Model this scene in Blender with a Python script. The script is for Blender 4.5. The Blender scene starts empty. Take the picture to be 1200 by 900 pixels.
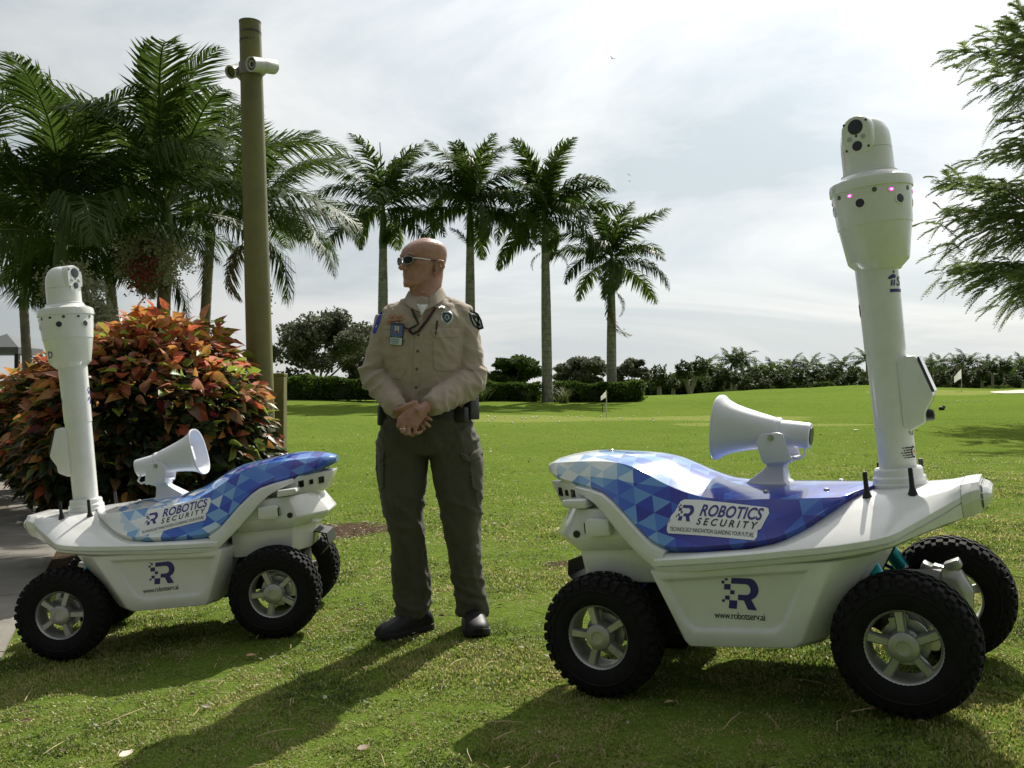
import bpy, bmesh, math, random
import numpy as np
from mathutils import Vector, Matrix, Euler, noise as mnoise
from mathutils.bvhtree import BVHTree

scene = bpy.context.scene
COL = scene.collection
R = math.radians
PI = math.pi

# ------------------------------------------------------------------ camera
CAMZ = 1.10
FPX = 1098.65                       # focal length in pixels of the 1200 wide photograph
cam_d = bpy.data.cameras.new('camera')
cam_d.sensor_width = 36.0
cam_d.lens = FPX / 1200 * 36.0
cam_d.clip_start = 0.05
cam_d.clip_end = 6000
cam = bpy.data.objects.new('camera', cam_d)
COL.objects.link(cam)
cam.location = (0, 0, CAMZ)
cam.rotation_euler = (R(90) + math.atan(10 / FPX), 0, 0)
scene.camera = cam

# ------------------------------------------------------------------ light
SUN_EL, SUN_AZ = R(44), R(23)       # azimuth clockwise from +Y
scene.view_settings.view_transform = 'Standard'
scene.view_settings.look = 'None'
scene.view_settings.exposure = 0.34
scene.view_settings.gamma = 1.0
sd = bpy.data.lights.new('sun', 'SUN')
sd.energy = 5.0
sd.angle = R(0.5)
sd.color = (1.0, 0.95, 0.86)
sun = bpy.data.objects.new('sun', sd)
COL.objects.link(sun)
sun_dir = Vector((math.sin(SUN_AZ) * math.cos(SUN_EL), math.cos(SUN_AZ) * math.cos(SUN_EL), math.sin(SUN_EL)))
sun.rotation_euler = (-sun_dir).to_track_quat('-Z', 'Y').to_euler()
sun.location = sun_dir * 30

world = bpy.data.worlds.new('World')
scene.world = world
world.use_nodes = True
wt = world.node_tree
for n_ in list(wt.nodes):
    wt.nodes.remove(n_)
wo = wt.nodes.new('ShaderNodeOutputWorld')
bg = wt.nodes.new('ShaderNodeBackground')
bg.inputs['Strength'].default_value = 0.084
sky = wt.nodes.new('ShaderNodeTexSky')
sky.sky_type = 'NISHITA'
sky.sun_disc = False
sky.sun_elevation = SUN_EL
sky.sun_rotation = SUN_AZ
sky.air_density = 1.0
sky.dust_density = 1.5
tc = wt.nodes.new('ShaderNodeTexCoord')
sep = wt.nodes.new('ShaderNodeSeparateXYZ')
wt.links.new(tc.outputs['Generated'], sep.inputs[0])
def wmath(op, a, b=None, clamp=False):
    n = wt.nodes.new('ShaderNodeMath'); n.operation = op; n.use_clamp = clamp
    for i, x in enumerate((a, b)):
        if x is None: continue
        if isinstance(x, (int, float)): n.inputs[i].default_value = x
        else: wt.links.new(x, n.inputs[i])
    return n.outputs[0]
zz = wmath('ADD', wmath('MAXIMUM', sep.outputs['Z'], 0.0), 0.16)
cx_ = wmath('DIVIDE', sep.outputs['X'], zz)
cy_ = wmath('DIVIDE', sep.outputs['Y'], zz)
cmb = wt.nodes.new('ShaderNodeCombineXYZ')
wt.links.new(cx_, cmb.inputs[0]); wt.links.new(cy_, cmb.inputs[1])
def wnoise(scale, detail, rough, dist, off):
    mp = wt.nodes.new('ShaderNodeMapping')
    mp.inputs['Location'].default_value = off
    mp.inputs['Scale'].default_value = (0.75, 1.15, 1)
    wt.links.new(cmb.outputs[0], mp.inputs[0])
    n = wt.nodes.new('ShaderNodeTexNoise')
    n.inputs['Scale'].default_value = scale; n.inputs['Detail'].default_value = detail
    n.inputs['Roughness'].default_value = rough; n.inputs['Distortion'].default_value = dist
    wt.links.new(mp.outputs[0], n.inputs['Vector'])
    return n.outputs['Fac']
n1 = wnoise(0.62, 7, 0.55, 0.5, (3.1, 1.7, 0))
n2 = wnoise(0.62, 9, 0.58, 0.75, (1.9, 4.6, 0))
cover = wt.nodes.new('ShaderNodeMapRange')
cover.inputs['From Min'].default_value = 0.30; cover.inputs['From Max'].default_value = 0.62
cover.inputs['To Min'].default_value = 0.80; cover.inputs['To Max'].default_value = 1.0
wt.links.new(n1, cover.inputs['Value'])
crp = wt.nodes.new('ShaderNodeValToRGB')
crp.color_ramp.elements[0].position = 0.40; crp.color_ramp.elements[0].color = (5.1, 5.75, 6.1, 1)
crp.color_ramp.elements[1].position = 0.60; crp.color_ramp.elements[1].color = (8.3, 8.35, 8.25, 1)
wt.links.new(n2, crp.inputs[0])
# thin overcast pales towards the horizon
hz = wmath('POWER', wmath('SUBTRACT', 1.0, wmath('MAXIMUM', sep.outputs['Z'], 0.0)), 9.0)
mh = wt.nodes.new('ShaderNodeMix'); mh.data_type = 'RGBA'
mh.inputs['B'].default_value = (7.3, 7.45, 7.35, 1)
wt.links.new(wmath('MULTIPLY', hz, 0.6), mh.inputs['Factor'])
wt.links.new(crp.outputs[0], mh.inputs['A'])
mx = wt.nodes.new('ShaderNodeMix'); mx.data_type = 'RGBA'
wt.links.new(cover.outputs[0], mx.inputs['Factor'])
wt.links.new(sky.outputs[0], mx.inputs['A'])
wt.links.new(mh.outputs['Result'], mx.inputs['B'])
# thin cloud scatters forward: brighter on the sun's side of the sky, dimmer opposite
vd = wt.nodes.new('ShaderNodeVectorMath'); vd.operation = 'DOT_PRODUCT'
vd.inputs[1].default_value = sun_dir
wt.links.new(tc.outputs['Generated'], vd.inputs[0])
fw = wmath('POWER', wmath('MULTIPLY', wmath('ADD', vd.outputs['Value'], 1.0), 0.5), 3.2)
fw = wmath('ADD', wmath('MULTIPLY', fw, 1.26), 0.24)
sc_ = wt.nodes.new('ShaderNodeVectorMath'); sc_.operation = 'SCALE'
wt.links.new(mx.outputs['Result'], sc_.inputs[0]); wt.links.new(fw, sc_.inputs['Scale'])
wt.links.new(sc_.outputs[0], bg.inputs['Color'])
wt.links.new(bg.outputs[0], wo.inputs[0])

# ------------------------------------------------------------------ helpers: pixels of the photograph
TH = math.atan(10 / FPX)
def ray(px, py):
    vx, vz = (px - 600) / FPX, (450 - py) / FPX
    return Vector((vx, math.cos(TH) - vz * math.sin(TH), math.sin(TH) + vz * math.cos(TH)))
def at(px, py, y):
    """world point seen at pixel (px,py) at depth y"""
    v = ray(px, py); t = y / v.y
    return Vector((v.x * t, y, CAMZ + v.z * t))

# ------------------------------------------------------------------ helpers: materials
MATS = {}
def mat(name, col, rough=0.6, metal=0.0, spec=0.5, noise=None, bump=None, transl=0.0, coat=0.0, emit=None, sss=0.0, sheen=0.0, obj_rand=0.0):
    if name in MATS: return MATS[name]
    m = bpy.data.materials.new(name); m.use_nodes = True
    nt = m.node_tree; b = nt.nodes['Principled BSDF']; out = nt.nodes['Material Output']
    b.inputs['Base Color'].default_value = (*col, 1)
    b.inputs['Roughness'].default_value = rough
    b.inputs['Metallic'].default_value = metal
    b.inputs['Specular IOR Level'].default_value = spec
    if coat: b.inputs['Coat Weight'].default_value = coat; b.inputs['Coat Roughness'].default_value = 0.08
    if sheen: b.inputs['Sheen Weight'].default_value = sheen
    if sss:
        b.inputs['Subsurface Weight'].default_value = sss
        b.inputs['Subsurface Radius'].default_value = (0.012, 0.005, 0.003)
        b.inputs['Subsurface Scale'].default_value = 0.6
    csrc = None
    t = nt.nodes.new('ShaderNodeTexCoord')
    if noise:
        # noise = (scale, colour2, lo, hi [,detail])
        n = nt.nodes.new('ShaderNodeTexNoise'); n.inputs['Scale'].default_value = noise[0]
        n.inputs['Detail'].default_value = noise[4] if len(noise) > 4 else 6
        n.inputs['Roughness'].default_value = 0.62
        nt.links.new(t.outputs['Object'], n.inputs['Vector'])
        rp = nt.nodes.new('ShaderNodeMapRange')
        rp.inputs['From Min'].default_value = noise[2]; rp.inputs['From Max'].default_value = noise[3]
        nt.links.new(n.outputs['Fac'], rp.inputs['Value'])
        mix = nt.nodes.new('ShaderNodeMix'); mix.data_type = 'RGBA'
        mix.inputs['A'].default_value = (*col, 1); mix.inputs['B'].default_value = (*noise[1], 1)
        nt.links.new(rp.outputs[0], mix.inputs['Factor'])
        csrc = mix.outputs['Result']
    if obj_rand:
        oi = nt.nodes.new('ShaderNodeObjectInfo')
        hs = nt.nodes.new('ShaderNodeHueSaturation')
        mr = nt.nodes.new('ShaderNodeMapRange'); mr.inputs['To Min'].default_value = 1 - obj_rand; mr.inputs['To Max'].default_value = 1 + obj_rand
        nt.links.new(oi.outputs['Random'], mr.inputs['Value']); nt.links.new(mr.outputs[0], hs.inputs['Value'])
        if csrc is not None: nt.links.new(csrc, hs.inputs['Color'])
        else: hs.inputs['Color'].default_value = (*col, 1)
        csrc = hs.outputs[0]
    if csrc is not None: nt.links.new(csrc, b.inputs['Base Color'])
    if bump:
        # bump = (scale, strength, distance)
        n = nt.nodes.new('ShaderNodeTexNoise'); n.inputs['Scale'].default_value = bump[0]; n.inputs['Detail'].default_value = 5
        nt.links.new(t.outputs['Object'], n.inputs['Vector'])
        bn = nt.nodes.new('ShaderNodeBump'); bn.inputs['Strength'].default_value = bump[1]; bn.inputs['Distance'].default_value = bump[2]
        nt.links.new(n.outputs['Fac'], bn.inputs['Height']); nt.links.new(bn.outputs[0], b.inputs['Normal'])
    if transl:
        tr = nt.nodes.new('ShaderNodeBsdfTranslucent')
        if csrc is not None: nt.links.new(csrc, tr.inputs['Color'])
        else: tr.inputs['Color'].default_value = (*col, 1)
        ms = nt.nodes.new('ShaderNodeMixShader'); ms.inputs[0].default_value = transl
        nt.links.new(b.outputs[0], ms.inputs[1]); nt.links.new(tr.outputs[0], ms.inputs[2])
        nt.links.new(ms.outputs[0], out.inputs['Surface'])
    if emit:
        b.inputs['Emission Color'].default_value = (*emit[0], 1); b.inputs['Emission Strength'].default_value = emit[1]
    MATS[name] = m
    return m

# ------------------------------------------------------------------ helpers: meshes
class MB:
    def __init__(s, dz=0.0):
        s.v = []; s.f = []; s.m = []; s.dz = dz
    def add(s, vs, fs, mi=0, M=None):
        o = len(s.v)
        if M is not None: vs = [M @ Vector(p) for p in vs]
        s.v.extend([(p[0], p[1], p[2] + s.dz) for p in vs])
        s.f.extend([tuple(i + o for i in f) for f in fs])
        s.m.extend([mi] * len(fs))
        return s
    def box(s, c, size, mi=0, M=None, taper=1.0):
        x, y, z = size[0] / 2, size[1] / 2, size[2] / 2
        vs = []
        for sz in (-1, 1):
            k = taper if sz > 0 else 1.0
            for sx, sy in ((-1, -1), (1, -1), (1, 1), (-1, 1)):
                vs.append(Vector((sx * x * k, sy * y * k, sz * z)))
        c = Vector(c)
        vs = [(M @ p if M is not None else p) + c for p in vs]
        return s.add(vs, [(0, 3, 2, 1), (4, 5, 6, 7), (0, 1, 5, 4), (1, 2, 6, 5), (2, 3, 7, 6), (3, 0, 4, 7)], mi)
    def loft(s, rings, mi=0, closed=True, caps=True):
        n = len(rings[0]); vs = [p for r in rings for p in r]; fs = []
        for i in range(len(rings) - 1):
            for j in range(n if closed else n - 1):
                k = (j + 1) % n
                fs.append((i * n + j, i * n + k, (i + 1) * n + k, (i + 1) * n + j))
        if caps:
            fs.append(tuple(range(n - 1, -1, -1))); fs.append(tuple((len(rings) - 1) * n + j for j in range(n)))
        return s.add(vs, fs, mi)
    def tube(s, pts, radii, n=8, mi=0, caps=True, flat=None):
        pts = [Vector(p) for p in pts]
        if not hasattr(radii, '__len__'): radii = [radii] * len(pts)
        rings = []; up = None
        for i, p in enumerate(pts):
            d = (pts[min(i + 1, len(pts) - 1)] - pts[max(i - 1, 0)])
            if d.length < 1e-9: d = Vector((0, 0, 1))
            d.normalize()
            if up is None:
                up = Vector((0, 0, 1)) if abs(d.z) < 0.9 else Vector((0, 1, 0))
            a = d.cross(up)
            if a.length < 1e-6: a = d.cross(Vector((1, 0, 0)))
            a.normalize(); b = a.cross(d); b.normalize(); up = b
            r = radii[i]; ra, rb = (r if not hasattr(r, '__len__') else r) if not hasattr(r, '__len__') else r[0], (r if not hasattr(r, '__len__') else r[1])
            rings.append([p + a * ra * math.cos(2 * PI * k / n) + b * rb * math.sin(2 * PI * k / n) for k in range(n)])
        return s.loft(rings, mi, True, caps)
    def lathe(s, prof, n=24, mi=0, M=None, caps=True):
        rings = [[Vector((r * math.cos(2 * PI * k / n), r * math.sin(2 * PI * k / n), z)) for k in range(n)] for r, z in prof]
        if M is not None: rings = [[M @ p for p in r] for r in rings]
        return s.loft(rings, mi, True, caps)
    def prism(s, poly, fn, a, b, mi=0):
        """poly: 2D points, fn(p, depth)->3D; between depth a and b"""
        n = len(poly)
        vs = [fn(p, a) for p in poly] + [fn(p, b) for p in poly]
        fs = [tuple(range(n)), tuple(range(2 * n - 1, n - 1, -1))] + [(i, n + i, n + (i + 1) % n, (i + 1) % n) for i in range(n)]
        return s.add(vs, fs, mi)
    def ellipsoid(s, c, r, n=16, mi=0, M=None):
        c = Vector(c); rings = []
        for i in range(1, n // 2):
            t = PI * i / (n // 2)
            ring = [Vector((r[0] * math.sin(t) * math.cos(2 * PI * k / n), r[1] * math.sin(t) * math.sin(2 * PI * k / n), -r[2] * math.cos(t))) for k in range(n)]
            rings.append([(M @ p if M is not None else p) + c for p in ring])
        return s.loft(rings, mi)
    def mesh(s, name, mats, smooth=None, bevel=None, fix=True):
        me = bpy.data.meshes.new(name)
        me.from_pydata([tuple(p) for p in s.v], [], s.f)
        for m in (mats if isinstance(mats, (list, tuple)) else [mats]): me.materials.append(m)
        if len(set(s.m)) > 1: me.polygons.foreach_set('material_index', s.m)
        if fix or bevel:
            bm = bmesh.new(); bm.from_mesh(me)
            bmesh.ops.recalc_face_normals(bm, faces=bm.faces)
            if bevel:
                ed = [e for e in bm.edges if len(e.link_faces) == 2 and e.calc_face_angle(0) > R(28)]
                bmesh.ops.bevel(bm, geom=ed, offset=bevel, segments=2, profile=0.5, affect='EDGES', clamp_overlap=True)
            bm.to_mesh(me); bm.free()
        if smooth is not None:
            me.polygons.foreach_set('use_smooth', [True] * len(me.polygons))
            if smooth < 180: me.set_sharp_from_angle(angle=R(smooth))
        me.update()
        return me
    def build(s, name, mats, parent=None, smooth=None, bevel=None, fix=True):
        return link(name, s.mesh(name, mats, smooth, bevel, fix), parent)

def link(name, me, parent=None, loc=None, rot=None, scale=None):
    o = bpy.data.objects.new(name, me); COL.objects.link(o)
    if parent is not None: o.parent = parent
    if loc is not None: o.location = loc
    if rot is not None: o.rotation_euler = rot
    if scale is not None: o.scale = scale
    return o
def tag(o, label=None, cat=None, group=None, kind=None):
    if label: o['label'] = label
    if cat: o['category'] = cat
    if group: o['group'] = group
    if kind: o['kind'] = kind
    return o
def thing(name, label, cat, loc=(0, 0, 0), rot=(0, 0, 0), group=None):
    o = bpy.data.objects.new(name, None); COL.objects.link(o)
    o.empty_display_size = 0.2
    o.location = loc; o.rotation_euler = rot
    return tag(o, label, cat, group)
def np_mesh(name, verts, faces_n, mats, mat_idx=None, attr=None, smooth=False):
    """verts (N,3); faces_n: (F,k) int array of k-gons; attr: dict name->(F*k or N) float per point"""
    me = bpy.data.meshes.new(name)
    F, k = faces_n.shape
    me.vertices.add(len(verts)); me.vertices.foreach_set('co', np.ascontiguousarray(verts, dtype=np.float32).ravel())
    me.loops.add(F * k); me.loops.foreach_set('vertex_index', np.ascontiguousarray(faces_n, dtype=np.int32).ravel())
    me.polygons.add(F)
    me.polygons.foreach_set('loop_start', np.arange(0, F * k, k, dtype=np.int32))
    me.polygons.foreach_set('loop_total', np.full(F, k, dtype=np.int32))
    if mat_idx is not None: me.polygons.foreach_set('material_index', np.ascontiguousarray(mat_idx, dtype=np.int32))
    for m in (mats if isinstance(mats, (list, tuple)) else [mats]): me.materials.append(m)
    if attr:
        for an, av in attr.items():
            a = me.attributes.new(an, 'FLOAT', 'POINT'); a.data.foreach_set('value', np.ascontiguousarray(av, dtype=np.float32))
    if smooth: me.polygons.foreach_set('use_smooth', np.ones(F, dtype=bool))
    me.update(calc_edges=True)
    return me
def evaluated(o):
    dg = bpy.context.evaluated_depsgraph_get(); dg.update()
    return bpy.data.meshes.new_from_object(o.evaluated_get(dg))
def remeshed(mb, name, mats, voxel, smooth_it=4, factor=0.5):
    """closed overlapping shells of mb fused into one continuous skin"""
    o = link('tmp', mb.mesh('tmp', mats))
    r = o.modifiers.new('r', 'REMESH'); r.mode = 'VOXEL'; r.voxel_size = voxel
    if smooth_it:
        sm = o.modifiers.new('s', 'SMOOTH'); sm.factor = factor; sm.iterations = smooth_it
    me = evaluated(o); old = o.data
    bpy.data.objects.remove(o); bpy.data.meshes.remove(old)
    me.name = name
    if not len(me.materials):
        for m in (mats if isinstance(mats, (list, tuple)) else [mats]): me.materials.append(m)
    me.polygons.foreach_set('use_smooth', [True] * len(me.polygons))
    return me
def text_geo(s, bold=0.0, shear=0.0, spacing=1.0, sub=None):
    """flat triangles of a string, normalised to height of a capital = 1; returns verts2d, faces, width"""
    cu = bpy.data.curves.new('t', 'FONT'); cu.body = s; cu.size = 1.0; cu.offset = bold; cu.shear = shear; cu.space_character = spacing
    cu.resolution_u = 4
    o = bpy.data.objects.new('t', cu); COL.objects.link(o)
    bpy.context.view_layer.update()
    me = evaluated(o)
    vs = [(v.co.x, v.co.y) for v in me.vertices]; fs = [tuple(p.vertices) for p in me.polygons]
    bpy.data.objects.remove(o); bpy.data.meshes.remove(me); bpy.data.curves.remove(cu)
    x0 = min(v[0] for v in vs); x1 = max(v[0] for v in vs)
    return [((x - x0), y) for x, y in vs], fs, x1 - x0
def interp(xs, ys, x):
    return float(np.interp(x, xs, ys))
def smoothstep(a, b, x):
    t = np.clip((x - a) / (b - a), 0, 1); return t * t * (3 - 2 * t)

# ------------------------------------------------------------------ terrain height
ROBOTS = {'R': ((0.85130279, 3.13587328, -0.74104283 + CAMZ), (R(1.67250039), R(-5.4652862), R(-28.99340021))),
          'L': ((-1.50900723, 4.4375754, -0.91962879 + CAMZ), (R(-0.47048079), R(5.62145283), R(180.99899453)))}
BUMPS = []
for _k, (_p, _e) in ROBOTS.items():
    _M = Euler(_e).to_matrix()
    for _x in (.463, -.463):
        for _y in (-.3, .3):
            q = Vector(_p) + _M @ Vector((_x, _y, -.198))
            BUMPS.append((q.x, q.y, q.z - (0.0831752 * q.x + 0.00871387 * q.y + 0.06338644)))
def gz(x, y):
    x = np.asarray(x, dtype=float); y = np.asarray(y, dtype=float)
    xs = np.sign(x) * (3.2 * np.tanh((np.abs(x) / 3.2) ** 3) ** (1 / 3.0) if False else np.minimum(np.abs(x), 2.2) + 1.2 * np.tanh(np.maximum(np.abs(x) - 2.2, 0) / 1.2))
    near = 0.0831752 * xs + 0.00871387 * np.minimum(y, 8) + 0.06338644
    for bx, by, bz in BUMPS:
        near = near + bz * np.exp(-((x - bx) ** 2 + (y - by) ** 2) / (2 * 0.17 ** 2))
    far = np.interp(y, [-50, 5, 12, 20, 27, 34, 45, 70, 110, 300, 3000], [0.07, 0.07, 0.2, 0.43, 0.62, 0.79, 0.84, 0.6, 0.55, 0.5, 0.3])
    far = far + 0.66 * np.exp(-((x - 21.0) / 9.5) ** 2 - ((y - 58) / 12) ** 2) + 0.46 * np.exp(-((x - 33) / 8.0) ** 2 - ((y - 62) / 13) ** 2)
    far = far + 0.10 * np.sin(x * 0.21 + 1.0) * np.sin(y * 0.17) * smoothstep(14, 24, y) + 0.09 * np.sin(x * .55 + y * .31) * np.sin(y * .62 + .7) * smoothstep(26, 34, y) * (1 - smoothstep(66, 80, y)) * smoothstep(3, 9, x) + .035 * np.sin(x * .9 + 2) * np.sin(y * .8) * smoothstep(9, 14, y)
    # the left side falls away along the path
    lf = (1 - smoothstep(-0.50, -0.37, x / np.maximum(y, 1.0))) * (1 - smoothstep(22, 33, y))
    far = far * (1 - lf) - 0.22 * lf
    w = smoothstep(5.5, 15, y)
    return near * (1 - w) + far * w
def gzf(x, y): return float(gz(x, y))
# ================================================================== ground
def bare_mask(x, y):
    """0..1: where the lawn is worn to soil"""
    m = np.zeros_like(x)
    for cx, cy, rx, ry, s in ((-1.4, 7.3, .72, .50, 1.0), (-2.9, 6.9, 1.35, 1.15, 1.4), (0.5, 5.3, .55, .22, .7), (0.35, 4.55, .5, .2, .55), (-.8, 6.0, .5, .3, .5),
                              (-4.6, 9.6, 1.2, 1.6, 1.4), (-6.1, 12.8, 1.2, 2.0, 1.4), (0.75, 5.2, .5, .25, .6), (-.2, 3.3, .5, .2, .35), (2.9, 6.5, .6, .3, .4)):
        m = np.maximum(m, s * np.exp(-(((x - cx) / rx) ** 2 + ((y - cy) / ry) ** 2)))
    return m
def path_edge(y): return np.interp(y, [-12, 1.5, 4.31, 10.2, 13, 20, 60], [-.2, -1.2, -2.35, -4.75, -6.3, -10.2, -33])
def build_ground():
    ys = np.concatenate([np.linspace(-12, 1.4, 10), np.arange(1.5, 9, 0.09), np.arange(9, 20, 0.3), np.arange(20, 80, 1.2), np.geomspace(82, 2500, 26)])
    u = np.sinh(np.linspace(-4.6, 4.6, 181)) / math.sinh(4.6)
    gx = []
    V = []
    for y in ys:
        half = max(16.0, 1.3 * y)
        # dense around the middle
        xx = np.where(np.abs(u) > 0, u, 0) * half
        V.append(np.stack([xx, np.full_like(xx, y), np.zeros_like(xx)], 1))
    V = np.array(V)
    nx = V.shape[1]
    V[..., 2] = gz(V[..., 0], V[..., 1])
    P = V.reshape(-1, 3)
    # undulation of a real lawn
    P[:, 2] += np.array([mnoise.noise(Vector((p[0] * 1.3, p[1] * 1.3, 0))) for p in P]) * 0.012 * (1 - smoothstep(8, 30, P[:, 1]))
    # the path is set a little into the lawn
    ny = len(ys)
    a = (np.arange(ny - 1)[:, None] * nx + np.arange(nx - 1)[None]).ravel()
    F = np.stack([a, a + 1, a + 1 + nx, a + nx], 1)
    bare = bare_mask(P[:, 0], P[:, 1])
    m = bpy.data.materials.new('lawn_soil'); m.use_nodes = True
    nt = m.node_tree; b = nt.nodes['Principled BSDF']
    b.inputs['Roughness'].default_value = 0.95; b.inputs['Specular IOR Level'].default_value = 0.0
    geo = nt.nodes.new('ShaderNodeNewGeometry')
    def tn(scale, detail=5, rough=.6, vec=None):
        n = nt.nodes.new('ShaderNodeTexNoise'); n.inputs['Scale'].default_value = scale; n.inputs['Detail'].default_value = detail; n.inputs['Roughness'].default_value = rough
        nt.links.new(vec or geo.outputs['Position'], n.inputs['Vector']); return n.outputs['Fac']
    def ramp(f, stops):
        r = nt.nodes.new('ShaderNodeValToRGB'); nt.links.new(f, r.inputs[0])
        while len(r.color_ramp.elements) < len(stops): r.color_ramp.elements.new(.5)
        for e, (p_, c_) in zip(r.color_ramp.elements, stops): e.position = p_; e.color = (*c_, 1)
        return r.outputs[0]
    def mixc(f, A, B):
        x = nt.nodes.new('ShaderNodeMix'); x.data_type = 'RGBA'
        if isinstance(f, float): x.inputs['Factor'].default_value = f
        else: nt.links.new(f, x.inputs['Factor'])
        for s_, k in ((A, 'A'), (B, 'B')):
            if isinstance(s_, tuple): x.inputs[k].default_value = (*s_, 1)
            else: nt.links.new(s_, x.inputs[k])
        return x.outputs['Result']
    def mrange(f, a0, a1, b0=0., b1=1.):
        x = nt.nodes.new('ShaderNodeMapRange'); nt.links.new(f, x.inputs['Value'])
        for k, v in zip(('From Min', 'From Max', 'To Min', 'To Max'), (a0, a1, b0, b1)): x.inputs[k].default_value = v
        return x.outputs[0]
    mp = nt.nodes.new('ShaderNodeMapping'); mp.inputs['Scale'].default_value = (0.35, 1.0, 1.0); nt.links.new(geo.outputs['Position'], mp.inputs[0])
    broad = ramp(tn(0.30, 8, .66, mp.outputs[0]), [(.33, (.082, .158, .018)), (.5, (.128, .222, .026)), (.68, (.200, .275, .042))])
    fine = ramp(tn(2.1, 8, .7), [(.30, (.052, .094, .013)), (.52, (.125, .212, .025)), (.75, (.24, .285, .062))])
    speck = ramp(tn(46, 4, .75), [(.34, (.028, .042, .008)), (.5, (.115, .185, .026)), (.66, (.26, .29, .085))])
    g1 = mixc(.5, broad, fine)
    speck2 = ramp(tn(170, 3, .8), [(.36, (.030, .044, .010)), (.5, (.13, .19, .03)), (.64, (.34, .34, .13))])
    g2 = mixc(.28, mixc(.5, g1, speck), speck2)
    # closely mown greens are paler and smoother than the rough
    ag = nt.nodes.new('ShaderNodeAttribute'); ag.attribute_name = 'green'
    gm = nt.nodes.new('ShaderNodeMath'); gm.operation = 'MULTIPLY_ADD'; nt.links.new(tn(.9, 5, .6), gm.inputs[0]); gm.inputs[1].default_value = .5; nt.links.new(ag.outputs['Fac'], gm.inputs[2])
    g2 = mixc(mrange(gm.outputs[0], .70, .80, 0, .8), g2, (.235, .265, .075))
    # worn patches of soil, broken by noise
    at_ = nt.nodes.new('ShaderNodeAttribute'); at_.attribute_name = 'bare'
    ad = nt.nodes.new('ShaderNodeMath'); ad.operation = 'MULTIPLY_ADD'
    nt.links.new(tn(3.2, 9, .8), ad.inputs[0]); ad.inputs[1].default_value = 1.5; ad2 = None; nt.links.new(at_.outputs['Fac'], ad.inputs[2])
    bm_ = mrange(ad.outputs[0], 1.20, 1.42)
    soil = ramp(tn(31, 8, .8), [(.3, (.045, .03, .02)), (.5, (.10, .072, .05)), (.7, (.20, .155, .115))])
    c = mixc(bm_, g2, soil)
    nt.links.new(c, b.inputs['Base Color'])
    b2 = nt.nodes.new('ShaderNodeBump'); b2.inputs['Strength'].default_value = .55; b2.inputs['Distance'].default_value = .12
    nt.links.new(tn(5.0, 8, .75), b2.inputs['Height'])
    bn = nt.nodes.new('ShaderNodeBump'); bn.inputs['Strength'].default_value = .55; bn.inputs['Distance'].default_value = .03
    nt.links.new(tn(38, 6, .8), bn.inputs['Height']); nt.links.new(b2.outputs[0], bn.inputs['Normal']); nt.links.new(bn.outputs[0], b.inputs['Normal'])
    gr = np.maximum(np.exp(-(((P[:, 0] - 2.0) / 6.2) ** 2 + ((P[:, 1] - 23.2) / 1.9) ** 2) ** 2), np.maximum(.95 * np.exp(-(((P[:, 0] - 24) / 6) ** 2 + ((P[:, 1] - 49) / 3.0) ** 2) ** 2), np.exp(-(((P[:, 0] - 5.6) / 2.4) ** 2 + ((P[:, 1] - 20.0) / .8) ** 2) ** 2)))
    me = np_mesh('ground', P, F, m, attr={'bare': bare, 'green': gr}, smooth=True)
    o = link('ground', me); tag(o, kind='structure')
    return o
build_ground()

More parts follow.
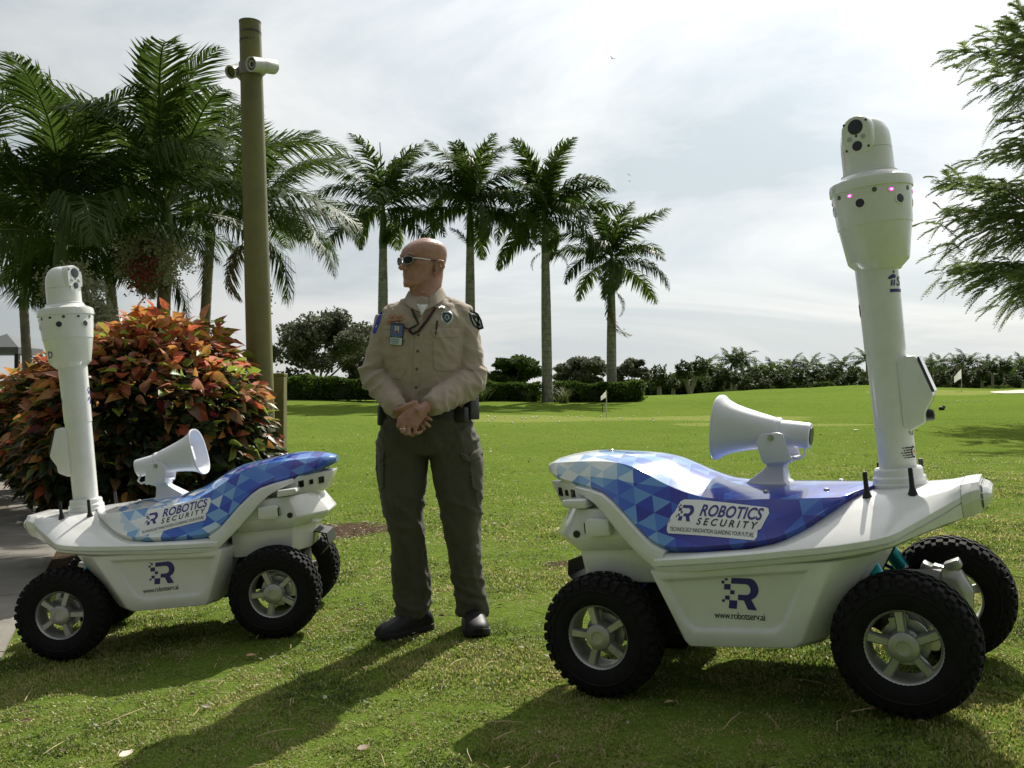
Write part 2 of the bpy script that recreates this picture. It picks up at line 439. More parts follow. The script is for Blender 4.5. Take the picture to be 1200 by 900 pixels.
# ---- turf blades
def build_grass():
    rng = np.random.default_rng(5)
    XS, YS, SC = [], [], []
    for y0, y1, dens, sc in ((2.2, 3.2, 25000, 1.0), (3.2, 4.5, 16500, 1.15), (4.5, 6.0, 8500, 1.35), (6.0, 7.5, 3300, 1.7), (7.5, 9, 1500, 1.9), (9, 11, 700, 2.1), (11, 13.5, 330, 2.3), (13.5, 17, 130, 2.6), (17, 22, 40, 3.0)):
        w = lambda y: 0.58 * y + 0.25
        area = (w(y0) + w(y1)) * (y1 - y0); n = int(area * dens)
        y = rng.uniform(y0, y1, n); x = rng.uniform(-1, 1, n) * w(y)
        XS.append(x); YS.append(y); SC.append(np.full(n, sc))
    x = np.concatenate(XS); y = np.concatenate(YS); sc = np.concatenate(SC)
    nz = np.array([mnoise.fractal(Vector((a * 2.4, b * 2.4, 3.0)), 1.0, 2.0, 4) for a, b in zip(x, y)])
    nz2 = np.array([mnoise.noise(Vector((a * 11, b * 11, 9.0))) for a, b in zip(x, y)])
    keep = (x > path_edge(y) + 0.02 + 0.06 * nz2) & (rng.random(len(x)) > np.clip(bare_mask(x, y) * 1.15 - .1 + .45 * nz2, 0, 1)) & (rng.random(len(x)) < 0.84 + .9 * nz2)
    x, y, sc, nz, nz2 = x[keep], y[keep], sc[keep], nz[keep], nz2[keep]
    n = len(x)
    z = gz(x, y) - 0.004
    h = (0.008 + 0.007 * rng.random(n) + 0.007 * np.clip(nz2, -1, 1)) * np.minimum(sc, 1.5) ** .5
    h = np.maximum(h, .006)
    wd = 0.0021 * sc * (0.8 + .5 * rng.random(n))
    a = rng.uniform(0, 2 * PI, n); lean = rng.uniform(.25, 1.25, n)
    dx, dy = np.cos(a), np.sin(a); b = a + PI / 2 + rng.uniform(-.5, .5, n); sx, sy = np.cos(b) * wd, np.sin(b) * wd
    base = np.stack([x, y, z], 1)
    side = np.stack([sx, sy, 0 * x], 1)
    midp = base + np.stack([dx * h * lean * .35, dy * h * lean * .35, h * .65], 1)
    tip = base + np.stack([dx * h * lean, dy * h * lean, h * (1.0 - .25 * lean * .5)], 1)
    V = np.stack([base - side, base + side, midp + side * .8, tip, midp - side * .8], 1).reshape(-1, 3)
    i = np.arange(n)[:, None] * 5
    F4 = i + np.array([[0, 1, 2, 4]]); F3 = i + np.array([[4, 2, 3]])
    tint = np.clip(.47 + .62 * nz + .20 * rng.standard_normal(n), 0, 1)
    straw = rng.random(n) < (.05 + .12 * np.clip(nz, 0, 1))
    tint = np.where(straw, 1.0, np.minimum(tint, .86))
    m = bpy.data.materials.new('grass_blade'); m.use_nodes = True
    nt = m.node_tree; bs = nt.nodes['Principled BSDF']; out = nt.nodes['Material Output']
    bs.inputs['Roughness'].default_value = .42; bs.inputs['Specular IOR Level'].default_value = .45
    at_ = nt.nodes.new('ShaderNodeAttribute'); at_.attribute_name = 'tint'
    r = nt.nodes.new('ShaderNodeValToRGB'); nt.links.new(at_.outputs['Fac'], r.inputs[0])
    st = [(0, (.060, .095, .015)), (.25, (.145, .195, .032)), (.48, (.26, .295, .062)), (.84, (.42, .38, .14)), (1.0, (.60, .50, .29))]
    while len(r.color_ramp.elements) < len(st): r.color_ramp.elements.new(.5)
    for e, (p_, c_) in zip(r.color_ramp.elements, st): e.position = p_; e.color = (*c_, 1)
    nt.links.new(r.outputs[0], bs.inputs['Base Color'])
    tr = nt.nodes.new('ShaderNodeBsdfTranslucent'); nt.links.new(r.outputs[0], tr.inputs['Color'])
    ms = nt.nodes.new('ShaderNodeMixShader'); ms.inputs[0].default_value = .5
    nt.links.new(bs.outputs[0], ms.inputs[1]); nt.links.new(tr.outputs[0], ms.inputs[2]); nt.links.new(ms.outputs[0], out.inputs['Surface'])
    # one triangle fan as two triangles + tip, kept as triangles
    T = np.concatenate([F4[:, [0, 1, 2]], F4[:, [0, 2, 3]], F3])
    me = np_mesh('grass', V, T, m, attr={'tint': np.repeat(tint, 5)})
    o = link('grass', me); tag(o, 'short mown lawn grass growing over the foreground', 'grass', kind='stuff')
build_grass()

# ---- litter: pine needles, dry clippings
def build_litter():
    rng = np.random.default_rng(8)
    mb = MB()
    for k in range(420):
        y = rng.uniform(2.3, 8); x = rng.uniform(-.56, .56) * y
        if x < path_edge(y) + .1: continue
        L = rng.uniform(.03, .13) * (1 if rng.random() < .8 else 1.4); a = rng.uniform(0, PI); z = gzf(x, y) + .018
        p0 = Vector((x - math.cos(a) * L / 2, y - math.sin(a) * L / 2, z)); p1 = Vector((x + math.cos(a) * L / 2, y + math.sin(a) * L / 2, z + rng.uniform(-.005, .012)))
        pm = (p0 + p1) / 2 + Vector((rng.uniform(-.01, .01), rng.uniform(-.01, .01), .006))
        mb.tube([p0, pm, p1], [.0012, .0015, .0008], 3, 0 if rng.random() < .7 else 1)
    for k in range(330):
        y = rng.uniform(9, 27); x = rng.uniform(-.40, .56) * y
        if x < path_edge(y) + .5: continue
        s = rng.uniform(.012, .034); z = gzf(x, y) + .012; M = Matrix.Rotation(rng.uniform(0, 2 * PI), 3, 'Z') @ Matrix.Rotation(rng.uniform(-.6, .6), 3, 'X')
        mb.add([Vector((x, y, z)) + M @ Vector(q) for q in ((-s, 0, 0), (0, -s * .5, .004), (s * 1.3, 0, .010), (0, s * .5, .012))], [(0, 1, 2), (0, 2, 3)], 1 if rng.random() < .8 else 2)
    for k in range(950):
        y = rng.uniform(2.5, 11); x = rng.uniform(-.56, .56) * y
        if rng.random() < .55: x = -1.35 + rng.normal() * .6; y = 7.2 + rng.normal() * .5
        if x < path_edge(y) + .1: continue
        s = rng.uniform(.006, .02); z = gzf(x, y) + .014
        M = Matrix.Rotation(rng.uniform(0, 2 * PI), 3, 'Z') @ Matrix.Rotation(rng.uniform(-.6, .6), 3, 'X')
        vs = [Vector((x, y, z)) + M @ Vector(q) for q in ((-s, 0, 0), (0, -s * .5, .004), (s * 1.3, 0, .002), (0, s * .5, .005))]
        mb.add(vs, [(0, 1, 2), (0, 2, 3)], rng.integers(0, 3))
    o = mb.build('lawn_litter', [mat('straw', (.42, .31, .17), .8), mat('dry_leaf_bit', (.16, .10, .06), .8), mat('pale_chip', (.38, .33, .26), .8)], fix=False)
    tag(o, 'scattered pine needles and dry leaf bits on the lawn', 'litter', kind='stuff')
build_litter()

# ---- a few leaves large enough to point at
def fallen_leaf(x, y, s, a, col, label):
    mb = MB(); z = gzf(x, y) + .022
    M = Matrix.Rotation(a, 3, 'Z') @ Matrix.Rotation(.25, 3, 'X')
    prof = [(-1, 0), (-.6, .33), (-.1, .45), (.4, .32), (1, 0)]
    vs, fs = [], []
    for t, w in prof: vs += [M @ Vector((t * s, -w * s, .25 * s * abs(w))) , M @ Vector((t * s, 0, -.02 * s + .12 * s * t * t)), M @ Vector((t * s, w * s, .3 * s * abs(w)))]
    for i in range(4): fs += [(i * 3, i * 3 + 3, i * 3 + 4, i * 3 + 1), (i * 3 + 1, i * 3 + 4, i * 3 + 5, i * 3 + 2)]
    mb.add(vs, fs)
    o = mb.build('fallen_leaf', mat('leaf_' + col, {'tan': (.48, .30, .16), 'pale': (.55, .45, .36), 'brown': (.20, .12, .07)}[col], .6), fix=False)
    o.location = (x, y, z); tag(o, label, 'fallen leaf', 'fallen leaves on the lawn')
def ground_at(px, py):
    v = ray(px, py); lo, hi = 1.0, 200.0
    for _ in range(60):
        m_ = (lo + hi) / 2
        p = v * m_
        if CAMZ + p.z > gzf(p.x, p.y): lo = m_
        else: hi = m_
    p = v * lo
    return p.x, p.y
for px, py, s, a, c, l in ((294, 774, .022, .4, 'tan', 'tan curled leaf on the grass below the rear wheel of the small robot'),
                           (148, 892, .03, 1.2, 'pale', 'pale curled leaf on the sunlit grass at the bottom left'),
                           (657, 623, .03, .2, 'tan', 'tan leaf on the lawn behind the rear wheel of the large robot'),
                           (1172, 780, .02, 2.0, 'brown', 'brown leaf on the grass beside the front wheels of the large robot'),
                           (426, 885, .025, .8, 'brown', 'small brown leaf on the sunlit grass at the bottom centre'),
                           (1003, 505, .05, .1, 'pale', 'pale scrap of leaf on the lawn behind the megaphone')):
    x, y = ground_at(px, py); fallen_leaf(x, y, s, a, c, l)

# ---- path of concrete slabs
def build_path():
    base = MB()
    conc = mat('path_concrete', (.27, .25, .215), .9, noise=(2.2, (.16, .15, .13), .35, .7, 8), bump=(55, .35, .01), spec=.2)
    grout = mat('path_joint', (.10, .085, .06), .95)
    
    L = 1.55; W = 1.75
    def cpt(s_):
        y = 1.5 + s_ * .9; x = float(path_edge(y)); x2 = float(path_edge(y + .4)); x1 = float(path_edge(y - .4)); d = Vector((x2 - x1, .8, 0)).normalized()
        return Vector((x, y, 0)), Vector((-d.y, d.x, 0))
    # bed
    rings = []
    for k in range(60):
        c, nrm = cpt(k * .6)
        rings.append([Vector((q.x, q.y, gzf(q.x, q.y) + dz)) for q, dz in ((c, -.05), (c, .008), (c + nrm * W, .008), (c + nrm * W, -.05))])
    mb = MB(); mb.loft(rings); bed = mb.build('path', grout); tag(bed, kind='structure')
    for k in range(20):
        a, b = k * L + .008, (k + 1) * L - .008
        sl = MB(); nseg = 4; rr = []
        for j in range(nseg + 1):
            c, nrm = cpt(a + (b - a) * j / nseg)
            row = []
            for t, dz in ((.0, -.02), (.0, .014), (.012, .020), (.5, .020), (.988, .020), (1.0, .014), (1.0, -.02)):
                q = c + nrm * (W * t + (.0 if t else -.02)); row.append(Vector((q.x, q.y, gzf(q.x, q.y) + dz - (.006 if j in (0, nseg) else 0))))
            rr.append(row)
        sl.loft(rr); sl.build('slab', conc, bed)
build_path()
# ================================================================== security robots
WHITE = mat('robot_white', (.80, .80, .78), .22, coat=.6, bump=(9, .03, .01), noise=(14, (.73, .73, .70), .45, .8))
SEAM = mat('panel_gap', (.03, .03, .03), .7)
BLACKP = mat('black_plastic', (.012, .012, .013), .45)
RUBBER = mat('tyre_rubber', (.009, .009, .0095), .8, spec=.22, noise=(30, (.016, .0155, .0145), .4, .75), bump=(120, .15, .002))
ALLOY = mat('wheel_alloy', (.50, .50, .48), .42, metal=.75, noise=(22, (.36, .35, .32), .45, .8))
CAST = mat('cast_metal', (.55, .55, .54), .38, metal=.7, noise=(20, (.4, .4, .4), .4, .8))
TEAL = mat('shock_teal', (.02, .30, .36), .25, metal=.6)
BLUEHOSE = mat('hose_blue', (.02, .06, .30), .4)
LENS = mat('lens_glass', (.006, .006, .008), .06, coat=1.0)
SHELLGREY = mat('horn_white', (.74, .74, .79), .35, coat=.2)
STEEL = mat('bolt_steel', (.45, .44, .42), .3, metal=1.0)
INDIGO = mat('print_indigo', (.035, .022, .20), .4)
PRINTBLK = mat('print_black', (.015, .015, .018), .5)
STICKW = mat('sticker_white', (.80, .80, .78), .4)
PINK = mat('led_magenta', (.6, .05, .5), .3, emit=((1.0, .03, .62), 1.7))
LEDDARK = mat('led_dark', (.02, .015, .018), .15)
GLASSB = mat('tinted_window', (.01, .01, .012), .08, coat=1.0)

def wrap_material(name, light_end):
    """printed triangles; light_end = +1 pale towards the nose, -1 pale towards the tail.  UV: u = x (m), v = girth (m)"""
    m = bpy.data.materials.new(name); m.use_nodes = True
    nt = m.node_tree; b = nt.nodes['Principled BSDF']
    b.inputs['Roughness'].default_value = .16; b.inputs['Coat Weight'].default_value = .7; b.inputs['Coat Roughness'].default_value = .06
    uv = nt.nodes.new('ShaderNodeUVMap'); uv.uv_map = 'wrap'
    sp = nt.nodes.new('ShaderNodeSeparateXYZ'); nt.links.new(uv.outputs[0], sp.inputs[0])
    def M(op, a, b_=None):
        n = nt.nodes.new('ShaderNodeMath'); n.operation = op
        for i, x in enumerate((a, b_)):
            if x is None: continue
            if isinstance(x, (int, float)): n.inputs[i].default_value = x
            else: nt.links.new(x, n.inputs[i])
        return n.outputs[0]
    S = .064
    # rotate the lattice a little so its lines run like the print
    ca, sa = math.cos(R(12)), math.sin(R(12))
    u0, v0 = sp.outputs[0], sp.outputs[1]
    ur = M('ADD', M('MULTIPLY', u0, ca), M('MULTIPLY', v0, sa)); vr = M('SUBTRACT', M('MULTIPLY', v0, ca), M('MULTIPLY', u0, sa))
    # columns: triangles with one vertical side
    a = M('DIVIDE', ur, S * .866); c = M('SUBTRACT', M('DIVIDE', vr, S), M('MULTIPLY', a, .5))
    fa, fc = M('FLOOR', a), M('FLOOR', c)
    up = M('GREATER_THAN', M('ADD', M('SUBTRACT', a, fa), M('SUBTRACT', c, fc)), 1.0)
    cb = nt.nodes.new('ShaderNodeCombineXYZ'); nt.links.new(fa, cb.inputs[0]); nt.links.new(fc, cb.inputs[1]); nt.links.new(up, cb.inputs[2])
    wn = nt.nodes.new('ShaderNodeTexWhiteNoise'); nt.links.new(cb.outputs[0], wn.inputs['Vector'])
    # position of the cell decides how pale it may be (it is print)
    pos = nt.nodes.new('ShaderNodeMapRange'); nt.links.new(fa, pos.inputs['Value'])
    if light_end < 0:
        pos.inputs['From Min'].default_value = -9.4; pos.inputs['From Max'].default_value = -1.2
    else:
        pos.inputs['From Min'].default_value = 4.0; pos.inputs['From Max'].default_value = -9.0
    val = M('ADD', M('MULTIPLY', wn.outputs['Value'], .56), M('MULTIPLY', pos.outputs[0], .68 if light_end < 0 else .56))
    if light_end < 0:   # the seat-like top behind the horn gets paler triangles
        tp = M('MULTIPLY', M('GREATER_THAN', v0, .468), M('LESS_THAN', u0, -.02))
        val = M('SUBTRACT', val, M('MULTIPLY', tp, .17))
    r = nt.nodes.new('ShaderNodeValToRGB'); r.color_ramp.interpolation = 'CONSTANT'; nt.links.new(val, r.inputs[0])
    st = [(0, (.78, .80, .78)), (.26, (.48, .62, .74)), (.36, (.18, .38, .66)), (.46, (.11, .28, .60)), (.58, (.055, .175, .55)), (.70, (.022, .095, .50)), (.82, (.010, .036, .40)), (.93, (.012, .016, .30))]
    while len(r.color_ramp.elements) < len(st): r.color_ramp.elements.new(.5)
    for e, (p_, c_) in zip(r.color_ramp.elements, st): e.position = p_; e.color = (*c_, 1)
    nt.links.new(r.outputs[0], b.inputs['Base Color'])
    return m
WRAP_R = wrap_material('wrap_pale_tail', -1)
WRAP_L = wrap_material('wrap_pale_nose', 1)

# ---- wheel (meshes shared by all eight)
def wheel_meshes():
    RX = Matrix.Rotation(-PI / 2, 3, 'X')            # lathe axis z -> +y (outward)
    t = MB()
    prof = [(.104, -.052), (.116, -.060), (.140, -.066), (.165, -.064), (.182, -.056), (.189, -.044), (.191, -.02), (.191, .02), (.189, .044), (.182, .056), (.165, .064), (.140, .066), (.116, .060), (.104, .052)]
    t.lathe(prof, 56, 0, RX, caps=False)
    # inner side of the carcass
    t.lathe([(.104, .052), (.102, .0), (.104, -.052)], 56, 0, RX, caps=False)
    # raised ring on the sidewall
    for s in (1, -1):
        t.lathe([(.150, .0655 * s), (.153, .0685 * s), (.157, .0665 * s)], 56, 0, RX, caps=False)
    rnd = random.Random(2); n = 34
    for k in range(n):
        for row, (w0, w1, off) in enumerate(((-.060, -.038, 0), (-.030, -.011, .5), (-.009, .009, 0.0), (.011, .030, .5), (.038, .060, 0))):
            a = 2 * PI * (k + off + rnd.uniform(-.06, .06)) / n
            ro = .2005 if row in (1, 2, 3) else .199
            dw = .30 if row in (1, 2, 3) else .33
            vs = []
            for (rr, ex) in ((.186, 1.0), (ro, .82)):
                for (sa, ww) in ((-1, w0), (1, w0), (1, w1), (-1, w1)):
                    skew = .12 * (1 if row % 2 else -1) * (1 if ww == w1 else -1) if row in (1, 2, 3) else 0
                    aa = a + (sa * dw * ex + skew) * 2 * PI / n
                    wm = (w0 + w1) / 2; wx = wm + (ww - wm) * (ex + .1)
                    rr2 = rr - (.006 if abs(wx) > .05 and rr > .19 else 0)
                    vs.append(Vector((rr2 * math.cos(aa), wx, rr2 * math.sin(aa))))
            t.add(vs, [(4, 5, 6, 7), (0, 1, 5, 4), (1, 2, 6, 5), (2, 3, 7, 6), (3, 0, 4, 7)], 0)
        # shoulder lugs running down the sidewall
        for s in (1, -1):
            a = 2 * PI * (k + (.0 if k % 2 else .08)) / n
            rlow = .166 if k % 2 else .174
            vs = []
            for (rr, w) in ((rlow, .0625), (.178, .059), (.194, .050)):
                for sa in (-1, 1):
                    for up in (0, .0055):
                        aa = a + sa * .26 * 2 * PI / n
                        vs.append(Vector((rr * math.cos(aa), s * (w + up), rr * math.sin(aa))))
            q = lambda i, j, u: i * 4 + j * 2 + u
            fs = []
            for i in (0, 1):
                fs += [(q(i, 0, 1), q(i, 1, 1), q(i + 1, 1, 1), q(i + 1, 0, 1)), (q(i, 0, 0), q(i, 0, 1), q(i + 1, 0, 1), q(i + 1, 0, 0)), (q(i, 1, 0), q(i, 1, 1), q(i + 1, 1, 1), q(i + 1, 1, 0))]
            fs.append((q(0, 0, 0), q(0, 1, 0), q(0, 1, 1), q(0, 0, 1)))
            t.add(vs, fs, 0)
    tyre = t.mesh('tyre', RUBBER, 32)
    r = MB()
    r.lathe([(.104, -.05), (.113, -.054), (.113, -.048), (.098, -.044), (.094, .030), (.099, .046), (.104, .052), (.112, .0565), (.1145, .052), (.109, .044), (.104, .044)], 48, 0, RX, caps=False)
    r.lathe([(.0, -.03), (.094, -.03), (.094, -.024), (0, -.024)], 24, 0, RX, caps=False) if False else None
    for k in range(5):
        a = R(100) + 2 * PI * k / 5
        M = Matrix.Rotation(-a, 3, 'Y')
        rings = []
        for rr, hw, y0, y1 in ((.028, .0135, .012, .045), (.06, .0125, .016, .0445), (.097, .0145, .020, .0435)):
            rings.append([M @ Vector((rr, y, z)) for y, z in ((y0, -hw), (y1 - .006, -hw), (y1, -hw * .7), (y1, hw * .7), (y1 - .006, hw), (y0, hw))])
        r.loft(rings)
    rim = r.mesh('rim', ALLOY, 35)
    c = MB()
    c.lathe([(.0, .01), (.044, .012), (.044, .046), (.041, .053), (.034, .056), (.022, .0585), (.0195, .0585), (.0185, .0555), (.012, .055), (0, .0552)], 36, 0, RX, caps=False)
    for k in range(5):
        a = 2 * PI * k / 5 + .6
        c.lathe([(.004, .04), (.004, .062 - .004), (0, .058)], 6, 0, Matrix.Translation(Vector((0.0, 0, 0))).to_3x3() @ RX, caps=False) if False else None
    cap = c.mesh('hub_cap', ALLOY, 30)
    b = MB()
    b.lathe([(0, -.02), (.066, -.02), (.066, -.012), (0, -.012)], 28, 0, RX, caps=False)
    b.box((0, -.02, .058), (.05, .022, .03))
    brake = b.mesh('brake_disc', CAST, 30)
    return tyre, rim, cap, brake
TYRE, RIM, CAP, BRAKE = wheel_meshes()

HOOD = [  # x, wl, zl, wr, zr, zc
 (-.738, .040, .536, .030, .549, .553), (-.725, .070, .530, .055, .553, .560), (-.70, .100, .518, .078, .556, .570), (-.64, .145, .494, .10, .557, .582), (-.56, .19, .478, .145, .559, .588), (-.48, .24, .467, .18, .558, .580),
 (-.43, .27, .455, .195, .556, .573), (-.39, .29, .430, .205, .550, .568), (-.34, .315, .385, .212, .536, .562), (-.29, .332, .335, .22, .510, .553), (-.25, .34, .297, .222, .485, .540),
 (-.215, .342, .279, .224, .466, .522), (-.17, .343, .274, .226, .446, .497), (-.10, .343, .274, .23, .424, .464), (0, .343, .28, .238, .412, .445), (.08, .343, .287, .24, .413, .439),
 (.15, .338, .298, .24, .411, .435), (.217, .297, .325, .234, .409, .431), (.26, .257, .353, .224, .407, .429), (.31, .208, .384, .198, .404, .427), (.355, .125, .402, .118, .415, .426), (.385, .03, .409, .028, .420, .4235)]
def hood_sec(x):
    H = np.array(HOOD); xs = H[:, 0]
    return [interp(xs, H[:, k], x) for k in range(1, 6)]
def hood_xs():
    base = [h[0] for h in HOOD]; xs = []
    for a, b in zip(base[:-1], base[1:]):
        n = max(1, int(round((b - a) / .022)))
        xs += [a + (b - a) * k / n for k in range(n)]
    return xs + [base[-1]]
def build_hood(root, wrapmat, white_front):
    xs = hood_xs(); secs = []
    for x in xs:
        # light smoothing of the station curves
        acc = np.zeros(5)
        for dx, w in ((-.025, .25), (0, .5), (.025, .25)): acc += w * np.array(hood_sec(min(max(x + dx, HOOD[0][0]), HOOD[-1][0])))
        if abs(x - .31) < .06 or x < -.66: acc = np.array(hood_sec(x))
        wl, zl, wr, zr, zc = acc
        ch = min(1.0, wl / .2); half = [(wl - .03 * ch, zl - .010), (wl - .013 * ch, zl - .004), (wl, zl + .013 * ch)]
        for t in (.25, .5, .78):
            bul = .006 * 4 * t * (1 - t)
            half.append((wl + (wr - wl) * t + bul, zl + (zr - zl) * t + bul * .7))
        half.append((wr + .001, zr + .001)); 
        for t in (.12, .28, .48, .7, .88):
            half.append((wr * (1 - t), zr + (zc - zr) * (1 - (1 - t) ** 2)))
        sec = [(-w, z) for w, z in half] + [(0, zc)] + [(w, z) for w, z in reversed(half)]
        secs.append(sec)
    vs = []; uvs = []; n = len(secs[0])
    for x, sec in zip(xs, secs):
        mid = n // 2
        for j, (w, z) in enumerate(sec):
            vs.append((x, w, z + .2))
            wl = abs(sec[2][0]); zl = sec[2][1]
            # girth measured from a straight line of height so that the print runs level
            g = 0.0; jj = j if j <= mid else n - 1 - j
            for k in range(2, jj): g += math.hypot(sec[k + 1][0] - sec[k][0], sec[k + 1][1] - sec[k][1])
            if jj < 2: g = -.012
            uvs.append((x, zl * .9 + g))
    fs = []; mi = []
    for i in range(len(xs) - 1):
        for j in range(n - 1):
            fs.append((i * n + j, i * n + j + 1, (i + 1) * n + j + 1, (i + 1) * n + j))
            xm = (xs[i] + xs[i + 1]) / 2; jj = j if j < n // 2 else n - 2 - j
            lim = .235 - .02 * max(0, 6 - jj)
            mi.append(1 if (white_front and xm > lim) else 0)
    fs.append(tuple(range(n))); mi.append(0); fs.append(tuple((len(xs) - 1) * n + j for j in range(n))); mi.append(0 if not white_front else 1)
    me = bpy.data.meshes.new('hood'); me.from_pydata(vs, [], fs)
    me.materials.append(wrapmat); me.materials.append(WHITE)
    me.polygons.foreach_set('material_index', mi)
    uvl = me.uv_layers.new(name='wrap')
    for l in me.loops: uvl.data[l.index].uv = uvs[l.vertex_index]
    bm = bmesh.new(); bm.from_mesh(me); bmesh.ops.recalc_face_normals(bm, faces=bm.faces); bm.to_mesh(me); bm.free()
    me.polygons.foreach_set('use_smooth', [True] * len(me.polygons)); me.set_sharp_from_angle(angle=R(19)); me.update()
    return link('hood', me, root)

DECK = [ # x, we, zlow, zseam, ze, w1, z1, zc
 (-.245, .350, .203, .228, .250, .325, .266, .266), (-.1, .362, .210, .236, .258, .33, .268, .268), (.06, .364, .224, .245, .268, .33, .276, .276), (.13, .364, .230, .251, .274, .31, .290, .30), (.2, .364, .236, .257, .280, .27, .322, .37),
 (.26, .364, .241, .262, .285, .225, .352, .395), (.31, .362, .247, .267, .290, .185, .380, .405), (.36, .360, .254, .273, .296, .165, .392, .410), (.42, .349, .263, .281, .303, .155, .398, .412), (.455, .335, .270, .287, .310, .15, .401, .414), (.478, .314, .277, .295, .317, .15, .403, .4145),
 (.50, .289, .284, .305, .327, .145, .404, .415), (.54, .247, .296, .322, .345, .138, .406, .416), (.59, .195, .309, .345, .368, .13, .409, .417), (.634, .149, .319, .368, .389, .119, .416, .418)]
def build_deck(root):
    H = np.array(DECK); xs = np.concatenate([np.linspace(H[i, 0], H[i + 1, 0], 3)[:-1] for i in range(len(H) - 1)] + [[H[-1, 0]]])
    rings = []
    for x in xs:
        we, zl, zs, ze, w1, z1, zc = [interp(H[:, 0], H[:, k], x) for k in range(1, 8)]
        half = [(0, zl - .002), (we - .10, zl - .002), (we - .016, zl), (we - .003, zl + .006), (we + .001, zs - .0028), (we - .006, zs - .0016), (we - .006, zs + .0016), (we + .002, zs + .0028), (we + .001, ze - .0035), (we - .003, ze)]
        for t in (.33, .66): half.append(((we - .005) + (w1 - we + .005) * t, ze + (z1 - ze) * t + .004 * 4 * t * (1 - t)))
        half += [(w1, z1), (w1 * .5, z1 + (zc - z1) * .72)]
        rings.append([Vector((x, -w, z)) for w, z in half] + [Vector((x, 0, zc))] + [Vector((x, w, z)) for w, z in reversed(half[1:])])
    mb = MB(.2); mb.loft(rings)
    return mb.build('deck', WHITE, root, smooth=28)

def two_sided(mb, pts, faces, mi=0):
    """pts (x,w,z): built on both sides"""
    for s in (1, -1): mb.add([(p[0], s * p[1], p[2]) for p in pts], faces, mi)

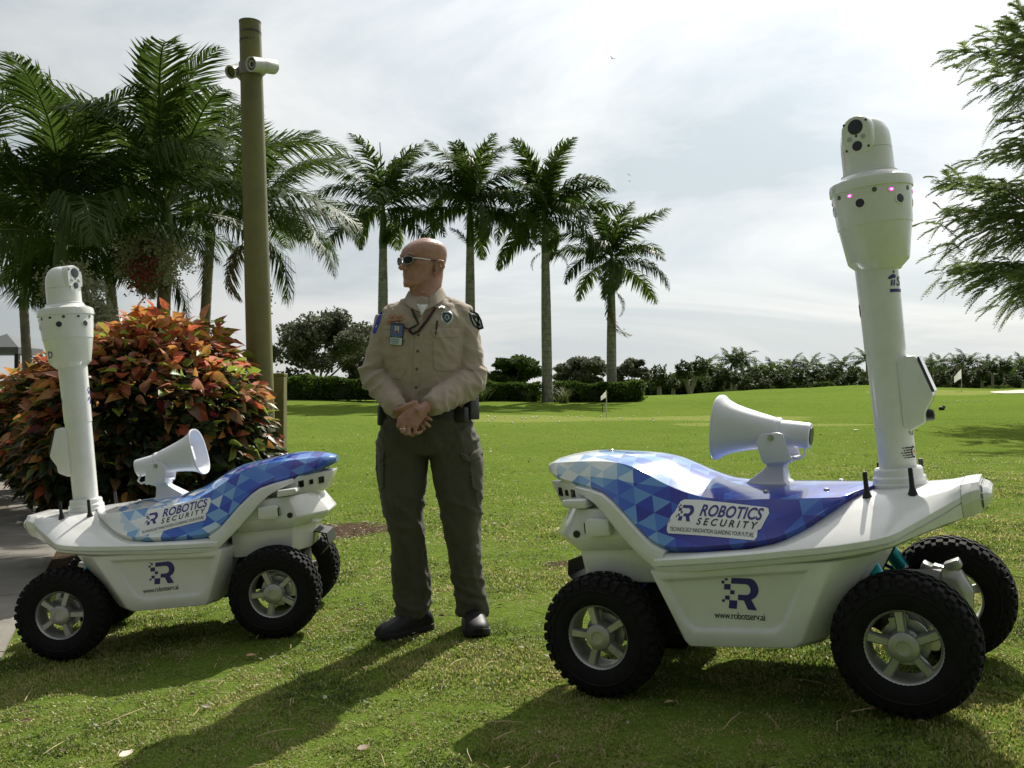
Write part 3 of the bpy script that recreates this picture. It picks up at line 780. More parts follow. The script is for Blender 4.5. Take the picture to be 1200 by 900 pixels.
def build_robot(key, label):
    loc, eul = ROBOTS[key]
    M = Euler(eul).to_matrix()
    root = thing('security_robot', label, 'robot', Vector(loc) + M @ Vector((0, 0, -.2)), eul, 'white four wheeled security robots')
    vis = -1 if key == 'R' else 1           # which side faces the camera
    # -- tub with recessed side panels
    mb = MB(.2)
    def wt_(z): return .330 + (z + .02) / .27 * .022
    O = [(.300, .240), (.182, .0), (.155, -.02), (-.16, -.025), (-.174, -.008), (-.262, .215)]
    I = [(.226, .214), (.137, .046), (.106, .026), (-.14, .023), (-.171, .05), (-.228, .186)]
    J = [(.216, .206), (.131, .054), (.102, .037), (-.135, .034), (-.162, .056), (-.216, .18)]
    K = [(.40, .245), (.245, .0), (.22, -.02), (-.20, -.025), (-.215, -.008), (-.285, .215)]   # chamfer running inward
    L = [(.44, .25), (.29, .0), (.26, -.02), (-.20, -.025), (-.215, -.008), (-.285, .215)]
    n = len(O)
    for s in (1, -1):
        vs = []
        for ring, dw in ((O, 0), (I, .001), (J, -.011)): vs += [(x, s * (wt_(z) + dw), z) for x, z in ring]
        vs += [(x, s * (wt_(z) - .075), z) for x, z in K]
        vs += [(x, s * .10, z) for x, z in L]
        q = lambda r, i: r * n + i % n
        fs = []
        for i in range(n):
            fs += [(q(0, i), q(0, i + 1), q(1, i + 1), q(1, i)), (q(1, i), q(1, i + 1), q(2, i + 1), q(2, i)), (q(0, i), q(3, i), q(3, i + 1), q(0, i + 1)), (q(3, i), q(4, i), q(4, i + 1), q(3, i + 1))]
        fs.append(tuple(q(2, i) for i in range(n)))
        mb.add(vs, fs)
    mb.build('tub', WHITE, root, smooth=32, bevel=.0075)
    # -- pillar running up behind the hood
    P = [((-.205, .275, .338), (-.238, .215, .345)), ((-.25, .298, .338), (-.288, .255, .340)), ((-.29, .338, .330), (-.335, .297, .326)), ((-.34, .388, .313), (-.385, .347, .306)),
         ((-.39, .432, .288), (-.432, .396, .284)), ((-.43, .457, .268), (-.470, .424, .260)), ((-.48, .469, .238), (-.512, .443, .232)), ((-.56, .480, .188), (-.572, .462, .185))]
    for s in (1, -1):
        rings = []; mb = MB(.2)
        for (a, b) in P:
            rings.append([Vector((a[0] + .01, s * (a[2] - .05), a[1] + .004)), Vector((a[0], s * a[2], a[1])), Vector((a[0] - .006, s * (a[2] + .007), a[1] - .006)), Vector((b[0] + .006, s * (b[2] + .005), b[1] + .004)), Vector((b[0], s * b[2], b[1])), Vector((b[0] + .012, s * (b[2] - .09), b[1] - .004))])
        mb.loft(rings)
        mb.build('side_pillar', WHITE, root, smooth=40)
    # -- rear body: fender skirt, low module, upper block
    mb = MB(.2)
    def plan(x0, xc, xe, w, we, z): return [Vector((x0, -w, z)), Vector((xc, -w, z)), Vector((xe, -we, z)), Vector((xe, we, z)), Vector((xc, w, z)), Vector((x0, w, z))]
    mb.loft([plan(-.27, -.535, -.60, .225, .10, .150), plan(-.27, -.552, -.625, .236, .10, .290)])
    mb.build('fender_skirt', WHITE, root, smooth=30, bevel=.012)
    mb = MB(.2)
    mb.loft([plan(-.31, -.550, -.650, .242, .105, .264), plan(-.31, -.572, -.690, .256, .11, .300), plan(-.31, -.578, -.695, .256, .11, .312), plan(-.31, -.542, -.635, .242, .095, .403)])
    mb.build('rear_module', WHITE, root, smooth=30, bevel=.004)
    mb = MB(.2)
    mb.loft([plan(-.33, -.545, -.665, .160, .075, .394), plan(-.33, -.565, -.690, .178, .075, .418), plan(-.33, -.585, -.728, .172, .055, .49)])
    blk = mb.build('rear_block', WHITE, root, smooth=30, bevel=.006)
    for s in (1, -1):   # three lens windows on the slanted rear face
        for (t, sz) in ((.12, .026), (.42, .018), (.72, .026)):
            p0 = Vector((-.5735, s * .1755, .448)); p1 = Vector((-.7085, s * .0655, .455)); p = p0.lerp(p1, t)
            d = (p1 - p0).normalized(); nn = Vector((d.y, -d.x, 0)) * (1 if s > 0 else -1); nn.normalize()
            if nn.y * s < 0: nn = -nn
            w = MB(.2); ax = Matrix((d, nn, Vector((0, 0, 1)))).transposed()
            w.box(p + nn * .0015, (sz, .006, sz * 1.15), 0, ax); w.box(p + nn * .0045, (sz * .6, .003, sz * .7), 1, ax)
            w.build('lens_window', [BLACKP, LENS], blk)
    # brackets on the module
    for s in (1, -1):
        mb = MB(.2)
        def f(p, d, s=s): return Vector((p[0], s * d, p[1]))
        mb.prism([(-.500, .408), (-.572, .412), (-.590, .425), (-.585, .440), (-.505, .438)], f, .15, .268)
        mb.build('bumper_pad', WHITE, root, smooth=30, bevel=.005)
    for s in (1, -1):
        b = MB(.2); b.prism([(-.412, .318), (-.49, .313), (-.502, .322), (-.502, .366), (-.49, .376), (-.415, .372)], lambda p, d, s=s: Vector((p[0], s * d, p[1])), .24, .287)
        ob = b.build('lamp_housing', WHITE, root, smooth=30, bevel=.006)
        l = MB(.2); l.box((-.5035, s * .266, .345), (.004, .032, .036)); l.box((-.5065, s * .266, .345), (.003, .024, .028), 1)
        l.build('lamp_lens', [BLACKP, mat('lamp_amber', (.32, .30, .16), .2)], ob)
        h = MB(.2); h.lathe([(0, 0), (.0125, 0), (.0125, .004), (.009, .0045), (0, .003)], 16, 0, Matrix.Translation((-.548, s * .2545, .322)) @ Matrix.Rotation(-s * PI / 2, 4, 'X'))
        h.build('sensor', BLACKP, root, smooth=40)
    # -- deck, nose
    build_deck(root)
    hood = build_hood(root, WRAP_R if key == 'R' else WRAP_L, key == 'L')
    nose = MB(.2)
    def nsec(x, w, zb, ze, zc): return [Vector((x, -w * .82, zb)), Vector((x, -w, zb + (ze - zb) * .6)), Vector((x, -w, ze)), Vector((x, -w * .8, zc)), Vector((x, w * .8, zc)), Vector((x, w, ze)), Vector((x, w, zb + (ze - zb) * .6)), Vector((x, w * .82, zb))]
    nose.loft([nsec(.6345, .149, .319, .389, .4175), nsec(.662, .141, .325, .399, .4215), nsec(.684, .128, .338, .402, .4235)])
    nose.loft([nsec(.684, .118, .342, .392, .414), nsec(.691, .116, .345, .390, .410)], 1)
    nose.loft([nsec(.691, .122, .342, .390, .408), nsec(.704, .106, .354, .390, .404), nsec(.713, .086, .368, .385, .392)])
    nose.build('nose_cap', [WHITE, SEAM], root, smooth=12, bevel=.0022)
    # hatch line and small fittings on the deck
    for s in (1, -1):
        ft = MB(.2); ft.loft([[Vector((x, s * w, z)) for w, z in ((w0, z0), (w0 + .018, z0 + .001), (w0 + .020, z0 + .009), (w0 + .002, z0 + .011))] for x, w0, z0 in ((.53, .10, .399), (.57, .105, .400), (.60, .10, .401), (.635, .11, .398))])
        ft.build('deck_strap', WHITE, root, smooth=40)
    for x, w in ((.26, -.13), (.26, .13), (.08, -.16), (.08, .16), (-.50, .0)):
        wl, zl, wr, zr, zc = hood_sec(x); bt = MB(.2); t = 1 - abs(w) / wr; z = zr + (zc - zr) * (1 - (1 - t) ** 2)
        bt.lathe([(.009, -.003), (.009, .003), (.006, .005), (.003, .0045), (0, .0045)], 14, 0, Matrix.Translation((x, w, z)))
        bt.build('hood_bolt', STEEL, root, smooth=40)
    # -- mast
    mx = .457
    mast = MB(.2)
    T = Matrix.Translation((mx, 0, 0))
    mast.lathe([(.055, .425), (.0555, .465), (.0585, .828), (.0608, .828), (.0608, .834), (.0640, 1.092)], 40, 0, T)
    mob = mast.build('mast', WHITE, root, smooth=30)
    ring = MB(.2)
    ring.lathe([(.082, .400), (.0825, .418), (.0785, .424), (.078, .438), (.0725, .444), (.0715, .462), (.067, .468), (.054, .468)], 40, 0, T)
    ring.build('mast_collar', WHITE, root, smooth=30)
    hx = .466; TH_ = Matrix.Translation((hx, 0, 0)); head = MB(.2)
    head.lathe([(.050, 1.083), (.064, 1.083), (.068, 1.089), (.088, 1.108), (.0915, 1.114), (.1085, 1.222), (.1105, 1.2225), (.1185, 1.322), (.1185, 1.330), (.1235, 1.332), (.1235, 1.352), (.121, 1.362), (.108, 1.369), (.094, 1.374), (.082, 1.386), (.06, 1.390)], 48, 0, TH_)
    hob = head.build('sensor_head', WHITE, root, smooth=24)
    # direction facing the camera, in the robot's own frame
    cdir = M.inverted() @ (Vector((0, 0, CAMZ)) - (Vector(loc) + M @ Vector((hx, 0, 1.3))))
    ca = math.atan2(cdir.y, cdir.x)
    if key == 'R': offs = [(-17, 'l'), (43, 'l'), (103, 'l'), (-77, 'l'), (163, 'l'), (-137, 'l'), (-31, 'p'), (29, 'p'), (89, 'p'), (-91, 'p'), (149, 'p'), (5, 's'), (-52, 's'), (62, 's')]
    else: offs = [(-16, 'l'), (42, 'l'), (102, 'l'), (-76, 'l'), (162, 'l'), (-136, 'l'), (-34, 'p'), (26, 'p'), (86, 'p'), (-94, 'p'), (-5, 's'), (-60, 's'), (58, 's')]
    for a, kk in offs:
        ang = ca + R(a)            # positive = to the right in the picture
        z = {'l': 1.302, 'p': 1.318 if key == 'L' else 1.313, 's': 1.318}[kk]
        if kk == 'l': z = 1.285
        rr = interp([1.222, 1.322], [.1100, .1182], z)
        Mx = Matrix.Translation((hx + rr * math.cos(ang), rr * math.sin(ang), z)) @ Matrix.Rotation(ang, 4, 'Z') @ Matrix.Rotation(PI / 2, 4, 'Y')
        h = MB(.2)
        if kk == 'l':
            h.lathe([(.018, -.002), (.018, .0015), (.0155, .0025), (.0135, .0022)], 22, 0, Mx, caps=False); h.lathe([(.0135, .0021), (.008, .0026), (0, .0028)], 22, 1, Mx, caps=False)
            h.build('camera_lens', [WHITE, LENS], hob, smooth=40)
        elif kk == 'p':
            Ms = Mx @ Matrix.Diagonal((.55, .85, 1, 1))
            h.lathe([(.0125, -.002), (.0125, .001), (.0105, .0016), (.0095, .0016)], 18, 0, Ms, caps=False); h.lathe([(.0095, .0015), (.006, .0026), (.0036, .003)], 18, 1, Ms, caps=False); h.lathe([(.0036, .003), (0, .0033)], 12, 2, Ms, caps=False)
            h.build('status_light', [WHITE, PINK, mat('led_core', (1, .8, .95), .3, emit=((1, .75, .95), 2.5))] if key == 'R' else [WHITE, LEDDARK, LEDDARK], hob, smooth=60)
        else:
            h.lathe([(.0075, -.002), (.0075, .001), (.005, .0012), (0, .0008)], 14, 0, Mx, caps=False); h.build('sensor_port', mat('port_grey', (.10, .10, .10), .4), hob, smooth=40)
    # step line of the head shell
    # -- camera turret
    td = MB(.2)
    td.lathe([(.084, 1.384), (.084, 1.389), (.0775, 1.392), (.0765, 1.40), (.0760, 1.46)], 40, 0, TH_, caps=False)
    td.lathe([(.0757, 1.461), (.0750, 1.49), (.0715, 1.515), (.062, 1.538), (.046, 1.555), (.026, 1.563), (0, 1.565)], 40, 0, TH_, caps=False)
    tob = td.build('camera_turret', WHITE, root, smooth=35)
    fa = ca + R(-19 if key == 'R' else 47)
    F = Matrix.Translation((hx, 0, 0)) @ Matrix.Rotation(fa, 4, 'Z')
    ey = MB(.2)   # eye block: stadium plate standing proud of the turret
    def stad(w, z0, z1, x, n=10):
        pts = []
        r = w
        for k in range(n + 1): a = PI * k / n; pts.append(Vector((x, r * math.cos(a), z1 - r + r * math.sin(a))))
        for k in range(n + 1): a = PI + PI * k / n; pts.append(Vector((x, r * math.cos(a), z0 + r + r * math.sin(a))))
        return [F @ p for p in pts]
    ey.loft([stad(.050, 1.430, 1.566, .0), stad(.049, 1.432, 1.565, .060), stad(.046, 1.436, 1.562, .072), stad(.043, 1.440, 1.559, .0755)])
    eob = ey.build('eye_plate', WHITE, tob, smooth=35)
    for (yy, z, r_, deep) in ((0, 1.527, .0205, 1), (0, 1.468, .0135, 1), (-.021, 1.493, .0078, 0), (.021, 1.493, .0078, 0)):
        l = MB(.2); Mx = F @ Matrix.Translation((.0755, yy, z)) @ Matrix.Rotation(PI / 2, 4, 'Y')
        l.lathe([(r_ * 1.12, -.003), (r_ * 1.12, .0015), (r_, .002)], 24, 0, Mx, caps=False); l.lathe([(r_, .0019), (r_ * .6, .0024), (0, .003)], 24, 1, Mx, caps=False)
        l.build('turret_lens', [BLACKP if deep else WHITE, LENS if deep else mat('port_pale', (.45, .44, .42), .15)], eob, smooth=50)
    for yy, z in ((-.034, 1.541), (.034, 1.541), (-.034, 1.460), (.034, 1.460), (0, 1.499)):
        sc = MB(.2); sc.lathe([(.004, -.001), (.004, .001), (0, .0012)], 8, 0, F @ Matrix.Translation((.0752, yy, z)) @ Matrix.Rotation(PI / 2, 4, 'Y'), caps=False)
        sc.build('screw', BLACKP, eob)
    # -- equipment box on the front of the mast
    eb = MB(.2)
    poly = [(.49, .795), (.516, .812), (.546, .807), (.584, .684), (.578, .668), (.556, .632), (.553, .600), (.508, .578), (.49, .59)]
    eb.prism(poly, lambda p, d: Vector((p[0], d, p[1])), -.052, .052)
    ebo = eb.build('equipment_box', WHITE, root, smooth=30, bevel=.008)
    gl = MB(.2); d0 = Vector((.549, 0, .8045)); d1 = Vector((.585, 0, .686)); dd = (d1 - d0).normalized(); nn = Vector((-dd.z, 0, dd.x))
    gl.prism([(.003, -.046), (.003, .046), (.118, .046), (.118, -.046)], lambda p, d: d0 + dd * p[0] + nn * d + Vector((0, p[1], 0)), -.001, .006)
    gl.build('tinted_panel', GLASSB, ebo, bevel=.002)
    cm = MB(.2); cm.lathe([(.018, -.004), (.018, .012), (.014, .020), (.006, .022), (0, .022)], 18, 0, Matrix.Translation((.556, 0, .622)) @ Matrix.Rotation(PI / 2, 4, 'Y'))
    cm.build('box_camera', BLACKP, ebo, smooth=40)
    # -- antennas
    for x, w, z in ((.38, .15, .392), (.508, .15, .396), (.38, -.15, .392), (.508, -.15, .396)):
        an = MB(.2)
        an.lathe([(.0145, -.002), (.0145, .004), (.0115, .012), (.0085, .022), (.0075, .028), (.0068, .078), (.0055, .081), (0, .0815)], 16, 0, Matrix.Translation((x, w, z)))
        an.build('antenna', BLACKP, root, smooth=50)
    # -- horn loudspeaker
    hb = MB(.2)
    axm = Vector((-.985, 0, .172)).normalized(); side = Vector((0, 1, 0)); upv = side.cross(axm) * -1
    if upv.z < 0: upv = -upv
    back = Vector((.206, 0, .583))
    HM = Matrix((side, upv, axm)).transposed().to_4x4(); HM.translation = back
    # lathe z runs from the back end to the mouth
    def sq(prof, n=36, pw=2.0, mi=0, mb=hb):
        rings = []
        for r_, z, e in prof:
            ring = []
            for k in range(n):
                a = 2 * PI * k / n; c, s_ = math.cos(a), math.sin(a)
                q = (abs(c) ** e + abs(s_) ** e) ** (-1 / e)
                ring.append(HM @ Vector((r_ * c * q, r_ * s_ * q, z)))
            rings.append(ring)
        mb.loft(rings, mi, True, False)
    sq([(.0, .002, 2), (.034, .002, 2), (.041, .004, 2), (.0425, .012, 2), (.0435, .085, 2), (.0435, .098, 2), (.049, .099, 2), (.0505, .104, 2), (.0505, .114, 2), (.049, .117, 2), (.0505, .120, 2), (.055, .14, 2.1), (.0635, .18, 2.2), (.073, .22, 2.3), (.083, .255, 2.4), (.094, .280, 2.5), (.103, .294, 2.6), (.109, .300, 2.6), (.1105, .304, 2.6), (.109, .3075, 2.6), (.103, .306, 2.6), (.095, .295, 2.6), (.084, .270, 2.5), (.072, .23, 2.4), (.06, .185, 2.2), (.048, .14, 2.0), (.02, .13, 2.0), (0, .13, 2)])
    hob2 = hb.build('horn_loudspeaker', SHELLGREY, root, smooth=32)
    rf = MB(.2); 
    rings = []
    for r_, z in ((.022, .13), (.024, .24), (.030, .262), (.032, .27), (.028, .274), (0.001, .275)):
        rings.append([HM @ Vector((r_ * .8 * (1 if k in (0, 3) else -1), r_ * 1.1 * (1 if k in (0, 1) else -1), z)) for k in range(4)])
    rf.loft(rings); rf.build('horn_reflector', SHELLGREY, hob2, smooth=30, bevel=.004)
    bp = MB(.2); bp.lathe([(0, -.001), (.030, -.001), (.030, .0015), (0, .0015)], 20, 0, HM, caps=False)
    for k in range(5): bp.box((0, 0, 0), (.05, .004, .004), 1, None) if False else None
    bp.build('driver_cover', mat('driver_dark', (.03, .032, .035), .3), hob2)
    # U bracket and post
    ub = MB(.2)
    plate = [(.041, .578), (.058, .602), (.070, .606), (.115, .606), (.130, .600), (.141, .556), (.150, .514), (.144, .508), (.060, .508), (.054, .516)]
    for s in (1, -1):
        ub.prism(plate, lambda p, d: Vector((p[0], d, p[1])), s * .066, s * .072)
    ub.prism([(.054, .516), (.060, .508), (.144, .508), (.150, .514), (.150, .520), (.056, .522)], lambda p, d: Vector((p[0], d, p[1])), -.066, .066)
    uo = ub.build('horn_bracket', SHELLGREY, root, smooth=30, bevel=.0025)
    ps = MB(.2)
    ps.loft([[Vector((x, w * k, z)) for x, k in ((x0, -1), (x1, -1), (x1, 1), (x0, 1))] for x0, x1, w, z in ((-.030, .128, .058, .425), (-.022, .122, .054, .440), (-.016, .114, .048, .445), (.050, .112, .036, .488), (.060, .116, .036, .496), (.056, .148, .048, .510))])
    ps.build('horn_post', SHELLGREY, root, smooth=25, bevel=.007)
    for s in (1, -1):
        bo = MB(.2); bo.lathe([(.011, 0), (.011, .003), (.007, .0032), (.007, .009), (.004, .0095), (0, .0095)], 6, 0, Matrix.Translation((.091, s * .072, .590)) @ Matrix.Rotation(-s * PI / 2, 4, 'X'))
        bo.build('bracket_bolt', STEEL, uo, smooth=20)
    cb = MB(.2); cb.tube([(.185, vis * .02, .548), (.188, vis * .045, .528), (.170, vis * .06, .516), (.150, vis * .045, .520), (.135, vis * .02, .505)], .0045, 8)
    cb.build('horn_cable', SHELLGREY, hob2, smooth=60)
    # -- chassis below
    ch = MB(.2)
    ch.box((0, 0, .02), (.62, .34, .10), 0); ch.box((-.40, 0, .05), (.30, .22, .14), 0); ch.box((.42, 0, .06), (.24, .20, .14), 0)
    for x in (.463, -.463):
        ch.tube([(x, -.25, 0), (x, .25, 0)], .022, 12)
        for s in (1, -1):
            ch.tube([(x - .10, s * .10, .0), (x, s * .22, -.03)], .014, 8); ch.tube([(x + .10, s * .10, .0), (x, s * .22, -.03)], .014, 8)
            ch.tube([(x - .05, s * .10, .10), (x, s * .21, .05)], .011, 8)
    ch.build('chassis', mat('chassis_black', (.02, .02, .022), .6, noise=(30, (.06, .055, .05), .5, .8)), root, smooth=30)
    fp = MB(.2)
    fp.loft([[Vector((x, y, z)) for y in (-.095, .095)] + [Vector((x - .006, y, z + .004)) for y in (.095, -.095)] for x, z in ((-.585, .225), (-.665, .200), (-.672, .150), (-.625, .100))])
    fp.build('tow_plate', BLACKP, root, smooth=20)
    for x in (.463, -.463):
        for s in (1, -1):
            kn = MB(.2); x_keep = x; x = x + (0 if s == vis else (.07 if x > 0 else .02))
            kn.loft([[Vector((x + a * k, s * w, z * k2)) for a, z in ((-.075, -.05), (.075, -.05), (.088, .05), (.058, .115), (-.02, .135), (-.078, .095))] for w, k, k2 in ((.135, .75, .8), (.15, 1.0, 1.0), (.19, 1.0, 1.0), (.215, .85, .9), (.24, .6, .6))])
            kn.box((x + .035, s * .17, .130), (.05, .05, .03), 0, Matrix.Rotation(-.35, 3, 'Y'))
            kn.box((x - .045, s * .17, .124), (.03, .06, .03), 0, Matrix.Rotation(.45, 3, 'Y'))
            kn.build('motor_housing', CAST, root, smooth=25, bevel=.006); x = x_keep
            sh = MB(.2)
            top = Vector((x - .10 * (1 if x > 0 else -1), s * .17, .215)); bot = Vector((x - .005, s * .225, .02)); d = bot - top
            sh.tube([top, top + d * .48], .024, 16); sh.tube([top + d * .48, bot], .011, 12, 1)
            for k in range(7):
                c = top + d * (.52 + .06 * k); sh.tube([c, c + d * .022], .021, 14, 2)
            sh.build('shock_absorber', [TEAL, STEEL, BLACKP], root, smooth=35)
            hs = MB(.2); hs.tube([(x - .16 * (1 if x > 0 else -1), s * .15, .19), (x - .11 * (1 if x > 0 else -1), s * .2, .13), (x - .06 * (1 if x > 0 else -1), s * .2, .10), (x - .02, s * .21, .06)], .007, 8)
            hs.build('brake_hose', BLUEHOSE, root, smooth=60)
            w = link('wheel', None, root, (x + (0 if s == vis else (.075 if x > 0 else .02)), s * .300, .2), (0, (R(13) if key == 'R' else R(60)) * (1 if x > 0 else 1.7), 0 if s > 0 else PI))
            link('tyre', TYRE, w); link('rim', RIM, w); link('hub_cap', CAP, w); link('brake_disc', BRAKE, w)
    # -- prints ---------------------------------------------------------
    def caster(ob):
        me = ob.data
        return BVHTree.FromPolygons([v.co.copy() for v in me.vertices], [tuple(p.vertices) for p in me.polygons])
    bv = caster(hood)
    sgn = 1 if key == 'R' else -1         # picture-right is +x on the right robot, -x on the left one
    def on_hood(lift):
        def f(x, z):
            h = bv.ray_cast(Vector((x, vis * 1.0, z + .2)), Vector((0, -vis, 0)))
            if h[0] is None: return Vector((x, vis * .33, z + .2))
            nn = h[1]; nn = nn if nn.y * vis > 0 else -nn
            return h[0] + nn * lift
        return f
    def on_tub(lift):
        return lambda x, z: Vector((x, vis * (wt_(z) - .011 + lift), z + .2))
    def decal(mb, verts, faces, fn, cx, cz, scale, tilt=0.0, sub=.02, mi=0):
        """flat print with picture-plane coordinates (right, up) laid on a surface"""
        bm = bmesh.new()
        vv = [bm.verts.new((a, b, 0)) for a, b in verts]
        for f in faces:
            try: bm.faces.new([vv[i] for i in f])
            except ValueError: pass
        bmesh.ops.triangulate(bm, faces=bm.faces)
        for _ in range(4):
            ed = [e for e in bm.edges if e.calc_length() * scale > sub]
            if not ed: break
            bmesh.ops.subdivide_edges(bm, edges=ed, cuts=1)
            bmesh.ops.triangulate(bm, faces=bm.faces)
        ct, st = math.cos(tilt), math.sin(tilt)
        bm.verts.ensure_lookup_table(); bm.verts.index_update()
        pts = []
        for v in bm.verts:
            a, b = v.co.x * scale, v.co.y * scale
            pts.append(fn(cx + sgn * (a * ct - b * st), cz + a * st + b * ct))
        fs = [tuple(v.index for v in f.verts) for f in bm.faces]
        bm.free(); mb.add(pts, fs, mi)
    # R logo, unit = height
    main = [(497, 98), (760, 103)] + [(765 + 125 * math.sin(a), 268 - 165 * math.cos(a)) for a in np.linspace(.15, 1.75, 8)] + [(868, 345), (835, 390), (765, 432), (832, 590), (695, 583), (650, 445), (558, 438), (572, 355), (690, 358)] + [(700 + 68 * math.sin(a), 275 - 82 * math.cos(a)) for a in np.linspace(2.7, .3, 8)] + [(700, 193), (480, 187)]
    squares = [[(375, 70), (398, 75), (395, 100), (370, 97)], [(398, 97), (440, 100), (432, 143), (392, 140)], [(340, 143), (385, 147), (378, 190), (332, 187)], [(375, 195), (475, 195), (462, 283), (362, 280)], [(460, 288), (525, 292), (515, 355), (447, 350)], [(370, 372), (440, 377), (430, 440), (360, 435)], [(317, 430), (362, 437), (352, 475), (308, 470)], [(428, 443), (550, 447), (525, 577), (402, 570)]]
    def norm(p): return ((p[0] - 600) / 520, (330 - p[1]) / 520)
    def logo(mb, fn, cx, cz, h, tilt, sub=.02, only_squares=False):
        polys = squares if only_squares else [main] + squares
        for pl in polys:
            v = [norm(p) for p in pl]; decal(mb, v, [tuple(range(len(v)))], fn, cx, cz, h, tilt, sub)
    def txt(mb, s, fn, cx, cz, width, tilt, bold, shear, spacing, hscale=None, sub=.02, mi=0):
        v, f, w = text_geo(s, bold, shear, spacing)
        k = width / w; hs = 1.0 if hscale is None else hscale / k
        decal(mb, [((a - w / 2) , b * hs) for a, b in v], f, fn, cx, cz, k, tilt, sub, mi)
    # side panel logo and address
    lx = .014
    pr_ = MB(); logo(pr_, on_tub(.0012), lx, .144 if key == 'R' else .138, .104, R(-1) if key == 'R' else R(1.5)); pr_.build('side_logo', INDIGO, root)
    pr_ = MB(); txt(pr_, 'www.robotserv.ai', on_tub(.0012), .003 if key == 'R' else .028, .063 if key == 'R' else .056, .155, R(-2) if key == 'R' else R(1.5), .006, 0, .92, .031); pr_.build('web_address', PRINTBLK, root)
    # hood sticker
    tl = R(-5.0) if key == 'R' else R(8.0)
    cx, cz = (-.045, .362) if key == 'R' else (-.055, .374)
    W = .315
    pl = [(0, .03), (.02, .0), (.90, .0), (.92, .03), (.915, .085), (.945, .10), (.97, .165), (1.0, .235), (.985, .275), (.96, .285), (.32, .285), (.285, .315), (.12, .315), (.085, .295), (.05, .20), (.02, .16), (.03, .11), (.0, .09)]
    def sp_(p): return (p[0] - .5, p[1] - .155)
    bk = MB(); v = [sp_(p) for p in pl]; decal(bk, v, [tuple(range(len(v)))], on_hood(.0012), cx, cz, W, tl, .012); st_ = bk.build('hood_sticker', STICKW, root)
    ct, stn = math.cos(tl), math.sin(tl)
    def pos(a, b): a, b = (a - .5) * W, (b - .155) * W; return cx + sgn * (a * ct - b * stn), cz + a * stn + b * ct
    d1 = MB(); x_, z_ = pos(.155, .195); logo(d1, on_hood(.0022), x_, z_, .155 * W, tl, .012)
    x_, z_ = pos(.625, .175); txt(d1, 'ROBOTICS', on_hood(.0022), x_, z_, .64 * W, tl, .022, .22, 1.02, .142 * W, .012)
    d1.build('sticker_name', INDIGO, st_)
    d2 = MB(); x_, z_ = pos(.60, .095); txt(d2, 'SECURITY', on_hood(.0022), x_, z_, .62 * W, tl, .02, .22, 1.55, .085 * W, .012)
    x_, z_ = pos(.46, .025); txt(d2, 'TECHNOLOGY INNOVATION GUARDING YOUR FUTURE.', on_hood(.0022), x_, z_, .86 * W, tl, .0, .0, .9, .052 * W, .012)
    d2.build('sticker_motto', PRINTBLK, st_)
    # prints wrapped on the mast: angle measured to the right in the picture
    def on_mast(lift):
        def f(x, z):
            # x here: arc length from the direction of the camera, right positive
            r_ = interp([.465, .828, .834, 1.092], [.0555, .0585, .0608, .0640], z) + lift
            a = ca + x / r_
            return Vector((mx + r_ * math.cos(a), r_ * math.sin(a), z + .2))
        return f
    keep_sgn = sgn; sgn = 1
    if key == 'R':
        m1 = MB(); txt(m1, 'S', on_mast(.001), .077, 1.028, .030, 0, .03, .25, 1, .04, .008)
        for pl_ in ([(0, 0), (.006, 0), (.010, .018), (.004, .018)], [(.010, .0), (.016, 0), (.020, .018), (.014, .018)], [(-.004, .020), (.022, .024), (.026, .030), (.018, .036), (.006, .034), (-.006, .026)], [(.014, .038), (.021, .040), (.020, .047), (.014, .046)]):
            decal(m1, pl_, [tuple(range(len(pl_)))], on_mast(.001), .038, 1.028, 1.0, 0, .008)
        decal(m1, [(0, 0), (.062, 0), (.062, .010), (0, .010)], [(0, 1, 2, 3)], on_mast(.001), .034, 1.008, 1.0, 0, .008)
        m1.build('mast_logo', INDIGO, mob)
        m2 = MB(); txt(m2, '12', on_mast(.001), .060, .567, .020, 0, .02, 0, 1, .024, .006); m2.build('mast_number', PRINTBLK, mob); m2 = MB()
        for k in range(5):
            a0 = -.012 - .004 * (k % 3); zz_ = .497 + .0075 * k
            decal(m2, [(a0, 0), (.012, 0), (.012, .0035), (a0, .0035)], [(0, 1, 2, 3)], on_mast(.001), .042, zz_, 1.0, 0, .006)
            decal(m2, [(a0 - .008, 0), (a0 - .003, 0), (a0 - .003, .0035), (a0 - .008, .0035)], [(0, 1, 2, 3)], on_mast(.001), .042, zz_, 1.0, 0, .006)
        cpts = [(.011 * math.cos(a), .019 * math.sin(a)) for a in np.linspace(0, 2 * PI, 20, endpoint=False)]
        decal(m2, cpts, [tuple(range(20))], on_mast(.001), .060, .514, 1.0, 0, .006)
        m2.build('mast_icon', PRINTBLK, mob)
        m3 = MB()
        decal(m3, [(p[0] * .68, p[1] * .72) for p in cpts], [tuple(range(20))], on_mast(.0018), .060, .514, 1.0, 0, .006, 0)
        decal(m3, [(p[0] * .3, p[1] * .34) for p in cpts], [tuple(range(20))], on_mast(.0024), .061, .514, 1.0, 0, .006, 1)
        m3.build('mast_badge', [STICKW, mat('print_orange', (.75, .28, .03), .5)], mob)
        m4 = MB(); 
        decal(m4, [(p[0] * 1.2, p[1] * 1.1) for p in cpts], [tuple(range(20))], on_mast(.001), -.092, .965, 1.0, 0, .006); m4.build('mast_mark', INDIGO, mob)
    else:
        m1 = MB(); logo(m1, on_mast(.001), .105, .950, .085, 0, .008); m1.build('mast_logo', INDIGO, mob)
        m2 = MB()
        def on_head(x, z):
            r_ = interp([1.114, 1.222], [.0925, .1095], z) + .001; a = ca + x / r_
            return Vector((hx + r_ * math.cos(a), r_ * math.sin(a), z + .2))
        txt(m2, 'D', on_head, -.098, 1.135, .034, 0, .01, .1, 1, .045, .008); m2.build('head_letter', INDIGO, hob)
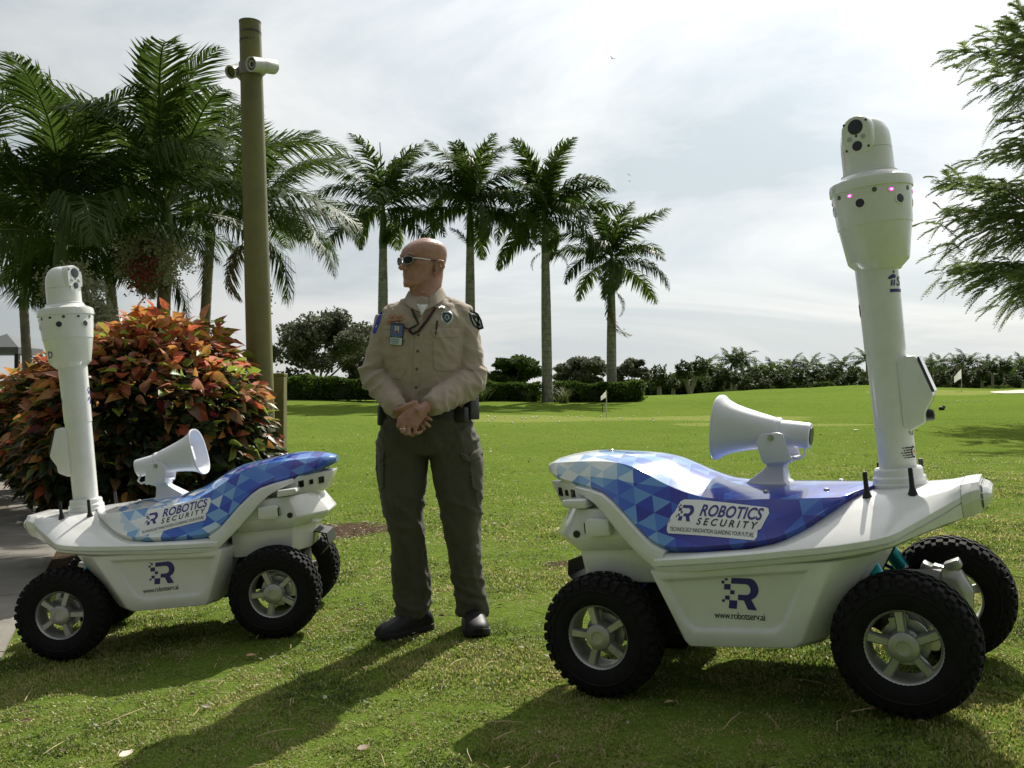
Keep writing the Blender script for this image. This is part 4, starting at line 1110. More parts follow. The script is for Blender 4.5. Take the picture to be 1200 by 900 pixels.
        m3 = MB(); decal(m3, [(.013 * math.cos(a), .02 * math.sin(a)) for a in np.linspace(0, 2 * PI, 16, endpoint=False)], [tuple(range(16))], on_mast(.001), -.092, .93, 1.0, 0, .006); m3.build('mast_mark', INDIGO, mob)
    sgn = keep_sgn
    return root
ROB_R = build_robot('R', 'large white robot on the right with magenta lights on its mast head')
ROB_L = build_robot('L', 'white robot standing in front of the red leaved bush, lights unlit')
# ================================================================== the guard
GY = 4.06                                   # distance of the standing figure
GS = FPX / GY                               # pixels per metre there
GX0 = (515 - 600) / GS
GZ0 = gzf(GX0, GY)
def G(px, py, dy=0.0):
    """figure coordinates (x right, y away, z up from the feet) of pixel px,py at depth GY+dy"""
    p = at(px, py, GY + dy)
    return Vector((p.x - GX0, dy, p.z - GZ0))
SKIN = mat('skin', (.41, .226, .165), .42, spec=.45, sss=.10, noise=(34, (.30, .142, .10), .36, .70, 9), bump=(150, .30, .003))
SHIRT = mat('shirt_khaki', (.37, .308, .245), .85, spec=.2, sheen=.1, noise=(13, (.33, .268, .20), .4, .75), bump=(420, .25, .0012))
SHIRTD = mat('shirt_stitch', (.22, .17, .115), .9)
TROUS = mat('trousers_olive', (.078, .075, .052), .85, spec=.2, sheen=.1, noise=(11, (.058, .056, .038), .4, .75), bump=(360, .25, .0012))
LEATHER = mat('shoe_black', (.010, .010, .0105), .52, spec=.35, noise=(24, (.022, .021, .02), .45, .8), bump=(90, .12, .002))
WEB = mat('belt_black', (.012, .012, .013), .55, bump=(200, .2, .001))
TEE = mat('tee_white', (.75, .75, .76), .8)

def wrinkle(me, amp, fn):
    no = [v.normal.copy() for v in me.vertices]
    for v, n in zip(me.vertices, no): v.co = v.co + n * (fn(v.co) * amp)
    me.update()
def ridged(p, s, off=0.0):
    return 1 - 2 * abs(mnoise.noise(Vector((p.x * s[0] + off, p.y * s[1] + off, p.z * s[2]))))
def crease(p, s, off=0.0, k=3.0):
    return max(0.0, ridged(p, s, off)) ** k
def ell(cx, cy, z, a, b, n=28, e=2.3, front=1.0):
    pts = []
    for k in range(n):
        t = 2 * PI * k / n; c, s = math.cos(t), math.sin(t)
        q = (abs(c) ** e + abs(s) ** e) ** (-1 / e)
        pts.append(Vector((cx + a * c * q, cy + b * s * q * (front if s < 0 else 1), z)))
    return pts
def guard():
    root = thing('person', 'bald guard in tan shirt and olive trousers standing with clasped hands', 'person', (GX0, GY, GZ0))
    # ---------------- head frame: facing left of the camera
    yaw = R(-90 - 64)                        # facing direction in x,y
    fdir = Vector((math.cos(R(180 + 39)), math.sin(R(180 + 39)), 0)); sdir = Vector((-fdir.y, fdir.x, 0))    # sdir: his left
    chin = G(474, 337.5).z; top = G(497, 277.5).z; HH = top - chin
    hc = Vector((G(495.2, 310).x, .02, chin))
    k = HH / .214
    def HP(f, s_, z): return hc + fdir * (f * k) + sdir * (s_ * k) + Vector((0, 0, z * k))
    zs = np.array([0.000, .006, .016, .035, .05, .064, .075, .10, .116, .13, .145, .16, .175, .188, .199, .207, .212])
    fr = np.array([.070, .084, .0905, .087, .089, .0885, .087, .087, .087, .0945, .0945, .088, .075, .058, .039, .020, .002])
    bk = np.array([.000, -.02, -.035, -.056, -.067, -.077, -.083, -.096, -.102, -.105, -.107, -.105, -.099, -.087, -.069, -.048, -.022])
    hw = np.array([.020, .033, .044, .054, .0595, .064, .067, .0705, .0725, .0755, .0775, .0775, .074, .066, .052, .036, .016])
    body = MB()
    def headring(z):
        f = interp(zs, fr, z); b = interp(zs, bk, z); w = interp(zs, hw, z)
        c0 = b + (f - b) * .42
        ring = []
        for i in range(40):
            t = 2 * PI * i / 40; c, s_ = math.cos(t), math.sin(t)
            if c > 0: e, L = 2.35, f - c0
            else: e, L = 2.05, c0 - b
            q = (abs(c) ** e + abs(s_) ** e) ** (-1 / e)
            x = c0 + L * c * q; y = w * s_ * q
            # eye sockets and hollow beneath the cheek bone
            if c > 0:
                x -= .011 * math.exp(-((z - .113) / .011) ** 2) * math.exp(-((abs(y) - .031) / .017) ** 2)
                y *= 1 - .05 * math.exp(-((z - .055) / .02) ** 2)
            ring.append(HP(x, y, z))
        return ring
    body.loft([headring(z) for z in np.interp(np.linspace(0, 16, 60), np.arange(17), zs)])
    # nose
    body.loft([[HP(f + .002 * 0, s_, z) for f, s_ in ((.07, -w), (.07, w), (p - .004, w * .7), (p, 0), (p - .004, -w * .7))] for z, p, w in ((.124, .092, .010), (.108, .0955, .0090), (.097, .105, .0110), (.084, .1185, .0145), (.0765, .1205, .0165), (.071, .112, .0175), (.069, .096, .013))])
    for s_ in (1, -1):
        body.ellipsoid(HP(.097, .0140 * s_, .0755), (.010, .0085, .008), 10)
        body.tube([HP(.086, .012 * s_, .1285), HP(.0875, .030 * s_, .133), HP(.076, .047 * s_, .129)], [.0075, .0085, .006], 8)      # brow
        body.tube([HP(.070, .038 * s_, .096), HP(.052, .057 * s_, .094), HP(.025, .066 * s_, .098)], [.008, .009, .006], 8)         # cheek bone
        # ear: rim, lobe, hollow
        e0 = [(-.008, .073, .094), (-.018, .085, .110), (-.034, .093, .106), (-.041, .092, .086), (-.030, .084, .064), (-.014, .074, .050), (-.006, .070, .062)]
        body.tube([HP(a, b * s_, c) for a, b, c in e0], [.0065, .0078, .0082, .0078, .0082, .0095, .006], 10)
        body.ellipsoid(HP(-.022, .078 * s_, .080), (.017 * k, .0065 * k, .026 * k), 12, 0, Matrix((fdir, sdir, Vector((0, 0, 1)))).transposed())
        # jaw line
        body.tube([HP(-.012, .053 * s_, .064), HP(.018, .048 * s_, .036), HP(.055, .032 * s_, .016), HP(.078, .012 * s_, .010)], [.011, .011, .012, .012], 8)
    body.tube([HP(.080, -.023, .0505), HP(.0905, -.008, .0535), HP(.0915, 0, .0528), HP(.0905, .008, .0535), HP(.080, .023, .0505)], [.003, .0052, .005, .0052, .003], 8)   # upper lip
    body.tube([HP(.080, -.020, .0445), HP(.0905, 0, .0418), HP(.080, .020, .0445)], [.003, .0062, .003], 8)
    body.ellipsoid(HP(.080, 0, .014), (.015, .020, .015), 12)
    # neck and trunk under the clothes
    nb = G(498, 353); nt = HP(-.030, 0, .05)
    body.tube([nt + Vector((0, 0, .03)), nt, nb + Vector((0, .02, .03)), nb + Vector((0, .02, -.06))], [.062 * k, .061, .064, .085], 20)
    body.tube([HP(.045, 0, .012), HP(-.005, 0, -.02), nb + Vector((-.01, -.02, .0))], [.03, .042, .046], 12)
    cxs = lambda z: interp([.9, 1.1, 1.45], [-.045, -.066, -.07], z)
    body.loft([ell(cxs(z), .02, z, a, b) for z, a, b in ((.80, .15, .095), (.95, .15, .10), (1.10, .145, .10), (1.28, .155, .10), (1.38, .14, .08), (1.43, .09, .06))])
    # arms
    LS, LE, LW = Vector((-.212, .02, 1.335)), Vector((-.282, -.015, 1.10)), Vector((-.165, -.185, .955))      # picture-left arm
    RS, RE, RW = Vector((.092, .03, 1.340)), Vector((.142, -.02, 1.085)), Vector((-.035, -.215, .975))
    body.tube([LS, (LS + LE) / 2, LE, (LE + LW) / 2, LW], [.048, .044, .040, .036, .028], 14)
    body.tube([RS, (RS + RE) / 2, RE, (RE + RW) / 2, RW], [.048, .044, .040, .036, .028], 14)
    # legs
    for hip, kn, an in ((G(473, 520, .02), G(478.5, 622, .0), G(484, 716, .03)), (G(532, 520, .02), G(541, 622, .0), G(552.5, 712, .01))):
        body.tube([hip + Vector((0, 0, .05)), hip, kn, an, an + Vector((0, 0, -.04))], [.075, .075, .05, .035, .035], 14)
    # ---- hands.  front hand (his left) lies over the other wrist
    def finger(pts, r):
        body.tube(pts, r, 10)
        for p, q in zip(pts, r): body.ellipsoid(p, (q * 1.06, q * 1.06, q * 1.06), 8)
    w0 = G(499.5, 478, -.225)
    K = [G(468.5, 491.5, -.262), G(472.5, 496.5, -.264), G(479, 500, -.262), G(486.5, 500.5, -.256)]     # knuckles index..little
    B = [G(488, 471, -.238), G(491.5, 475.5, -.246), G(495, 480, -.246), G(498.5, 485, -.24)]
    # palm as a slab between the carpal row and the knuckles
    palm_dir = (K[1] - w0).normalized()
    rows = []
    for t in (0, .35, .7, 1.0):
        ring_f = [B[i].lerp(K[i], t) for i in range(4)]
        th = .013 - .002 * t
        ring = [ring_f[0] + Vector((-.004, .006, .008)) * (1.0)] + [p + Vector((0, -th + (.003 if i in (0, 3) else 0), 0)) for i, p in enumerate(ring_f)] + [ring_f[3] + Vector((.006, .006, -.006))] + [p + Vector((0, th + .006, 0)) for p in reversed(ring_f)]
        rows.append(ring)
    body.loft(rows)
    body.tube([RW, w0 + Vector((0, .0, 0)), B[1].lerp(B[2], .5).lerp(K[1], .3)], [(.029), (.026), (.022)], 12)
    for p in K: body.ellipsoid(p + Vector((0, .001, 0)), (.0115, .0115, .0115), 10)
    for a, b in zip(B, K): body.tube([a + Vector((0, -.004, 0)), b], [.0085, .0105], 8)
    tips = [(G(467, 499, -.268), G(470.5, 503, -.245), G(476, 503, -.225)), (G(472, 505.5, -.270), G(476, 508, -.246), G(481, 507, -.226)),
            (G(478.5, 507.8, -.266), G(483, 509.5, -.243), G(488, 508, -.224)), (G(486.5, 507, -.256), G(490, 507.5, -.238), G(494, 505.5, -.222))]
    for i, (kk, tp) in enumerate(zip(K, tips)):
        r0 = (.0098, .0102, .0098, .0086)[i]
        finger([kk, tp[0], tp[1], tp[2]], [r0 * 1.08, r0 * 1.02, r0 * .95, r0 * .8])
    finger([G(486, 472.5, -.240), G(476, 476.5, -.252), G(468.5, 480, -.246), G(463.5, 480, -.236)], [.0145, .0128, .0108, .0088])     # thumb
    # rear hand (his right): palm behind, fingertips show beneath
    pw = G(472, 483, -.18)
    body.tube([LW, pw, G(484, 487, -.200), G(492, 491, -.205)], [.027, .027, (.033), .028], 12)
    for (a, b, c, r) in ((G(492, 486, -.213), G(500, 489, -.222), G(505, 492, -.212), .0088), (G(492, 491, -.212), G(499, 496, -.224), G(503, 499.5, -.216), .0092), (G(489, 494, -.211), G(494.5, 499, -.22), G(497, 502.5, -.215), .009), (G(486, 495, -.210), G(489, 500, -.216), G(491, 503, -.212), .0082)):
        finger([a, b, c], [r * 1.05, r, r * .85])
    finger([G(478, 480, -.20), G(486, 478, -.212), G(492, 480, -.205)], [.012, .011, .009])
    bme = remeshed(body, 'body', SKIN, .0030, 3, .4)
    link('body', bme, root)
    # wedding ring
    rg = MB(); c = tips[1][0].lerp(K[1], .1); d = (tips[1][0] - K[1]).normalized(); c = K[1].lerp(tips[1][0], .72)
    Q = d.to_track_quat('Z', 'Y').to_matrix().to_4x4(); Q.translation = c
    rg.lathe([(.0100, -.0028), (.0119, -.0024), (.0122, 0), (.0119, .0024), (.0100, .0028)], 18, 0, Q, caps=False)
    rg.build('finger_ring', mat('ring_gold', (.75, .62, .38), .25, metal=1.0), root, smooth=60)
    # finger nails of the lower hand
    # ---------------- sunglasses
    gl = MB()
    for s_ in (1, -1):
        outline = []
        for t in np.linspace(0, 2 * PI, 18, endpoint=False):
            c, si = math.cos(t), math.sin(t); e = 2.6; q = (abs(c) ** e + abs(si) ** e) ** (-1 / e)
            yy = .033 + .0265 * c * q; zz_ = .1165 + .0155 * si * q * (1.0 if si > 0 else 1.05) - .004 * max(0, -c) * (1 if si < 0 else 0)
            ff = .1005 - 6.0 * max(0, yy - .012) ** 2 - .004 * (1 if si < 0 else 0) * abs(si)
            outline.append((ff, yy * s_, zz_))
        fr_ = [HP(a + .0015, b, c - .008) for a, b, c in outline]; bk_ = [HP(a - .002, b, c - .008) for a, b, c in outline]
        cen = HP(.1025 - 6 * .021 ** 2, .033 * s_, .1075)
        n = len(fr_)
        gl.add(fr_ + bk_ + [cen], [(i, (i + 1) % n, 2 * n) for i in range(n)] + [(i, (i + 1) % n, n + (i + 1) % n, n + i) for i in range(n)] + [tuple(range(n, 2 * n))], 0)
        gl.tube(fr_ + [fr_[0]], .0011, 6, 1)
        pts = [HP(.088, .0585 * s_, .113), HP(.080, .066 * s_, .1135), HP(.055, .0735 * s_, .1125), HP(.015, .0785 * s_, .110), HP(-.018, .0805 * s_, .1085)]
        gl.tube(pts, [.0030, .0034, .0026, .0022, .0020], 8, 1)
        gl.tube([HP(.015, .0788 * s_, .110), HP(-.012, .0806 * s_, .109), HP(-.03, .0815 * s_, .103)], .0031, 8, 2)
    gl.tube([HP(.1005, -.008, .1115), HP(.1035, 0, .1125), HP(.1005, .008, .1115)], .0016, 6, 1)
    gl.build('sunglasses', [mat('sunglass_lens', (.006, .007, .006), .12, spec=.35), mat('sunglass_frame', (.55, .54, .52), .3, metal=.9), BLACKP], root, smooth=50)

    # ---------------- shirt
    sh = MB()
    def col(t): return cxs(t)
    tor = [(.935, -.057, .172, .124), (.965, -.058, .172, .128), (1.0, -.061, .172, .130), (1.06, -.064, .173, .131), (1.13, -.066, .178, .131), (1.20, -.068, .190, .130), (1.27, -.068, .192, .126), (1.33, -.066, .190, .116), (1.365, -.064, .176, .100), (1.395, -.064, .146, .084), (1.415, -.065, .108, .074), (1.432, -.066, .080, .066)]
    sh.loft([ell(c, .022, z, a, b, 36, 2.35, 1.05) for z, c, a, b in tor])
    # shoulders
    sh.tube([Vector((-.10, .025, 1.385)), Vector((-.165, .025, 1.366)), Vector((-.222, .02, 1.335))], [.045, .055, .060], 16)
    sh.tube([Vector((-.03, .03, 1.395)), Vector((.045, .03, 1.380)), Vector((.105, .03, 1.345))], [.046, .056, .062], 16)
    def sleeve(S, E, W, r):
        p = [S, S.lerp(E, .3), S.lerp(E, .62), E + (S - E).normalized() * .035, E + Vector((0, 0, -.008)), E.lerp(W, .22), E.lerp(W, .5), E.lerp(W, .78), W.lerp(E, -.02)]
        sh.tube(p, r, 18)
        sh.ellipsoid(E, (r[4] * 1.0, r[4] * 1.0, r[4] * 1.0), 14)
    sleeve(LS + Vector((-.004, 0, .01)), LE, LW + Vector((.012, 0, -.004)), [.060, .060, .056, .054, .055, .054, .049, .042, .037])
    sleeve(RS + Vector((.006, 0, .01)), RE, RW + Vector((.012, .004, -.004)), [.060, .061, .059, .058, .060, .059, .054, .047, .041])
    # hanging cloth below the picture-right forearm and side bulge over the belt
    sh.tube([RE + Vector((-.005, .0, -.035)), RE + Vector((-.055, -.06, -.075)), RE + Vector((-.10, -.10, -.085))], [.044, .038, .028], 12)
    sme = remeshed(sh, 'shirt', SHIRT, .0065, 7, .5)
    def sfold(p):
        # folds across the arms, faint drape on the chest, gathers over the belt
        arm = smoothstep(.12, .20, abs(p.x + .06)); low = smoothstep(1.10, .95, p.z)
        f = .35 * ridged(p, (7, 8, 5.5)) + .75 * crease(Vector((p.x, p.y, p.z + .7 * abs(p.x + .06))), (6, 6, 12), 4.2, 4) - .3 * crease(p, (11, 11, 9), 14.2, 4)
        body_f = .30 * ridged(p, (9, 3, 4), 7.7) + .8 * crease(Vector((p.x + .4 * p.z, p.y, p.z)), (9, 3, 3.4), 2.1, 4) + .45 * crease(Vector((p.x, p.y, p.z + .5 * abs(p.x + .06))), (4, 3, 13), 6.1, 4)
        elbow = math.exp(-((p.z - 1.10) / .10) ** 2) * arm
        diag = crease(Vector((p.x, p.y, p.z + .6 * abs(p.x + .06))), (4, 4, 15), 1.3, 2.5)
        yoke = crease(Vector((p.x + .5 * p.z, p.y, p.z)), (8, 4, 8), 9.3, 4) * smoothstep(1.30, 1.40, p.z)
        return float((.70 * arm) * f + .42 * (1 - arm) * body_f + .6 * low * (1 - arm) * crease(p, (20, 6, 5), 3.3, 2) + 1.0 * elbow * diag + .5 * yoke)
    wrinkle(sme, .0150, sfold)
    wrinkle(sme, .0032, lambda p: ridged(p, (24, 24, 30), 8.8))
    so = link('shirt', sme, root)
    bv = BVHTree.FromPolygons([v.co.copy() for v in sme.vertices], [tuple(p.vertices) for p in sme.polygons])
    def drape_grid(outline, lift, mb, mi=0, step=.006, rim=.004, dirv=Vector((0, 1, 0)), origin=None):
        """outline: pixel polygon (photo); the piece follows the cloth under it"""
        bm = bmesh.new()
        vs = [bm.verts.new((x, -y, 0)) for x, y in outline]
        bm.faces.new(vs); bmesh.ops.triangulate(bm, faces=bm.faces)
        for _ in range(6):
            ed = [e for e in bm.edges if e.calc_length() > step * GS]
            if not ed: break
            bmesh.ops.subdivide_edges(bm, edges=ed, cuts=1); bmesh.ops.triangulate(bm, faces=bm.faces)
        bm.verts.index_update(); bnd = set(v.index for v in bm.verts if v.is_boundary)
        pts = []
        for v in bm.verts:
            o3 = Vector((0 - GX0, -GY, CAMZ - GZ0)); g = G(v.co.x, -v.co.y, 0.0); d = (g - o3).normalized()
            h = bv.ray_cast(o3, d)
            q = h[0] if h[0] is not None else g
            if h[0] is not None and q.y > .12: q = g
            pts.append(q - d * (lift if v.index not in bnd else (lift if rim == 0 else .0006)))
        fs = [tuple(v.index for v in f.verts) for f in bm.faces]
        bm.free(); mb.add(pts, fs, mi); return pts
    def patch(name, outline, lift, m, parent=so, step=.008):
        mb = MB(); drape_grid(outline, lift, mb, 0, step); return mb.build(name, m, parent, smooth=50)
    # placket, buttons, pockets
    patch('placket', [(487, 372), (496, 371), (493, 420), (490.5, 478), (481.5, 478), (484, 420)], .0030, SHIRT)
    for py in (392.5, 411.5, 432.5, 454):
        b = MB(); px = interp([392, 454], [490.5, 487.5], py); o3 = Vector((0 - GX0, -GY, CAMZ - GZ0)); d = (G(px, py) - o3).normalized(); h = bv.ray_cast(o3, d)
        Mx = Matrix.Translation(h[0] - d * .003) @ (-d).to_track_quat('Z', 'Y').to_matrix().to_4x4()
        b.lathe([(.0062, -.001), (.0065, .0015), (.0052, .0026), (.0040, .0018), (0, .0018)], 16, 0, Mx); b.build('button', mat('button_brown', (.10, .075, .05), .4), so, smooth=40)
    patch('pocket', [(506, 396), (537, 394), (538, 429), (532, 435), (512, 436), (507, 430)], .0042, SHIRT)
    patch('pocket_flap', [(505, 386), (521, 384.5), (538.5, 385), (538.5, 395), (531, 396.5), (513, 397.5), (506, 394)], .0075, SHIRT)
    patch('pocket', [(452, 396), (477, 397), (477, 432), (470, 446), (455, 443), (452, 430)], .0042, SHIRT)
    patch('pocket_flap', [(449, 387), (463, 388.5), (477, 389), (477, 399), (462, 399), (449.5, 396)], .0075, SHIRT)
    # collar: a stand round the neck folding over into two leaves with points
    ccx, ccy = -.064, .026
    def czt(a): return 1.478 + .012 * math.sin(a) + .008 * math.cos(a) - .030 * max(0, -math.sin(a)) ** 2      # top edge (a: 0 = picture right, -90 = front)
    rings = []
    N_ = 40
    for i in range(N_ + 1):
        t = i / N_; a = R(-90 + 22) + R(360 - 44) * t
        c, s_ = math.cos(a), math.sin(a); zt = czt(a)
        fp = max(0, 1 - min(t, 1 - t) / .17)                  # 1 at the front ends
        def Pt(r, z, da=0.0, lay=0.0):
            c2, s2 = math.cos(a + da), math.sin(a + da); q = Vector((ccx + r * c2, ccy + r * 1.02 * s2, z))
            if lay and s2 < .5:
                o3 = Vector((0 - GX0, -GY, CAMZ - GZ0)); dv = q - o3; L = dv.length; dv.normalize(); h = bv.ray_cast(o3, dv)
                if h[0] is not None and h[3] < L + .004: q = h[0] - dv * lay
            return q
        sg = -1 if t < .5 else 1
        drop = .040 + .030 * fp ** 1.2; out = .093 + .016 * fp
        rings.append([Pt(.066, zt - .045), Pt(.067, zt - .004), Pt(.070, zt + .002), Pt(.075, zt - .002), Pt(.084 + .004 * fp, zt - drop * .5, -sg * R(-4) * fp, .010), Pt(out, zt - drop, -sg * R(-18) * fp, .009), Pt(out - .003, zt - drop - .001, -sg * R(-18) * fp, .005), Pt(.078, zt - drop * .5, 0, .004), Pt(.070, zt - .012), Pt(.069, zt - .045)])
    cm_ = MB(); cm_.loft(rings); cm_.build('collar', SHIRT, so, smooth=50)
    # white tee at the neck
    tee = MB(); drape_grid([(485.5, 354.5), (492, 357), (502, 356.5), (501, 361), (494, 369.5), (488.5, 362)], .006, tee, 0, .006); tee.build('undershirt', TEE, root, smooth=60)
    # open neck, darker inside facings
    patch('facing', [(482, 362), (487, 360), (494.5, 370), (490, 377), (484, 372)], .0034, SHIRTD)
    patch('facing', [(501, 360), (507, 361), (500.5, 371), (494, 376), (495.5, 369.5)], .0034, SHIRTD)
    # cuffs
    for a, b, r in ((LW + Vector((.012, 0, -.004)), LE, .038), (RW + Vector((.012, .004, -.004)), RE, .041)):
        d = (b - a).normalized(); cf = MB(); cf.tube([a - d * .004, a + d * .004, a + d * .062, a + d * .068], [(r * .96), (r * 1.02), (r * 1.10), (r * 1.07)], 22); wr = cf.mesh('cuff', SHIRT, 50)
        wrinkle(wr, .002, lambda p: ridged(p, (30, 30, 30))); link('cuff', wr, so)
    # belt and gear
    be = MB(); be.loft([[p * 1.0 for p in ell(-.057, .022, z, .186, .133, 40, 2.35, 1.05)] for z in (.915, .955)]); be.build('belt', WEB, root, smooth=40)
    bu = MB(); bu.box((-.075, -.121, .935), (.05, .012, .034)); bu.build('buckle', mat('buckle_dark', (.06, .06, .06), .3, metal=.8), root, bevel=.003)
    def pouch(name, c, size, rz, taper=.92):
        p = MB(); p.box(c, size, 0, Matrix.Rotation(rz, 3, 'Z'), taper); return p.build(name, WEB, root, smooth=30, bevel=.006)
    pouch('holster', G(551, 478, -.02), (.055, .075, .10), -.5); pouch('belt_pouch', G(541, 486, -.09), (.055, .035, .065), -.55)
    ra = pouch('belt_radio', G(447.5, 487, -.02), (.034, .05, .085), .3); 
    kn = MB(); c = G(447, 477, -.03); kn.lathe([(.011, 0), (.011, .018), (.008, .022), (0, .022)], 12, 0, Matrix.Translation(c)); kn.lathe([(.007, 0), (.0065, .03), (0, .032)], 10, 0, Matrix.Translation(c + Vector((.012, .02, 0)))); kn.build('radio_knob', BLACKP, ra, smooth=40)
    bt = pouch('baton', G(448.5, 512, .05), (.022, .03, .11), .2)
    # shoulder patches, badge, name tape
    PATCH = mat('patch_black', (.02, .024, .024), .8, bump=(300, .3, .001)); PSIL = mat('patch_silver', (.50, .52, .50), .7); PGRN = mat('patch_green', (.03, .07, .06), .7)
    def layered(name, layers, parent=so, lift0=.003):
        ob = None
        for i, (o_, m) in enumerate(layers):
            mb = MB(); drape_grid(o_, lift0 + .0018 * i, mb, 0, .0045)
            if ob is None: ob = mb.build(name, m, parent, smooth=50)
            else: mb.build(name + '_mark', m, ob, smooth=50) if parent is not so else patch_sub(name, mb, m, ob)
    def patch_sub(name, mb, m, ob): mb.build(name + '_mark', m, so, smooth=50)
    layered('shoulder_patch', [([(549.5, 366.5), (553, 363), (560.5, 367.5), (564.5, 375), (567, 385), (561.5, 386.8), (555, 382.5), (551, 375)], PATCH),
                               ([(551.8, 368), (554, 366), (559.5, 369.3), (562.8, 375.8), (564.8, 383.6), (561.3, 384.5), (556.2, 381), (552.9, 374.5)], PSIL),
                               ([(552.6, 368.8), (554.2, 367.2), (559, 370.1), (562, 376.2), (563.8, 382.6), (561.2, 383.2), (556.9, 380), (553.8, 374.2)], PATCH),
                               ([(556.2, 373.2), (558.2, 371.5), (560, 374.8), (562, 377), (563, 379.3), (559.7, 379), (557.4, 376.4)], PSIL)])
    layered('badge', [([(516.5, 366.5), (520, 364.2), (523.5, 364.4), (527.5, 365), (530.8, 368), (531.2, 373), (528.6, 377.5), (524.2, 381), (519.5, 378), (516.6, 373)], mat('badge_silver', (.52, .54, .54), .3, metal=.8)),
                      ([(517.8, 367.3), (520.4, 365.6), (523.6, 365.7), (527, 366.2), (529.6, 368.6), (529.9, 372.7), (527.7, 376.6), (524.1, 379.4), (520.3, 377), (517.8, 372.7)], PGRN),
                      ([(520.6, 369.5), (523.8, 367.6), (527.2, 370), (527, 373.5), (524, 375.6), (520.9, 373.4)], PSIL),
                      ([(521.6, 370.2), (523.8, 368.8), (526.2, 370.6), (526.1, 373), (524, 374.5), (521.8, 373)], PGRN),
                      ([(522.6, 371.8), (523.5, 371.2), (524, 370.2), (524.5, 371.2), (525.4, 371.8), (524.5, 372.4), (524, 373.4), (523.5, 372.4)], TEE)])
    layered('name_tape', [([(454.5, 371), (456, 368.5), (474, 368.2), (473.8, 374), (470, 379.2), (452, 380.8)], mat('name_tan', (.36, .20, .10), .7)),
                          ([(456.6, 371.4), (462.5, 370.4), (462.3, 373), (456, 374.4)], mat('name_flag', (.18, .12, .10), .7)),
                          ([(464, 371), (472, 370.2), (471.6, 372), (463.6, 372.9)], mat('name_print', (.20, .10, .05), .7)), ([(456, 376.4), (470, 374.4), (469.5, 376), (455.4, 378.2)], mat('name_print', (.20, .10, .05), .7))])
    layered('collar_pin', [([(512.5, 359.3), (516, 357.2), (521.5, 358.6), (521.2, 361.5), (517, 360.6), (514.8, 362.3)], mat('pin_silver', (.75, .75, .74), .25, metal=1.0))], root, .016)
    # blue patch on the far sleeve
    layered('sleeve_patch', [([(448.3, 366), (446.4, 364.8), (441.5, 374), (436.2, 388.5), (437.4, 391), (440.2, 390.4), (444.5, 379)], mat('patch_blue', (.03, .05, .42), .7)), ([(441.0, 380), (439.4, 384.4), (441.0, 384.6), (442.6, 380.6)], PSIL)])
    # pen
    pe = MB(); a, b = G(513, 376.5), G(510.3, 393.2); o3 = Vector((0 - GX0, -GY, CAMZ - GZ0))
    def on_sh(px, py, lift):
        d = (G(px, py) - o3).normalized(); h = bv.ray_cast(o3, d); return h[0] - d * lift
    pe.tube([on_sh(512.6, 376, .007), on_sh(510.6, 392.5, .007)], [.0040, .0032], 10); pe.tube([on_sh(514.6, 381, .0105), on_sh(511.8, 381.3, .0105), on_sh(511, 390.5, .0095)], .0014, 6); pe.build('pen', BLACKP, so, smooth=50)
    # lanyard and card
    la = MB()
    def strap(pts, w):
        P = [on_sh(x, y, .012 if 2 < i < len(pts) else .010) for i, (x, y) in enumerate(pts)]
        rings = []
        for i, p in enumerate(P):
            d = (P[min(i + 1, len(P) - 1)] - P[max(i - 1, 0)]).normalized(); a = d.cross(Vector((0, -1, 0))).normalized() * w / 2
            rings.append([p - a, p + a, p + a + Vector((0, .0015, 0)), p - a + Vector((0, .0015, 0))])
        la.loft(rings)
    strap([(510.5, 360), (505, 368.5), (498.5, 378), (491, 387.5), (484, 391.5), (479, 387)], .012)
    strap([(482.5, 362), (486, 370), (490.5, 379.5), (486, 382.5), (479, 386)], .009)
    strap([(479.5, 386), (474, 384), (470.5, 381.5)], .006)
    lo = la.build('lanyard', mat('lanyard_black', (.012, .010, .011), .7), root, smooth=40)
    red = MB()
    for i in range(9):
        t = i / 8.0; x = 509 - 20 * t; y = 362.5 + 25 * t
        p = on_sh(x, y, .0142); s_ = .0021
        red.add([p + Vector((a * s_, 0, b * s_)) for a, b in ((-1.6, -.3), (.3, -1.4), (1.6, .3), (-.3, 1.4))], [(0, 1, 2, 3)])
    red.build('lanyard_print', mat('print_red', (.40, .01, .02), .6), lo)
    cd = MB(); c = on_sh(465, 391.5, .016); tl = R(5)
    Mx = Matrix.Rotation(tl, 3, 'Y') @ Matrix.Rotation(R(-12), 3, 'Z') @ Matrix.Rotation(R(4), 3, 'X')
    cd.box(c, (.060, .007, .094), 0, Mx)
    co = cd.build('id_card', mat('card_holder', (.02, .025, .03), .3), lo, bevel=.003)
    fc = MB()
    for (x, z, w, h, mi) in ((0, .014, .052, .050, 0), (0, -.030, .052, .030, 1), (.001, .020, .018, .026, 2), (.001, .026, .009, .011, 3), (.001, .012, .014, .010, 4), (-.004, -.022, .036, .004, 5), (-.004, -.031, .036, .0035, 5), (-.004, -.039, .030, .003, 5), (0, -.0095, .030, .004, 1)):
        fc.box(c + Mx @ Vector((x, -.0040 - (.0004 if mi == 0 or mi == 1 else .0012 + .0003 * mi), z)), (w, .0008, h), mi, Mx)
    fc.build('card_print', [mat('card_blue', (.10, .14, .34), .3), mat('card_pale', (.55, .60, .66), .3), mat('card_photo', (.62, .62, .62), .4), mat('card_face', (.45, .25, .18), .5), mat('card_red', (.35, .08, .06), .5), mat('card_text', (.22, .25, .32), .5)], lo)
    cp = MB(); cp.tube([on_sh(470.5, 381.5, .016), on_sh(466, 378.5, .018), c + Vector((.0, -.004, .05))], .0022, 8); cp.build('card_clip', STEEL, lo, smooth=50)

    # ---------------- trousers
    tr = MB()
